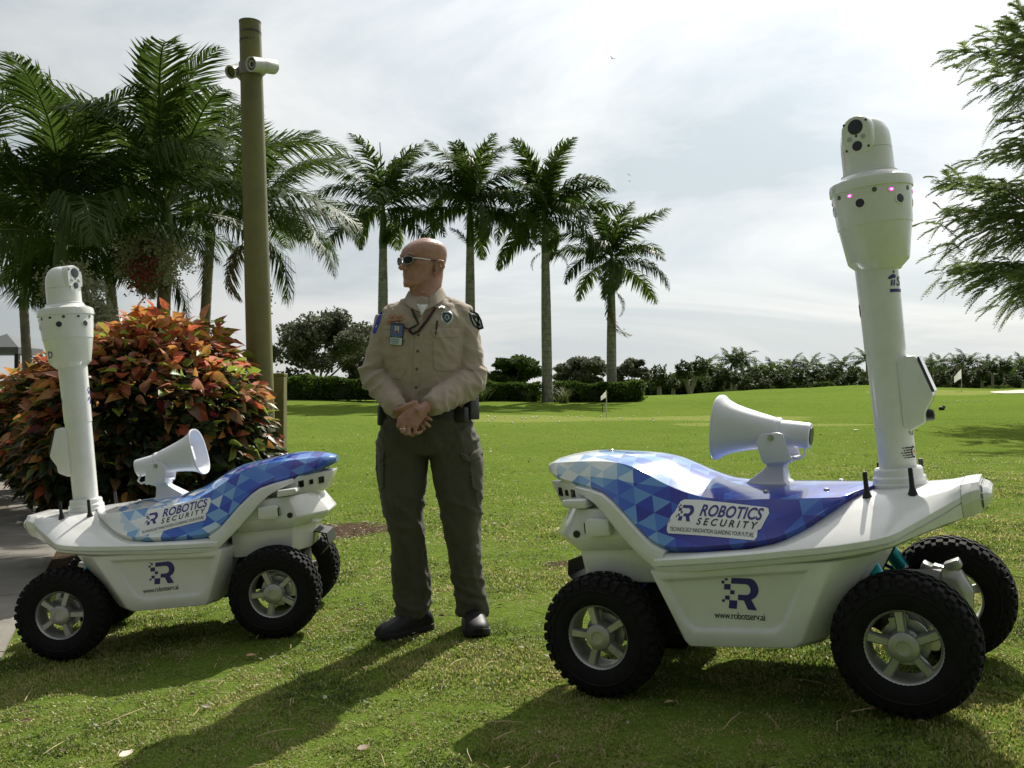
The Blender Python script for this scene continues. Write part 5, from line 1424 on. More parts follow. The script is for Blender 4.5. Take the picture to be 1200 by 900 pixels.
    tr.loft([ell(c, .022, z, a, b, 32, 2.4) for z, c, a, b in ((.945, -.057, .176, .128), (.90, -.052, .185, .132), (.85, -.047, .193, .132), (.80, -.042, .196, .128), (.77, -.040, .192, .118))])
    def leg(outer, inner, dys, bs):
        rings = []
        for (xo, y), (xi, _), dy, b in zip(outer, inner, dys, bs):
            a_, b_ = G(xo, y), G(xi, y); c = (a_ + b_) / 2
            rings.append(ell(c.x, dy, c.z, abs(a_.x - b_.x) / 2, b, 26, 2.2))
        tr.loft(rings)
    ysl = [505, 525, 550, 575, 600, 625, 650, 675, 700, 716, 724]
    leg([(443.5, 505), (442.5, 525), (443, 550), (446, 575), (452, 600), (457.5, 625), (460.5, 650), (460.5, 675), (462.5, 700), (464.5, 716), (465, 723)],
        [(501, 505), (501, 525), (499.5, 550), (497, 575), (495, 600), (495.5, 625), (497.5, 650), (500, 675), (500.5, 700), (500.5, 716), (500, 721)],
        [.022, .02, .015, .005, .0, .002, .010, .018, .022, .025, .025], [.115, .112, .104, .096, .088, .080, .074, .070, .070, .071, .071])
    leg([(557, 505), (562, 525), (566.5, 550), (565, 575), (561, 600), (561, 625), (562, 650), (564.5, 675), (568, 700), (570.5, 714), (571.5, 719)],
        [(500, 505), (502, 525), (507, 550), (513.5, 575), (519, 600), (523.5, 625), (527.5, 650), (531.5, 675), (534, 700), (536, 714), (536.5, 719)],
        [.022, .02, .012, .0, -.008, -.006, .0, .006, .008, .008, .008], [.115, .112, .104, .096, .088, .080, .074, .070, .070, .072, .073])
    tme = remeshed(tr, 'trousers', TROUS, .008, 6, .5)
    def tfold(p):
        low = smoothstep(.40, .10, p.z); kn = math.exp(-((p.z - .50) / .12) ** 2); hip = smoothstep(.66, .85, p.z)
        return float(.28 * ridged(p, (10, 9, 4)) + .55 * crease(Vector((p.x + .25 * p.z, p.y, p.z)), (12, 9, 3), 5.5, 4) + .85 * low * crease(Vector((p.x, p.y, p.z + .4 * p.x)), (6, 6, 14), 3.0, 2.5) + .7 * kn * crease(Vector((p.x, p.y, p.z + .5 * p.x)), (5, 5, 12), 6.0, 3) + .8 * hip * crease(Vector((p.x, p.y, p.z - .8 * abs(p.x + .04))), (6, 6, 12), 5.0, 3))
    wrinkle(tme, .0135, tfold); wrinkle(tme, .003, lambda p: ridged(p, (26, 26, 22), 1.1))
    to = link('trousers', tme, root)
    bv = BVHTree.FromPolygons([v.co.copy() for v in tme.vertices], [tuple(p.vertices) for p in tme.polygons])
    def tpatch(name, o_, lift): 
        mb = MB(); drape_grid(o_, lift, mb, 0, .010); return mb.build(name, TROUS, to, smooth=50)
    tpatch('cargo_pocket', [(549, 537), (565.5, 531), (567.5, 545), (566, 571), (560, 577), (552, 572)], .012)
    tpatch('cargo_flap', [(537, 529), (549, 533), (563.5, 524), (566.5, 531), (565, 538), (550, 543.5), (542, 540)], .016)
    tpatch('cargo_pocket', [(443.5, 536), (450, 536), (450, 572), (446.5, 574), (444, 562)], .010)
    tpatch('cargo_flap', [(443, 529), (450.5, 528), (450.8, 538), (443.6, 543)], .014)
    tpatch('pocket_welt', [(450, 506.5), (466, 510), (465.6, 512), (450, 508.6)], .004); tpatch('pocket_welt', [(514, 509), (538, 505), (538, 507.2), (514.4, 511.2)], .004)
    tpatch('fly_seam', [(498.2, 500), (500.2, 500), (499.6, 541), (498, 541)], .0022)
    tpatch('knee_seam', [(457, 591.5), (497, 591), (496.8, 592.6), (457.5, 593.2)], .0022); tpatch('knee_seam', [(516.5, 592), (561, 590), (561, 591.8), (517, 593.8)], .0022)
    # ---------------- shoes
    def shoe(heel, toe, w):
        d = Vector((toe.x - heel.x, toe.y - heel.y, 0)); L = d.length; d.normalize(); s_ = Vector((-d.y, d.x, 0)); base = Vector((heel.x, heel.y, 0))
        gz_ = lambda q: gzf(GX0 + q.x, GY + q.y) - GZ0 + .006
        up = MB(); so_ = MB()
        st = [(-.02, .6, .055, .02), (.05, .82, .085, .0), (.2, .88, .105, .0), (.34, .90, .112, .0), (.46, .94, .098, 0), (.58, 1.0, .080, 0), (.72, 1.06, .068, 0), (.86, 1.0, .060, 0), (.95, .80, .050, 0), (1.01, .45, .036, 0)]
        rings, rs = [], []
        for t, kw, h, _ in st:
            c = base + d * (L * t); z = gz_(c)
            r = []; r2 = []
            for a in np.linspace(0, PI, 11): r.append(c + s_ * (w * kw * math.copysign(abs(math.cos(a)) ** .75, math.cos(a))) + Vector((0, 0, z + .022 + (h - .022) * math.sin(a) ** .8)))
            rings.append(r + [c - s_ * w * kw + Vector((0, 0, z + .014)), c + s_ * w * kw + Vector((0, 0, z + .014))])
            kw2 = kw * 1.09; lift = .010 * max(0, (t - .8) / .2) ** 1.5
            rs.append([c + s_ * w * kw2 + Vector((0, 0, z + lift - .004)), c + s_ * w * kw2 + Vector((0, 0, z + .024 + lift)), c - s_ * w * kw2 + Vector((0, 0, z + .024 + lift)), c - s_ * w * kw2 + Vector((0, 0, z + lift - .004))])
        up.loft(rings); so_.loft(rs)
        o = up.build('shoe', LEATHER, root, smooth=60)
        so_.build('sole', mat('sole_black', (.012, .012, .012), .7), o, smooth=40, bevel=.003)
        lc = MB()
        for t, h in ((.40, .108), (.47, .098), (.54, .088)):
            c = base + d * (L * t); z = gz_(c); lc.tube([c + s_ * w * .42 + Vector((0, 0, z + h - .012)), c + Vector((0, 0, z + h + .003)), c - s_ * w * .42 + Vector((0, 0, z + h - .012))], .0028, 6)
        lc.build('lace', mat('lace_black', (.02, .02, .02), .8), o, smooth=60)
    shoe(Vector((G(503, 735).x, .045, 0)), Vector((G(445.5, 742).x, -.09, 0)), .049)
    shoe(Vector((G(551.5, 735).x, .065, 0)), Vector((G(562.5, 742).x, -.185, 0)), .050)
    return root
guard()
# ================================================================== vegetation
BARK = mat('palm_bark', (.27, .235, .19), .9, noise=(9, (.16, .135, .105), .35, .7), bump=(30, .5, .02))
ROYAL = mat('royal_trunk', (.36, .345, .29), .85, noise=(5.5, (.15, .145, .115), .36, .68, 9), bump=(14, .6, .03))
CSHAFT = mat('crownshaft_green', (.10, .15, .035), .45, noise=(5, (.06, .10, .025), .4, .7))
FROND = [mat('frond_green', (.070, .115, .020), .55, spec=.25, transl=.45, noise=(1.1, (.045, .08, .015), .35, .7)), mat('frond_light', (.085, .13, .022), .55, spec=.25, transl=.45, noise=(1.1, (.06, .10, .016), .35, .7)),
         mat('frond_dry', (.19, .15, .085), .7, transl=.2, noise=(3, (.10, .085, .05), .4, .7))]
RIB = mat('frond_rib', (.11, .135, .045), .5)
WOOD = mat('tree_bark', (.16, .135, .11), .95, noise=(6, (.09, .075, .06), .4, .7))

def frond_mesh(seed, L, n, leaf, lw, droop, curve0=0.0, plumose=0.0, leafdroop=.5, petiole=.12, mi_leaf=0, mats=None, sag=0.0):
    """a pinnate leaf starting at the origin along +x, up +z"""
    rng = random.Random(seed)
    V, T, Mi = [], [], []
    # rachis
    pts = []; ang = curve0; p = Vector((0, 0, 0)); st = 26; ds = L / st; side = 0.0
    tw = rng.uniform(-.25, .25)
    for i in range(st + 1):
        pts.append(p.copy()); t = i / st
        ang = curve0 - droop * t ** 1.35
        p = p + Vector((math.cos(ang) * ds, sag * t * ds, math.sin(ang) * ds))
    def at_(t):
        x = t * st; i = min(int(x), st - 1); f = x - i
        d = (pts[i + 1] - pts[i]).normalized(); return pts[i].lerp(pts[i + 1], f), d
    for i in range(st):
        r0 = .012 * L * (1 - i / st) ** .7 * .55 + .0015; r1 = .012 * L * (1 - (i + 1) / st) ** .7 * .55 + .0015
        if i % 2: continue
        a, b = pts[i], pts[min(i + 2, st)]
        o = len(V); d = (b - a).normalized(); s = Vector((-d.y, d.x, 0)); s = s.normalized() if s.length > 1e-6 else Vector((0, 1, 0)); u = s.cross(d) * -1
        for q, r in ((a, r0), (b, r1)): V += [q + s * r, q - s * r, q + Vector((0, 0, r * 1.2)) + d * 0]
        for (x, y, z) in ((0, 1, 4), (0, 4, 3), (1, 2, 5), (1, 5, 4), (2, 0, 3), (2, 3, 5)): T.append((o + x, o + y, o + z)); Mi.append(1)
    for k in range(n):
        t = petiole + (1 - petiole) * (k + rng.uniform(-.3, .3)) / n; t = min(max(t, petiole), .995)
        q, d = at_(t)
        sh = math.sin(PI * min(1, (t - petiole) / (1 - petiole) * .86 + .14)) ** .65
        ll = leaf * sh * rng.uniform(.85, 1.1)
        s = Vector((0, 1, 0)) - d * d.y; s.normalize(); up = s.cross(d); up = -up if up.z < 0 else up
        for sg in (1, -1):
            fw = .55 + .5 * t + rng.uniform(-.12, .12)
            lift = rng.uniform(-plumose, plumose) + .32 * (1 - plumose)
            dr = (d * fw + s * sg * 1.0 + up * lift).normalized()
            w = lw * (.7 + .4 * rng.random()) * (.55 + .6 * sh)
            wv = dr.cross(up); wv = wv.normalized() if wv.length > 1e-6 else d
            g = Vector((0, 0, -1))
            m1 = q + dr * ll * .45 + g * ll * .10 * leafdroop
            tip = q + (dr + g * leafdroop * rng.uniform(.7, 1.2)).normalized() * ll * .95 + g * ll * .10
            o = len(V)
            V += [q - wv * w * .35, q + wv * w * .35, m1 + wv * w * .5, m1 - wv * w * .5, tip]
            T += [(o, o + 1, o + 2), (o, o + 2, o + 3), (o + 3, o + 2, o + 4)]; Mi += [mi_leaf] * 3
    return np_mesh('frond', np.array([tuple(v) for v in V]), np.array(T), mats or [FROND[0], RIB], np.array(Mi))

def place_frond(me, root, loc, az, el, roll, sc, name='frond'):
    Mx = Matrix.Rotation(az, 4, 'Z') @ Matrix.Rotation(-el, 4, 'Y') @ Matrix.Rotation(roll, 4, 'X')
    o = link(name, me, root); o.location = loc; o.rotation_euler = Mx.to_euler(); o.scale = (sc, sc, sc); return o

# ---- left group: stout garden palms
def near_palms():
    V = []
    for i in range(6):
        mats = [FROND[1] if i in (2, 5) else FROND[0], RIB]
        V.append(frond_mesh(40 + i, 1.75, 76, .50, .023, (1.35, 1.7, 1.2, 1.9, 1.5, 1.05)[i], .25, .35, (.55, .8, .5, .95, .7, .4)[i], .16, 0, mats))
    dry = frond_mesh(60, 1.3, 34, .36, .03, 2.2, .1, .4, 1.2, .15, 0, [FROND[2], RIB])
    spec = [ # px of the crown base, py, distance, fronds, scale, trunk lean (dx,dy), seed, label
        (72, 275, 9.3, 17, 1.00, .10, 1, 'garden palm at the far left with a leaning grey trunk above the small robot'),
        (195, 240, 9.9, 18, 1.10, -.06, 2, 'garden palm with green crownshaft above the flower heads, tallest of the left clump'),
        (304, 258, 11.6, 14, .80, .0, 3, 'garden palm hidden behind the steel pole, its fronds hanging to the right'),
        (128, 285, 12.2, 11, 1.1, .15, 4, 'darker garden palm at the back between the two left trunks'),
        (-30, 285, 10.6, 14, 1.1, .0, 5, 'garden palm cut by the left edge of the view'),
        (246, 250, 13.0, 10, 1.1, -.1, 6, 'garden palm at the back just left of the steel pole'),
        (28, 330, 14.5, 12, 1.2, .1, 7, 'low garden palm at the back behind the leaning trunk')]
    for px, py, d, n, sc, lean, seed, label in spec:
        rng = random.Random(seed)
        c = at(px, py, d); base = Vector((c.x + lean * 1.6, d, gzf(c.x + lean * 1.6, d) - .05))
        root = thing('garden_palm', label, 'palm tree', base, (0, 0, 0), 'clump of garden palms on the left')
        crown = c - base
        tb = MB(); pts = [Vector((0, 0, 0))] + [Vector((crown.x * t + .06 * math.sin(t * 3) * lean, crown.y * t, (crown.z - .42) * t)) for t in (.25, .5, .75, 1.0)]
        rr = [.11, .085, .075, .07, .065]
        tb.tube(pts, rr, 14)
        for k in range(14):
            t = (k + .5) / 14; i = min(int(t * 4), 3); p = pts[i].lerp(pts[i + 1], t * 4 - i); r = rr[i] + (rr[i + 1] - rr[i]) * (t * 4 - i)
            tb.tube([p - Vector((0, 0, .008)), p + Vector((0, 0, .008))], [r * 1.06, r * 1.04], 14)
        tb.build('trunk', BARK, root, smooth=40)
        cs = MB(); cs.tube([pts[-1] - Vector((0, 0, .03)), pts[-1] + Vector((0, 0, .12)), crown + Vector((0, 0, -.12)), crown + Vector((0, 0, .05))], [.066, .078, .060, .035], 14)
        cs.build('crownshaft', CSHAFT, root, smooth=60)
        for k in range(n):
            f = k / n; el = 1.38 - 1.6 * f ** .95 + rng.uniform(-.1, .1)
            place_frond(V[rng.randrange(6)], root, crown + Vector((0, 0, .02 - .16 * f)), k * 2.399 + rng.uniform(-.25, .25), el, rng.uniform(-.5, .5), sc * rng.uniform(.92, 1.18))
        if seed in (2, 3, 4):
            for k in range(2): place_frond(dry, root, crown + Vector((0, 0, -.2)), rng.uniform(0, 6), -.5, 0, .8, 'dry_frond')
        # flower heads
        if seed in (1, 2, 3):
            FL = mat('flower_cream', (.58, .58, .44), .8, transl=.4); ST = mat('flower_stalk', (.32, .34, .20), .8); BR = mat('berry_red', (.20, .012, .025), .35)
            heads = {1: [(.25, -.30, -.62, .34), (.42, -.2, -.9, .30)], 2: [(-.10, -.32, -.62, .40), (.10, -.25, -.60, .36), (-.32, .1, -.72, .34)], 3: [(.08, -.1, -.85, .12)]}[seed]
            for hi, (hx, hy, hz, hr) in enumerate(heads):
                hb = MB(); cc = Vector((hx, hy, hz)); st0 = Vector((0, 0, -.42))
                fine = []
                for k in range(90 if seed != 3 else 30):
                    v = Vector((rng.gauss(0, 1), rng.gauss(0, 1), rng.gauss(-.1, .8))); v.normalize(); e = crown + cc + v * hr * (rng.uniform(.55, 1.0)) * (1 if seed != 3 else 1) + (Vector((0, 0, -.35 * rng.random())) if seed == 3 else Vector())
                    s0 = crown + st0.lerp(cc, .65); m = s0.lerp(e, .5) + Vector((0, 0, .05))
                    hb.tube([s0, m, e], [.006, .004, .002], 3, 1)
                    for q in range(16):
                        b = m.lerp(e, rng.random()) + Vector((rng.gauss(0, .03), rng.gauss(0, .03), rng.gauss(0, .03))); s_ = rng.uniform(.011, .020)
                        hb.add([b + Vector((s_, 0, 0)), b + Vector((-s_ * .5, s_ * .8, 0)), b + Vector((-s_ * .5, -s_ * .8, 0)), b + Vector((0, 0, s_ * 1.3))], [(0, 1, 3), (1, 2, 3), (2, 0, 3), (0, 2, 1)], 0 if seed != 3 else 2)
                ob = hb.build('flower_head', [FL, ST, mat('flower_brown', (.10, .075, .05), .9)], root, fix=False); ob['kind'] = 'stuff'
            if seed == 2:
                bb = MB()
                for k in range(150):
                    p = crown + Vector((-.02 + rng.gauss(0, .085), -.62 + rng.gauss(0, .06), -.80 + rng.gauss(0, .10))); r_ = rng.uniform(.012, .018)
                    bb.add([p + Vector(q) * r_ for q in ((1, 0, 0), (-1, 0, 0), (0, 1, 0), (0, -1, 0), (0, 0, 1), (0, 0, -1))], [(0, 2, 4), (2, 1, 4), (1, 3, 4), (3, 0, 4), (2, 0, 5), (1, 2, 5), (3, 1, 5), (0, 3, 5)])
                ob = bb.build('berries', BR, root, smooth=180, fix=False); ob['kind'] = 'stuff'
near_palms()

# ---- royal palms on the far side of the green
def royal_palms():
    V = []
    for i in range(5):
        V.append(frond_mesh(80 + i, 3.15, 78, .74, .062, (1.25, 1.7, .95, 2.1, 1.5)[i], .2, .85, (.45, .8, .4, 1.0, .7)[i], .08, 0, [FROND[0] if i != 2 else FROND[1], RIB]))
    dry = frond_mesh(99, 2.0, 40, .45, .045, 2.0, -.4, .7, 1.3, .1, 0, [FROND[2], RIB])
    spec = [(449, 243, 33, 19, 1.0, 1, 'royal palm rising behind the guard, leftmost of the four, a spear leaf on top'),
            (551, 240, 34, 21, 1.05, 2, 'royal palm just right of the head of the guard, with grey green trunk'),
            (639, 250, 34.5, 20, 1.0, 3, 'royal palm with full pale trunk standing at the gap in the hedge'),
            (716.5, 303, 36, 18, .93, 4, 'lowest royal palm, rightmost of the four, a brown frond hanging on its trunk')]
    for px, py, d, n, sc, seed, label in spec:
        rng = random.Random(seed * 7)
        c = at(px, py, d); bx = c.x + (.0 if seed != 3 else .08); base = Vector((bx, d, gzf(bx, d) - .1))
        root = thing('royal_palm', label, 'palm tree', base, (0, 0, 0), 'royal palms across the green')
        H = c.z - base.z; crown = Vector((c.x - bx, 0, H))
        tb = MB(); shaft = 1.45 * sc; Ht = H - shaft
        pts = [Vector((crown.x * t, 0, Ht * t)) for t in np.linspace(0, 1, 15)]
        rr = [.30 * (1 + .35 * math.exp(-t * 14)) * (1 - .22 * t + .14 * math.sin(PI * t)) * .60 for t in np.linspace(0, 1, 15)]
        tb.tube(pts, rr, 18)
        for k in range(1, 26):
            t = k / 26.0; r = float(np.interp(t, np.linspace(0, 1, 15), rr)); p = Vector((crown.x * t, 0, Ht * t)); tb.tube([p - Vector((0, 0, .012)), p, p + Vector((0, 0, .012))], [r * .99, r * 1.035, r * .99], 18, 1)
        tb.build('trunk', [ROYAL, mat('trunk_ring', (.17, .16, .13), .9)], root, smooth=50)
        cs = MB(); cs.tube([Vector((crown.x, 0, Ht - .03)), Vector((crown.x, 0, Ht + .25)), Vector((crown.x, 0, Ht + shaft * .65)), crown], [rr[-1] * 1.02, rr[-1] * 1.1, rr[-1] * .75, rr[-1] * .45], 16)
        cs.build('crownshaft', CSHAFT, root, smooth=60)
        for k in range(n):
            f = k / n; el = 1.32 - 1.75 * f + rng.uniform(-.1, .1)
            place_frond(V[rng.randrange(5)], root, crown + Vector((0, 0, .1 - .3 * f)), k * 2.399 + rng.uniform(-.2, .2) + seed, el, rng.uniform(-.4, .4), sc * rng.uniform(.88, 1.08))
        sp = MB(); sp.tube([crown, crown + Vector((-.12 if seed == 1 else .03, 0, (2.3 if seed == 1 else 1.5) * sc))], [.05, .014], 6); sp.build('spear_leaf', FROND[1], root, smooth=60)
        # young flower sheaths below the shaft
        for k in range(3):
            a = rng.uniform(0, 6.28); place_frond(V[2], root, Vector((crown.x, 0, Ht)), a, .75, 0, .36, 'flower_branch')
        if seed == 4: place_frond(dry, root, Vector((crown.x - .1, -.1, Ht + .1)), PI + .3, -.9, 0, 1.15, 'dry_frond'); place_frond(dry, root, Vector((crown.x + .1, -.1, Ht + .1)), .2, -.2, 0, .6, 'dry_frond')
        if seed == 3: place_frond(dry, root, Vector((crown.x + .1, -.1, Ht)), .2, .5, 0, .55, 'dry_frond'); place_frond(dry, root, Vector((crown.x - .1, -.1, Ht)), PI - .3, .1, 0, .45, 'dry_frond')
royal_palms()

# ---- leaf clouds for hedges and far trees
def leaf_cloud(rng, n, pts_fn, size, elong=1.7, up=.3):
    """n small leaves (two triangles folded): returns verts, tris"""
    P = pts_fn(n); n = len(P)
    d = rng.normal(size=(n, 3)); d[:, 2] = d[:, 2] * .7 + up; d /= np.linalg.norm(d, axis=1)[:, None]
    r = rng.normal(size=(n, 3)); s = np.cross(d, r); s /= np.linalg.norm(s, axis=1)[:, None]
    nn = np.cross(d, s)
    sz = size * rng.uniform(.6, 1.3, n)[:, None]
    a = P - d * sz * elong * .5; b = P + d * sz * elong * .5; c = P + s * sz * .5 + nn * sz * .12; e = P - s * sz * .5 + nn * sz * .12
    V = np.stack([a, c, b, e], 1).reshape(-1, 3)
    i = np.arange(n)[:, None] * 4
    T = np.concatenate([i + np.array([[0, 1, 2]]), i + np.array([[0, 2, 3]])])
    return V, T
def tinted_leaf(name, stops, transl=.35, rough=.5):
    if name in MATS: return MATS[name]
    m = bpy.data.materials.new(name); m.use_nodes = True
    nt = m.node_tree; bs = nt.nodes['Principled BSDF']; out = nt.nodes['Material Output']
    bs.inputs['Roughness'].default_value = rough; bs.inputs['Specular IOR Level'].default_value = .02
    a = nt.nodes.new('ShaderNodeAttribute'); a.attribute_name = 'tint'
    r = nt.nodes.new('ShaderNodeValToRGB'); nt.links.new(a.outputs['Fac'], r.inputs[0])
    while len(r.color_ramp.elements) < len(stops): r.color_ramp.elements.new(.5)
    for e, (p_, c_) in zip(r.color_ramp.elements, stops): e.position = p_; e.color = (*c_, 1)
    nt.links.new(r.outputs[0], bs.inputs['Base Color'])
    tr = nt.nodes.new('ShaderNodeBsdfTranslucent'); nt.links.new(r.outputs[0], tr.inputs['Color'])
    ms = nt.nodes.new('ShaderNodeMixShader'); ms.inputs[0].default_value = transl
    nt.links.new(bs.outputs[0], ms.inputs[1]); nt.links.new(tr.outputs[0], ms.inputs[2]); nt.links.new(ms.outputs[0], out.inputs['Surface'])
    MATS[name] = m; return m
HEDGE = tinted_leaf('hedge_leaf', [(0, (.040, .072, .012)), (.6, (.075, .13, .02)), (1, (.13, .19, .04))], .42)
OAK = tinted_leaf('oak_leaf', [(0, (.075, .086, .058)), (.6, (.135, .148, .098)), (1, (.22, .225, .16))], .42)
GREEN = tinted_leaf('broad_leaf', [(0, (.035, .060, .018)), (.6, (.065, .10, .028)), (1, (.11, .15, .045))], .35)
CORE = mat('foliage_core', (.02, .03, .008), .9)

def hedge(px0, px1, pyt, d, depth, label, seed):
    rng = np.random.default_rng(seed)
    x0, x1 = at(px0, 470, d).x, at(px1, 470, d).x; zt = at(600, pyt, d).z
    L = x1 - x0; xc = (x0 + x1) / 2; z0 = gzf(xc, d); H = zt - z0
    root = thing('hedge', label, 'hedge', (xc, d, z0), (0, 0, 0), 'clipped hedges across the green')
    nb = max(2, int(L / .9)); bl = [(rng.uniform(-L / 2, L / 2), rng.uniform(.85, 1.06)) for _ in range(nb)]
    def top(x): return H * (.96 + .07 * np.sin(x * 2.1 + seed) + .045 * np.sin(x * 5.3))
    def pts(n):
        x = rng.uniform(-L / 2, L / 2, n); f = rng.random(n); P = np.zeros((n, 3)); h = top(x)
        face = f < .62; tp = (f >= .62) & (f < .9); ed = f >= .9
        bulge = .16 * np.sin(x * 3.3 + seed) + .08 * np.sin(x * 7.7)
        z = rng.random(n) ** .85
        P[:, 0] = x; P[:, 2] = np.where(tp, h * (.93 + .1 * rng.random(n)), h * z)
        P[:, 1] = np.where(tp, rng.uniform(-depth / 2, depth / 2, n), -depth / 2 - bulge * np.sin(PI * np.clip(z, 0, 1)) + rng.normal(0, .05, n) + .22 * np.clip(z - .75, 0, 1))
        P[ed, 0] = np.where(rng.random(ed.sum()) < .5, -L / 2, L / 2) + rng.normal(0, .06, ed.sum()); P[ed, 1] = rng.uniform(-depth / 2, depth / 2, ed.sum())
        return P
    V, T = leaf_cloud(rng, int(L * 1100), pts, .062)
    tint = np.repeat(np.clip(rng.normal(.45, .22, len(V) // 4) + .25 * np.sin(V[::4, 0] * 1.7 + seed) * .5, 0, 1), 4)
    o = link('foliage', np_mesh('foliage', V, T, HEDGE, attr={'tint': tint}), root); o['kind'] = 'stuff'
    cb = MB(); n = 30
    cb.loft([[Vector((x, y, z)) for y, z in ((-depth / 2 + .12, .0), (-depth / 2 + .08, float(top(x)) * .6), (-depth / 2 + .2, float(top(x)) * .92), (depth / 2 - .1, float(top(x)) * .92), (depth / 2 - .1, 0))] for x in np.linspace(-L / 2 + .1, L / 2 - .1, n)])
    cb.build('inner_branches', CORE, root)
hedge(326, 446, 441.5, 34, 1.3, 'clipped green hedge left of the guard beyond the green', 3)
hedge(556, 633, 447, 35, 1.3, 'clipped green hedge between the guard and the pale palm trunk', 4)
hedge(648, 752, 447.5, 35.5, 1.3, 'clipped green hedge at the right, behind the small white flag', 5)

def tuft(px, py, d, s, label, n=70):
    rng = random.Random(px); b = ground_at(px, py) if d is None else (at(px, py, d).x, d)
    mb = MB()
    for k in range(n):
        a = rng.uniform(0, 6.28); l = s * rng.uniform(.6, 1.1); o = rng.uniform(.2, .9); p0 = Vector((rng.gauss(0, .12) * s, rng.gauss(0, .12) * s, 0)); dr = Vector((math.cos(a) * o, math.sin(a) * o, 1)).normalized()
        w = Vector((-math.sin(a), math.cos(a), 0)) * .02 * s
        m = p0 + dr * l * .6; e = p0 + dr * l + Vector((math.cos(a), math.sin(a), -.5)) * l * .2
        mb.add([p0 - w, p0 + w, m + w, m - w, e], [(0, 1, 2, 3), (3, 2, 4)])
    o = mb.build('grass_clump', mat('clump_leaf', (.13, .16, .05), .6, transl=.35), None, fix=False); o.location = (b[0], b[1], gzf(*b)); tag(o, label, 'grass clump', 'grass clumps by the hedges')
tuft(661, 470, 33.8, .75, 'pale ornamental grass clump right of the pale palm trunk'); tuft(563, 470, 33.8, .7, 'pale ornamental grass clump beside the arm of the guard'); tuft(620, 471, 34.2, .5, 'small grass clump under the middle hedge end')

def round_tree(name, label, px, pyt, wpx, d, leafm, seed, group, n=2600, leaf=.22, trunk_h=.3, multi=True, dens=1.0, fat=1.0):
    rng = np.random.default_rng(seed); rnd = random.Random(seed)
    c = at(px, 460, d); z0 = gzf(c.x, d); zt = at(px, pyt, d).z; H = zt - z0; W = wpx / FPX * d
    root = thing(name, label, 'tree', (c.x, d, z0), (0, 0, 0), group)
    clumps = []
    nc = 34
    zc_ = H * (.5 + trunk_h * .4); rz = H - zc_
    for k in range(nc):
        v = Vector((rnd.gauss(0, 1), rnd.gauss(0, 1), rnd.gauss(.25, .9))); v.normalize(); u = rnd.uniform(.35, .86)
        cr = rnd.uniform(.085, .15) * fat
        clumps.append((v.x * W * .46 * u, v.y * W * .46 * u, max(H * trunk_h + .1, zc_ + v.z * rz * (u + .04)), W * cr, H * cr * rnd.uniform(.7, 1.0)))
    tb = MB(); tb.tube([(0, 0, -.1), (.05, 0, H * trunk_h * .6), (0, .05, H * trunk_h)], [.045 * H * .6, .035 * H * .6, .03 * H * .6], 10)
    for k in range(7):
        q = clumps[k]; tb.tube([(0, .02, H * trunk_h * .9), (q[0] * .5, q[1] * .5, H * trunk_h + (q[2] - H * trunk_h) * .55), (q[0], q[1], q[2])], [.022 * H * .6, .014 * H * .6, .005 * H * .6], 6)
    tb.build('trunk', WOOD, root, smooth=60)
    cl = np.array(clumps); 
    def pts(n_):
        i = rng.integers(0, nc, n_); v = rng.normal(size=(n_, 3)); v /= np.linalg.norm(v, axis=1)[:, None]; r = rng.random(n_) ** .55 * (1 + .25 * rng.random(n_) ** 4)
        return cl[i, :3] + v * r[:, None] * np.stack([cl[i, 3], cl[i, 3], cl[i, 4]], 1)
    V, T = leaf_cloud(rng, int(n * dens), pts, leaf)
    tint = np.repeat(np.clip(rng.normal(.45, .25, len(V) // 4), 0, 1), 4)
    o = link('crown', np_mesh('crown', V, T, leafm, attr={'tint': tint}), root)
    return root
G1 = 'trees beyond the clipped hedges'
round_tree('oak_tree', 'grey green spreading oak left of the guard behind the hedge', 374, 360, 165, 52, OAK, 11, G1, 13000, .15, .15)
round_tree('oak_tree', 'lower grey oak close to the left arm of the guard', 424, 386, 96, 58, OAK, 12, G1, 9000, .16, .15)
round_tree('broad_tree', 'dark green tree right of the guard behind the middle hedge', 602, 411, 92, 56, GREEN, 13, G1, 8500, .17, .1)
round_tree('oak_tree', 'rounded grey oak between the two right royal palms', 683, 413, 84, 58, OAK, 14, G1, 9000, .15, .1)
round_tree('broad_tree', 'small loose tree just right of the lowest royal palm', 738, 420, 56, 60, OAK, 15, G1, 4200, .16, .2)

# ---- far tree line: cabbage palms and feather palms
def cabbage_mesh(seed):
    rng = random.Random(seed); mb_v, T = [], []
    for k in range(130):
        v = Vector((rng.gauss(0, 1), rng.gauss(0, 1), rng.gauss(.05, .9))); v.normalize(); c = v * rng.uniform(.3, .88); s = v.cross(Vector((0, 0, 1))); s = s.normalized() if s.length > .01 else Vector((1, 0, 0)); u = s.cross(v)
        tw = rng.uniform(-.6, .6); s2 = s * math.cos(tw) + u * math.sin(tw); o = len(mb_v); mb_v.append(c)
        for q in range(8):
            a = -1.3 + 2.6 * q / 7; r = rng.uniform(.30, .44) if q % 2 else rng.uniform(.20, .30)
            mb_v.append(c + (v * math.cos(a) * .8 + s2 * math.sin(a)) * r + Vector((0, 0, -.18 * abs(math.sin(a)) - .1)))
        T += [(o, o + 1 + q, o + 2 + q) for q in range(7)]
    tint = np.array([rng.uniform(.1, .9) for _ in mb_v])
    return np_mesh('crown', np.array([tuple(v) for v in mb_v]), np.array(T), tinted_leaf('cabbage_leaf', [(0, (.032, .045, .018)), (.6, (.06, .08, .03)), (1, (.11, .13, .05))], .25), attr={'tint': tint})
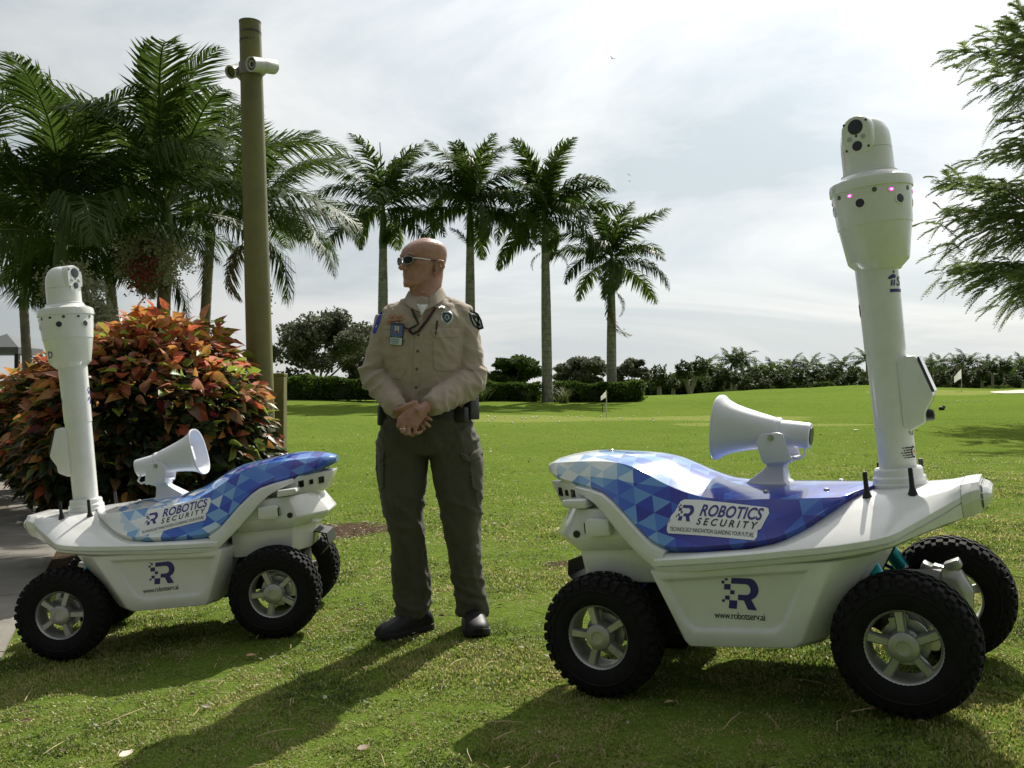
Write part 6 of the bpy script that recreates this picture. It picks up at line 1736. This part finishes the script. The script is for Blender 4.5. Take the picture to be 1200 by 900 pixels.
def treeline():
    CM = [cabbage_mesh(s) for s in (1, 2, 3)]
    FM = [frond_mesh(120 + i, 2.6, 30, .62, .085, (1.1, 1.6, 1.9)[i], .2, .7, .7, .1, 0, [FROND[0], RIB]) for i in range(3)]
    # one crown mesh out of fronds for far feather palms
    def crown_of(seed):
        rng = random.Random(seed); VV, TT, MM = [], [], []; off = 0
        for k in range(15):
            me = FM[rng.randrange(3)]; n = len(me.vertices); co = np.empty(n * 3, np.float32); me.vertices.foreach_get('co', co); co = co.reshape(-1, 3)
            f = k / 15; Mx = np.array(Matrix.Rotation(k * 2.4 + rng.uniform(-.2, .2), 3, 'Z') @ Matrix.Rotation(-(1.2 - 1.5 * f), 3, 'Y') @ Matrix.Rotation(rng.uniform(-.4, .4), 3, 'X'))
            VV.append(co @ Mx.T); lt = np.empty(len(me.loops), np.int32); me.loops.foreach_get('vertex_index', lt); TT.append(lt.reshape(-1, 3) + off); mi = np.empty(len(me.polygons), np.int32); me.polygons.foreach_get('material_index', mi); MM.append(mi); off += n
        return np_mesh('crown', np.concatenate(VV), np.concatenate(TT), [FROND[0], RIB], np.concatenate(MM))
    PC = [crown_of(s) for s in (1, 2, 3)]
    trk = MB(); trk.tube([(0, 0, -.3), (.0, 0, .5), (0, 0, 1)], [.055, .045, .04], 8); TK = trk.mesh('trunk', BARK, 60)
    rnd = random.Random(77)
    def palm(kind, px, py, wpx, d, label, group, lean=0.0):
        c = at(px, py, d); bx = c.x + lean; z0 = gzf(bx, d); H = c.z - z0
        cat = 'tree'
        root = thing('cabbage_palm' if kind == 'c' else 'feather_palm', label, cat, (bx, d, z0), (0, 0, 0), group)
        t = link('trunk', TK, root); th = .16 if kind == 'c' else .15; t.scale = (th / .05, th / .05, H * .95)
        if lean: t.rotation_euler = (0, math.atan2(-lean, H), 0)
        s = wpx / 2 / FPX * d
        o = link('crown', (CM if kind == 'c' else PC)[rnd.randrange(3)], root); o.location = (-lean, 0, H); k = s / (1.15 if kind == 'c' else 2.2); o.scale = (k, k, k * (1.0 if kind == 'c' else .9)); o.rotation_euler = (0, 0, rnd.uniform(0, 6))
    GA = 'cabbage palms in the far tree line'
    palm('c', 772.5, 437, 31, 66, 'round cabbage palm standing apart right of the lowest royal palm', GA)
    palm('c', 801, 432, 27, 68, 'cabbage palm with leaning trunk left of its taller twin', GA, .5)
    palm('c', 820, 428.5, 27, 70, 'tall cabbage palm directly above the mouth of the megaphone', GA, -.8)
    palm('c', 789, 448, 20, 72, 'short cabbage palm between the two taller ones left of the megaphone', GA)
    GL = 'palms and trees of the far tree line left of the tall mast'; GR = 'palms and trees of the far tree line right of the tall mast'
    ORD = ['first', 'second', 'third', 'fourth', 'fifth', 'sixth', 'seventh', 'eighth', 'ninth', 'tenth', 'eleventh', 'twelfth', 'thirteenth', 'fourteenth', 'fifteenth', 'sixteenth', 'seventeenth', 'eighteenth', 'nineteenth', 'twentieth', 'twenty first', 'twenty second', 'twenty third', 'twenty fourth', 'twenty fifth']
    for a, b, nf, nc_, nl, grp, where in ((832, 1010, 10, 15, 20, GL, 'left of the tall mast'), (1086, 1212, 8, 11, 13, GR, 'right of the tall mast')):
        for i, px in enumerate(np.linspace(a, b, nf)): palm('f', px + rnd.uniform(-6, 6), rnd.uniform(422, 440), rnd.uniform(30, 50), rnd.uniform(102, 116), ORD[i] + ' feathery palm from the left in the tree line ' + where, grp)
        for i, px in enumerate(np.linspace(a + 2, b + 2, nc_)):
            hs = any(abs(px - q) < 10 for q in (965, 858, 1172))
            palm('c', px + rnd.uniform(-2, 2), rnd.uniform(435, 452) - (7 if hs else 0), rnd.uniform(20, 34) * (.7 if hs else 1), rnd.uniform(90, 100), ORD[i] + ' round cabbage palm from the left in the tree line ' + where, grp)
        for i, px in enumerate(np.linspace(a - (64 if a < 900 else 4), b + 4, nl)):
            hs = any(abs(px - q) < 9 for q in (965, 858, 1172))
            round_tree('broad_tree', ORD[i] + ' low dark tree from the left in the tree line ' + where, px + rnd.uniform(-3, 3), rnd.uniform(427, 441) + (19 if hs else 0), rnd.uniform(34, 62) * (.7 if hs else 1), rnd.uniform(114, 121) if not hs else 88, GREEN, (200 if a < 900 else 260) + i, 'low trees of the tree line ' + where, 3600, .36, .0, fat=1.75)
treeline()

def house(px0, px1, pyw, pyr, d, label, wallc, roofc, gable=False):
    x0, x1 = at(px0, 460, d).x, at(px1, 460, d).x; zw, zr = at(600, pyw, d).z, at(600, pyr, d).z; xc = (x0 + x1) / 2; z0 = gzf(xc, d) - .2
    root = thing('house', label, 'house', (xc, d, z0), (0, 0, 0)); W = x1 - x0; D = 9.0; h = zw - z0; r = zr - zw
    w = MB(); w.box((0, D / 2, h / 2), (W, D, h)); w.build('wall', mat('wall_' + wallc, {'white': (.62, .60, .56), 'cream': (.50, .45, .38)}[wallc], .85, noise=(2, (.5, .48, .44), .4, .8)), root)
    rf = MB(); o = .5
    if gable: rf.prism([(-W / 2 - o, h), (0, h + r), (W / 2 + o, h), (W / 2 + o, h + .2), (0, h + r + .25), (-W / 2 - o, h + .2)], lambda p, q: Vector((p[0], q, p[1])), -o, D + o)
    else: rf.loft([[Vector((a * (W / 2 + o), b, h + .01)) for a, b in ((-1, -o), (1, -o), (1, D + o), (-1, D + o))], [Vector((a * (W / 2 + o), b, h + .2)) for a, b in ((-1, -o), (1, -o), (1, D + o), (-1, D + o))], [Vector((a * W * .26, b, h + r)) for a, b in ((-1, D * .45), (1, D * .45), (1, D * .55), (-1, D * .55))]])
    rf.build('roof', mat('roof_' + roofc, {'grey': (.20, .20, .21), 'brown': (.17, .13, .11)}[roofc], .9, noise=(5, (.13, .12, .12), .4, .7)), root)
    for k in range(3):
        wb = MB(); wb.box((W * (-.3 + .3 * k), -.02, h * .55), (W * .13, .06, h * .4)); f = wb.build('window', mat('frame_white', (.6, .6, .58), .6), root)
        pb = MB(); pb.box((W * (-.3 + .3 * k), -.055, h * .55), (W * .11, .02, h * .33)); pb.build('pane', GLASSB, f)
house(948, 992, 458.5, 452.5, 128, 'low house with brown roof seen between the far palms beyond the hill', 'cream', 'brown')
house(845, 872, 459, 451, 130, 'pale house glimpsed through the tree line above the megaphone', 'white', 'grey')
house(1152, 1192, 453.5, 444.5, 126, 'house with grey gable roof among the far trees at the right edge', 'white', 'grey', True)

# ---- feathery tree reaching in from the right
def feather_tree():
    rng = np.random.default_rng(21); rnd = random.Random(21); d = 21.5
    tx = at(1345, 460, d).x; z0 = gzf(tx, d)
    root = thing('feathery_tree', 'airy tree with feathery leaves reaching in from the right edge', 'tree', (tx, d, z0))
    # limbs end in sprays; ends given as picture points
    ends = [(1128, 70, -1.0), (1112, 62, .6), (1150, 45, .5), (1172, 30, -.5), (1150, 92, 1.2), (1190, 60, 0), (1195, 15, .4), (1205, 105, -.8), (1165, 105, .2), (1182, 118, 1), (1160, 150, .3), (1192, 140, -1), (1205, 165, .5),
            (1140, 185, .5), (1162, 175, -.6), (1185, 185, .5), (1105, 212, .0), (1090, 214, .8), (1125, 216, -1.0), (1150, 218, .7), (1178, 220, -.2), (1205, 215, .8), (1085, 258, .2), (1100, 262, -.7), (1120, 246, .9), (1140, 262, -.1), (1165, 255, .8), (1190, 250, -.8),
            (1098, 298, .2), (1115, 290, -.9), (1135, 300, .6), (1155, 292, -.3), (1178, 288, .7), (1200, 285, 0), (1095, 322, .5), (1112, 330, -.4), (1130, 326, .8), (1150, 318, .2), (1172, 322, -.7), (1195, 318, .5), (1172, 352, .3), (1190, 348, -.4), (1180, 362, .8), (1205, 350, .4), (1150, 335, -.5),
            (1225, 60, 0), (1240, 130, .5), (1235, 200, -.5), (1230, 260, .4), (1225, 310, -.3), (1250, 330, .6), (1260, 80, .8), (1270, 170, -.9), (1265, 250, .2), (1290, 40, 0), (1310, 120, .9), (1300, 210, -.8), (1330, 300, 1), (1370, 60, .4), (1400, 150, 0), (1390, 250, -.8), (1440, 110, .9), (1450, 220, .0), (1340, 0, 0), (1420, 30, 1.2)]
    tb = MB(); trunk_top = Vector((-.1, 0, 3.0)); tb.tube([(0, 0, -.2), (.05, 0, 1.5), trunk_top], [.30, .23, .20], 14)
    hubs = []
    for (px, py) in ((1250, 90), (1260, 190), (1240, 265), (1245, 320), (1340, 120), (1380, 220), (1330, 30)):
        p = at(px, py, d) - Vector((tx, d, z0)); hubs.append(p); m = trunk_top.lerp(p, .5) + Vector((0, 0, .35)); tb.tube([trunk_top - Vector((0, 0, .1)), m, p], [.13, .09, .055], 8)
    SP = []
    for px, py, dy in ends:
        p = at(px, py, d + dy) - Vector((tx, d, z0)); h = min(hubs, key=lambda q: (q - p).length + (0 if q.x > p.x else 2)); m = h.lerp(p, .55) + Vector((0, 0, .22 * (h - p).length * .5)); tb.tube([h, m, p], [.035, .02, .007], 5)
        SP.append((h, m, p))
    tb.build('limbs', WOOD, root, smooth=60)
    VV, TT, tint = [], [], []; off = 0
    def spray(base, direc, L, nl):
        nonlocal off
        # bipinnate leaf: drooping rib with many slim leaflets
        d_ = direc.normalized(); s = d_.cross(Vector((0, 0, 1))); s = s.normalized() if s.length > .05 else Vector((0, 1, 0)); tv = rnd.uniform(.05, .95)
        for k in range(nl):
            t = (k + .5) / nl; q = base + d_ * L * t + Vector((0, 0, -.38 * L * t * t))
            for sg in (1, -1):
                l = L * .38 * math.sin(PI * (.18 + .75 * t)); dr = (d_ * .75 + s * sg * rnd.uniform(.5, .9) + Vector((0, 0, rnd.uniform(-.45, .05)))).normalized(); w = d_.cross(dr).cross(dr).normalized() * .016 if False else Vector((0, 0, .010)) + d_ * .014
                e = q + dr * l; VV.extend([tuple(q - w), tuple(q + w), tuple(e)]); TT.append((off, off + 1, off + 2)); off += 3; tint.extend([tv] * 3)
    for h, m, p in SP:
        for k in range(27):
            t = rnd.uniform(.25, 1.0); q = (h.lerp(m, t * 2) if t < .5 else m.lerp(p, t * 2 - 1)); dirv = (p - m).normalized() + Vector((rnd.gauss(0, .7), rnd.gauss(0, .7), rnd.gauss(.12, .28)))
            spray(q + Vector((rnd.gauss(0, .13), rnd.gauss(0, .13), rnd.gauss(0, .09))), dirv, rnd.uniform(.34, .64), 12)
    o = link('foliage', np_mesh('foliage', np.array(VV), np.array(TT), tinted_leaf('feather_leaf', [(0, (.09, .135, .045)), (.6, (.17, .225, .08)), (1, (.27, .32, .13))], .5), attr={'tint': np.array(tint)}), root); o['kind'] = 'stuff'
feather_tree()

# ---- copperleaf shrubs
CR = {'ember': (.60, .145, .065), 'pink': (.66, .27, .20), 'orange': (.64, .27, .08), 'lime': (.30, .34, .05), 'bronze': (.17, .085, .04), 'green': (.060, .085, .022), 'dark': (.028, .040, .017), 'wine': (.22, .025, .035)}
def croton_leaf_mesh(key, seed, s=1.0):
    rnd = random.Random(seed); V, F = [], []
    st = [(0, .012), (.10, .15), (.27, .275), (.48, .31), (.68, .25), (.86, .115), (1.0, .0)]
    L = .13 * s; curl = rnd.uniform(.2, .75); tw = rnd.uniform(-.4, .4)
    for t, w in st:
        z = -curl * L * t * t; wv = w * L * rnd.uniform(.9, 1.1)
        c, s_ = math.cos(tw * t), math.sin(tw * t)
        V += [(L * t, -wv * c, z + .32 * wv - wv * s_), (L * t, 0, z), (L * t, wv * c, z + .32 * wv + wv * s_)]
    for i in range(len(st) - 1): F += [(i * 3, i * 3 + 3, i * 3 + 4, i * 3 + 1), (i * 3 + 1, i * 3 + 4, i * 3 + 5, i * 3 + 2)]
    m = mat('croton_' + key, CR[key], .42, transl=.52, noise=(16, tuple(c * f for c, f in zip(CR[key], (.62, .85, .8))) if key not in ('ember', 'orange', 'pink') else {'ember': (.20, .06, .03), 'orange': (.28, .19, .04), 'pink': (.34, .20, .08)}[key], .4, .66))
    me = bpy.data.meshes.new('leaf'); me.from_pydata(V, [], F); me.materials.append(m); me.polygons.foreach_set('use_smooth', [True] * len(F)); me.update(); return me
LEAFM = {k: [croton_leaf_mesh(k, 7 * i + len(k), 1.0) for i in range(3)] for k in CR}
def croton(center, rad, H, label, seed, n_stuff, n_part, warm=1.0, s=1.0, up_front=True):
    rnd = random.Random(seed)
    x, y = center; z0 = gzf(x, y) - .02
    root = thing('copperleaf_shrub', label, 'shrub', (x, y, z0), (0, 0, 0), 'copperleaf shrubs along the path')
    lob = [(rnd.uniform(-.45, .45) * rad, rnd.uniform(-.45, .45) * rad, rnd.uniform(.35, .6) * H, rnd.uniform(.5, .7)) for _ in range(9)]
    def point(surface):
        # on the shell of a lumpy mound
        th = rnd.uniform(0, 6.283); ph = math.asin(rnd.uniform(-.55, 1.0)); v = Vector((math.cos(th) * math.cos(ph), math.sin(th) * math.cos(ph), math.sin(ph)))
        k = 1 + .16 * mnoise.noise(v * 2.1 + Vector((seed, 0, 0))) + .10 * mnoise.noise(v * 5.3 + Vector((0, seed, 0)))
        r = k * (rnd.uniform(.93, 1.05) if surface else rnd.uniform(.55, 1.0) ** .6)
        zz_ = H * .42 + v.z * H * .56 * r; nr = .62 + .38 * float(smoothstep(.0, .5 * H, zz_))
        p = Vector((v.x * rad * r * nr, v.y * rad * r * nr, zz_)); return p, v, r
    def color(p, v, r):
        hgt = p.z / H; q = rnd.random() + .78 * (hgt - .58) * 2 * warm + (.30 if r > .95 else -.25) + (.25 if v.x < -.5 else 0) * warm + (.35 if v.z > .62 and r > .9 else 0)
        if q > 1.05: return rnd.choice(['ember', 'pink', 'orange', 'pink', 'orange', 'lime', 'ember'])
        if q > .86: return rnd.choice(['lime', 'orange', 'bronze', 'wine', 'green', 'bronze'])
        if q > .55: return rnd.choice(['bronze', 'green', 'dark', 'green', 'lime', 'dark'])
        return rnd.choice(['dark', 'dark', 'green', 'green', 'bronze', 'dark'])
    def orient(v):
        out = Vector((v.x, v.y, v.z * .4 + .12)) + Vector((rnd.gauss(0, .45), rnd.gauss(0, .45), rnd.gauss(-.05, .35))); out.normalize()
        q = out.to_track_quat('X', 'Z'); return q.to_matrix().to_4x4() @ Matrix.Rotation(rnd.gauss(0, .6), 4, 'X')
    camv = (Vector((0, 0, CAMZ)) - Vector((x, y, z0 + H * .5))).normalized()
    made = 0
    while made < n_part:
        p, v, r = point(True)
        if v.dot(camv) < -.05 or p.z < .06: continue
        if p.z < .5 * H and rnd.random() < .35: continue
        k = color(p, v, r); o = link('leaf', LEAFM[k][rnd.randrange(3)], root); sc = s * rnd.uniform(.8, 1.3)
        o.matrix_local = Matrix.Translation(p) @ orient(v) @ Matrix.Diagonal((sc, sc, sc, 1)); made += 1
    # the rest of the foliage in one part
    mats_ = [MATS['croton_' + k] for k in CR]; idx = {k: i for i, k in enumerate(CR)}
    base = {}
    for k in CR:
        for i, me in enumerate(LEAFM[k]): base[(k, i)] = np.array([tuple(v.co) for v in me.vertices])
    Fq = np.array([tuple(p.vertices) for p in LEAFM['dark'][0].polygons])
    VV, FF, MI = [], [], []; off = 0
    for _ in range(n_stuff):
        p, v, r = point(rnd.random() < .35)
        if p.z < .04: continue
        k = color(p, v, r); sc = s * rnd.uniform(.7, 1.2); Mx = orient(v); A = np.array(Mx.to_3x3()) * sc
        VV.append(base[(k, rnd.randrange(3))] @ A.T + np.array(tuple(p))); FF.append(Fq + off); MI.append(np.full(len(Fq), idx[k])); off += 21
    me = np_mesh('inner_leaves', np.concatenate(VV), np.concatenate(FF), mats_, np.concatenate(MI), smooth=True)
    o = link('inner_leaves', me, root); o['kind'] = 'stuff'
    st = MB()
    for k in range(26):
        p, v, r = point(True); st.tube([(rnd.uniform(-.15, .15) * rad, rnd.uniform(-.15, .15) * rad, 0), (p.x * .4, p.y * .4, max(.2, p.z * .55)), (p.x * .93, p.y * .93, max(.1, p.z * .95))], [.014, .010, .004], 5)
    st.build('stems', mat('croton_stem', (.10, .075, .05), .8), root, smooth=60)
croton((-2.64, 6.9), .86, 1.74, 'large copperleaf shrub with orange and red leaves behind the small robot', 5, 8200, 290, 1.0, .84)
croton((-4.30, 9.5), .84, 1.62, 'dark red copperleaf shrub along the path, nearest behind the large one', 6, 2600, 60, .75, .95)
croton((-5.70, 12.4), 1.0, 1.75, 'wine red copperleaf shrub farther along the path at the left edge', 7, 2200, 30, .6, 1.15)
croton((-7.5, 16.0), 1.3, 1.9, 'farthest copperleaf shrub of the row along the path', 8, 1800, 0, .5, 1.3)
# ================================================================== pole, furniture of the course
POLE = mat('pole_olive', (.165, .155, .050), .55, noise=(4.5, (.115, .108, .04), .4, .75, 8), bump=(60, .15, .003))
CAMW = mat('camera_grey', (.50, .49, .46), .45, noise=(18, (.34, .32, .28), .5, .8))
def pole():
    d = 7.4
    b = at(303.5, 600, d); x = b.x + .045; z0 = gzf(x, d)
    top = at(293, 24, d)
    root = thing('steel_pole', 'olive painted steel pole with two cameras near its top behind the shrub', 'pole', (x, d, z0 - .02))
    H = top.z - z0; lean = top.x - x
    mb = MB(); mb.tube([(0, 0, 0), (lean * .5, 0, H * .5), (lean, 0, H)], [.108, .098, .084], 26); mb.lathe([(.084, -.003), (.086, .0), (.086, .01), (0, .018)], 26, 0, Matrix.Translation((lean, 0, H)))
    mb.build('shaft', POLE, root, smooth=50)
    bs = MB(); bs.box((0, 0, .015), (.34, .34, .03)); bs.build('base_plate', POLE, root, bevel=.004)
    for sx in (-1, 1):
        for sy in (-1, 1):
            bb = MB(); bb.lathe([(.016, .03), (.016, .048), (.008, .05), (.008, .065), (0, .067)], 6, 0, Matrix.Translation((sx * .135, sy * .135, 0))); bb.build('bolt', STEEL, root)
    def P(px, py, dy=0): return at(px, py, d + dy) - Vector((x, d, z0 - .02))
    for py in (39, 49):
        cc = P(293.5, py); sl = MB(); sl.tube([cc - Vector((0, 0, .010)), cc + Vector((0, 0, .010))], [.0852, .0852], 24); sl.build('band', mat('pole_stain', (.05, .045, .03), .6), root, smooth=40)
    # bracket and two bullet cameras
    c1 = P(294, 82); br = MB(); br.tube([c1 - Vector((0, 0, .05)), c1 + Vector((0, 0, .05))], [.093, .093], 24); bro = br.build('clamp', mat('clamp_metal', (.22, .20, .17), .5, metal=.6), root, smooth=40)
    def bullet(a, b, r):
        ax = (b - a).normalized(); M = Matrix.Translation(a) @ ax.to_track_quat('Z', 'Y').to_matrix().to_4x4(); L = (b - a).length; m = MB()
        m.lathe([(0, 0), (r * .85, .0), (r, .012), (r, L * .5), (r * .98, L * .97), (r * 1.02, L), (r * .82, L), (r * .80, L - .02)], 24, 0, M, caps=False); m.lathe([(r * .8, L - .02), (r * .45, L - .018), (0, L - .017)], 24, 1, M, caps=False)
        return m
    a, b = P(322, 78.5, .05), P(294, 75, -.16)
    m = bullet(a, b, .058)
    o = m.build('bullet_camera', [CAMW, LENS], root, smooth=40)
    hd = MB(); hd.lathe([(.020, 0), (.026, .004), (.030, .004), (.030, .001)], 20, 0, Matrix.Translation(b + (b - a).normalized() * -.012) @ (b - a).normalized().to_track_quat('Z', 'Y').to_matrix().to_4x4(), caps=False); hd.build('lens_ring', CAMW, o, smooth=40)
    kn = MB(); kn.tube([P(308, 88, .0), P(306, 84, -.02), P(304, 79, -.03)], [.024, .026, .02], 12); kn.tube([P(298, 86, -.0), P(308, 88, 0)], [.03, .022], 12); kn.build('camera_mount', CAMW, root, smooth=60)
    a, b = P(283, 81, .10), P(270, 84.5, -.02); m = bullet(a, b, .052); m.build('bullet_camera', [CAMW, LENS], root, smooth=40)
    kn = MB(); kn.tube([P(289, 86, 0), P(282, 91, .03), P(277, 86, .05)], [.028, .024, .02], 12); kn.build('camera_mount', CAMW, root, smooth=60)
    # square post beside it
    px = at(326, 560, 7.65); zz_ = gzf(px.x, 7.65); H2 = at(326, 438, 7.65).z - zz_
    pm = MB(); pm.box((0, 0, H2 / 2), (.115, .115, H2)); pm.box((0, 0, H2 + .012), (.125, .125, .024))
    po = pm.build('square_post', POLE, None, bevel=.006); po.location = (px.x, 7.65, zz_ - .02); tag(po, 'short square olive post standing just right of the steel pole', 'post')
pole()

def flag(px, pyb, pyt, d, label, fl):
    x, y = ground_at(px, pyb) if d is None else (at(px, pyb, d).x, d)
    z0 = gzf(x, y); H = at(px, pyt, y).z - z0; root = thing('golf_flag', label, 'golf flag', (x, y, z0), (0, 0, 0), 'golf flags on the greens')
    m = MB(); m.tube([(0, 0, -.05), (-.01, 0, H)], [.014, .011], 8); m.build('flagstick', mat('stick_white', (.6, .6, .56), .5), root, smooth=60)
    f = MB(); n = 8; w, h = fl
    rows = []
    for i in range(n + 1):
        t = i / n; yv = .05 * math.sin(t * 5) * w; rows.append([Vector((-.012 - w * t * .55 * (1), yv - .02 * t, H - .02 - h * (1 if k else 0) - (.55 * w * t) + (h * .35 * t if k else 0))) for k in (0, 1)])
    vs = [p for r in rows for p in r]; f.add(vs, [(2 * i, 2 * i + 1, 2 * i + 3, 2 * i + 2) for i in range(n)]); f.build('flag', mat('flag_white', (.75, .75, .74), .8, transl=.3), root, smooth=60, fix=False)
    return root
flag(711, 487, 457, 24.5, 'short flag on the practice green in front of the right hedge', (.26, .17))
flag(1127, 470, 432, 50, 'tall golf flag on the far green right of the tall mast', (.75, .5))

def stand():
    x, y = ground_at(706, 483.5); z0 = gzf(x, y); m = MB(); H = at(706, 473.5, y).z - z0
    m.tube([(0, 0, 0), (0, 0, H)], .012, 6); m.tube([(-.07, 0, H), (.07, 0, H)], .016, 6); o = m.build('marker_stand', BLACKP, None, smooth=60); o.location = (x, y, z0); tag(o, 'thin black T shaped stand on the practice green by the small flag', 'stand')
stand()
def tee():
    x, y = ground_at(1103.5, 480.5); z0 = gzf(x, y); m = MB(); m.ellipsoid((0, 0, .045), (.09, .08, .06), 10); m.ellipsoid((.05, .0, .085), (.06, .05, .045), 8); o = m.build('tee_marker', mat('marker_dark', (.03, .032, .03), .6), None, smooth=60); o.location = (x, y, z0); tag(o, 'small dark tee marker on the lawn right of the tall mast', 'tee marker')
tee()
# golf balls
bm_ = MB(); bm_.ellipsoid((0, 0, .0214), (.0214, .0214, .0214), 12); BALL = bm_.mesh('golf_ball', mat('ball_white', (.8, .8, .8), .35), 180)
ORD2 = ['leftmost', 'second', 'third', 'fourth', 'fifth', 'sixth', 'seventh', 'eighth', 'ninth', 'tenth', 'eleventh', 'twelfth', 'thirteenth', 'fourteenth', 'fifteenth', 'sixteenth', 'seventeenth', 'eighteenth', 'nineteenth', 'twentieth', 'twenty first', 'rightmost']
for i_, (px, py) in enumerate(sorted(((571.7, 489), (572.3, 495), (580, 490), (577, 493), (592, 489.5), (611.7, 491), (616, 491.5), (624, 490.3), (629, 490), (646.7, 490.5), (665.7, 489), (675, 489.7), (681.7, 489.3), (718, 488), (726, 492), (728.7, 492), (742, 489), (765.7, 495), (771.7, 486.5), (704, 489), (655, 495.5), (600, 497)))):
    x, y = ground_at(px, py); o = link('golf_ball', BALL); o.location = (x, y, gzf(x, y) + .004); tag(o, 'white golf ball on the practice green right of the guard, ' + ORD2[i_] + ' from the left' * (0 < i_ < 21), 'golf ball', 'golf balls on the practice green')
for k in range(9):
    px = 1106 + k * 6.3 + (k % 3) * 1.5; x, y = ground_at(px, 471.2 + (k % 2) * .6); o = link('golf_ball', BALL); o.location = (x, y, gzf(x, y) + .01); o.scale = (1.6, 1.6, 1.6) if False else (1, 1, 1); tag(o, 'white golf ball on the far green right of the mast, ' + ORD2[k] + ' in the row', 'golf ball', 'golf balls on the far green')
# birds
def bird(px, py, d, s, bank, label):
    m = MB(); m.ellipsoid((0, 0, 0), (.05 * s, .17 * s, .05 * s), 10)
    for sg in (1, -1):
        m.add([Vector((0, .08 * s, .02 * s)), Vector((0, -.07 * s, .02 * s)), Vector((sg * .25 * s, -.02 * s, .12 * s)), Vector((sg * .25 * s, .11 * s, .12 * s)), Vector((sg * .5 * s, -.07 * s, .05 * s))], [(0, 1, 2, 3), (3, 2, 4)])
    m.add([Vector((-.03 * s, -.14 * s, 0)), Vector((.03 * s, -.14 * s, 0)), Vector((.06 * s, -.28 * s, 0)), Vector((-.06 * s, -.28 * s, 0))], [(0, 1, 2, 3)])
    o = m.build('bird', mat('bird_dark', (.02, .02, .02), .8), None, fix=False); p = at(px, py, d); o.location = p; o.rotation_euler = (.2, bank, .6); tag(o, label, 'bird', 'birds in the sky')
bird(717.5, 68.5, 60, .55, .2, 'dark bird high in the sky above the royal palms'); bird(737, 205, 70, .4, .5, 'upper of two small birds right of the royal palm crowns'); bird(737.8, 212.5, 70, .4, -.3, 'lower of two small birds right of the royal palm crowns'); bird(731.5, 386, 60, .35, .4, 'small dark bird flying beside the lowest royal palm trunk')

# bunker
def bunker():
    m = MB(); d = 46; c = at(1197, 475, d); rows = []
    for k in range(28):
        a = 2 * PI * k / 28; r = 1 + .15 * math.sin(3 * a) + .1 * math.cos(2 * a); x, y = c.x + 1.1 * r * math.cos(a) + .4, d + 2.6 * r * math.sin(a); rows.append((x, y))
    vs = [(x, y, gzf(x, y) + .03) for x, y in rows] + [((x - c.x) * .8 + c.x, (y - d) * .8 + d, gzf(x, y) + .01) for x, y in rows]; n = 28
    m.add(vs, [(i, (i + 1) % n, n + (i + 1) % n, n + i) for i in range(n)] + [tuple(n + i for i in range(n))]); o = m.build('sand_bunker', mat('sand', (.58, .52, .42), .95, noise=(3, (.48, .42, .34), .4, .7)), None, smooth=60); tag(o, kind='structure')
bunker()
# pavilion with grey canopy at the left
def pavilion():
    d = 17.5; a, b = at(-14, 408, d), at(30, 408, d); top = at(4, 391, d); z0 = gzf(a.x, d); cx, w = (a.x + b.x) / 2, (b.x - a.x) / 2 + .1
    root = thing('garden_canopy', 'grey fabric canopy on dark posts at the far left behind the shrubs', 'canopy', (cx, d, z0)); h = a.z - z0; ht = top.z - z0
    m = MB(); ring = [Vector((sx * w, sy * w, h)) for sx, sy in ((-1, -1), (0, -1.02), (1, -1), (1.02, 0), (1, 1), (0, 1.02), (-1, 1), (-1.02, 0))]; ap = Vector((0, 0, ht))
    m.add(ring + [p - Vector((0, 0, .12)) for p in ring] + [ap], [(i, (i + 1) % 8, 16) for i in range(8)] + [(i, 8 + i, 8 + (i + 1) % 8, (i + 1) % 8) for i in range(8)]); m.build('canopy', mat('canopy_grey', (.16, .17, .18), .8, transl=.15), root, smooth=20, fix=False)
    for sx in (-1, 1):
        for sy in (-1, 1):
            p = MB(); p.box((sx * w * .92, sy * w * .92, h / 2), (.07, .07, h)); p.build('post', BLACKP, root)
pavilion()
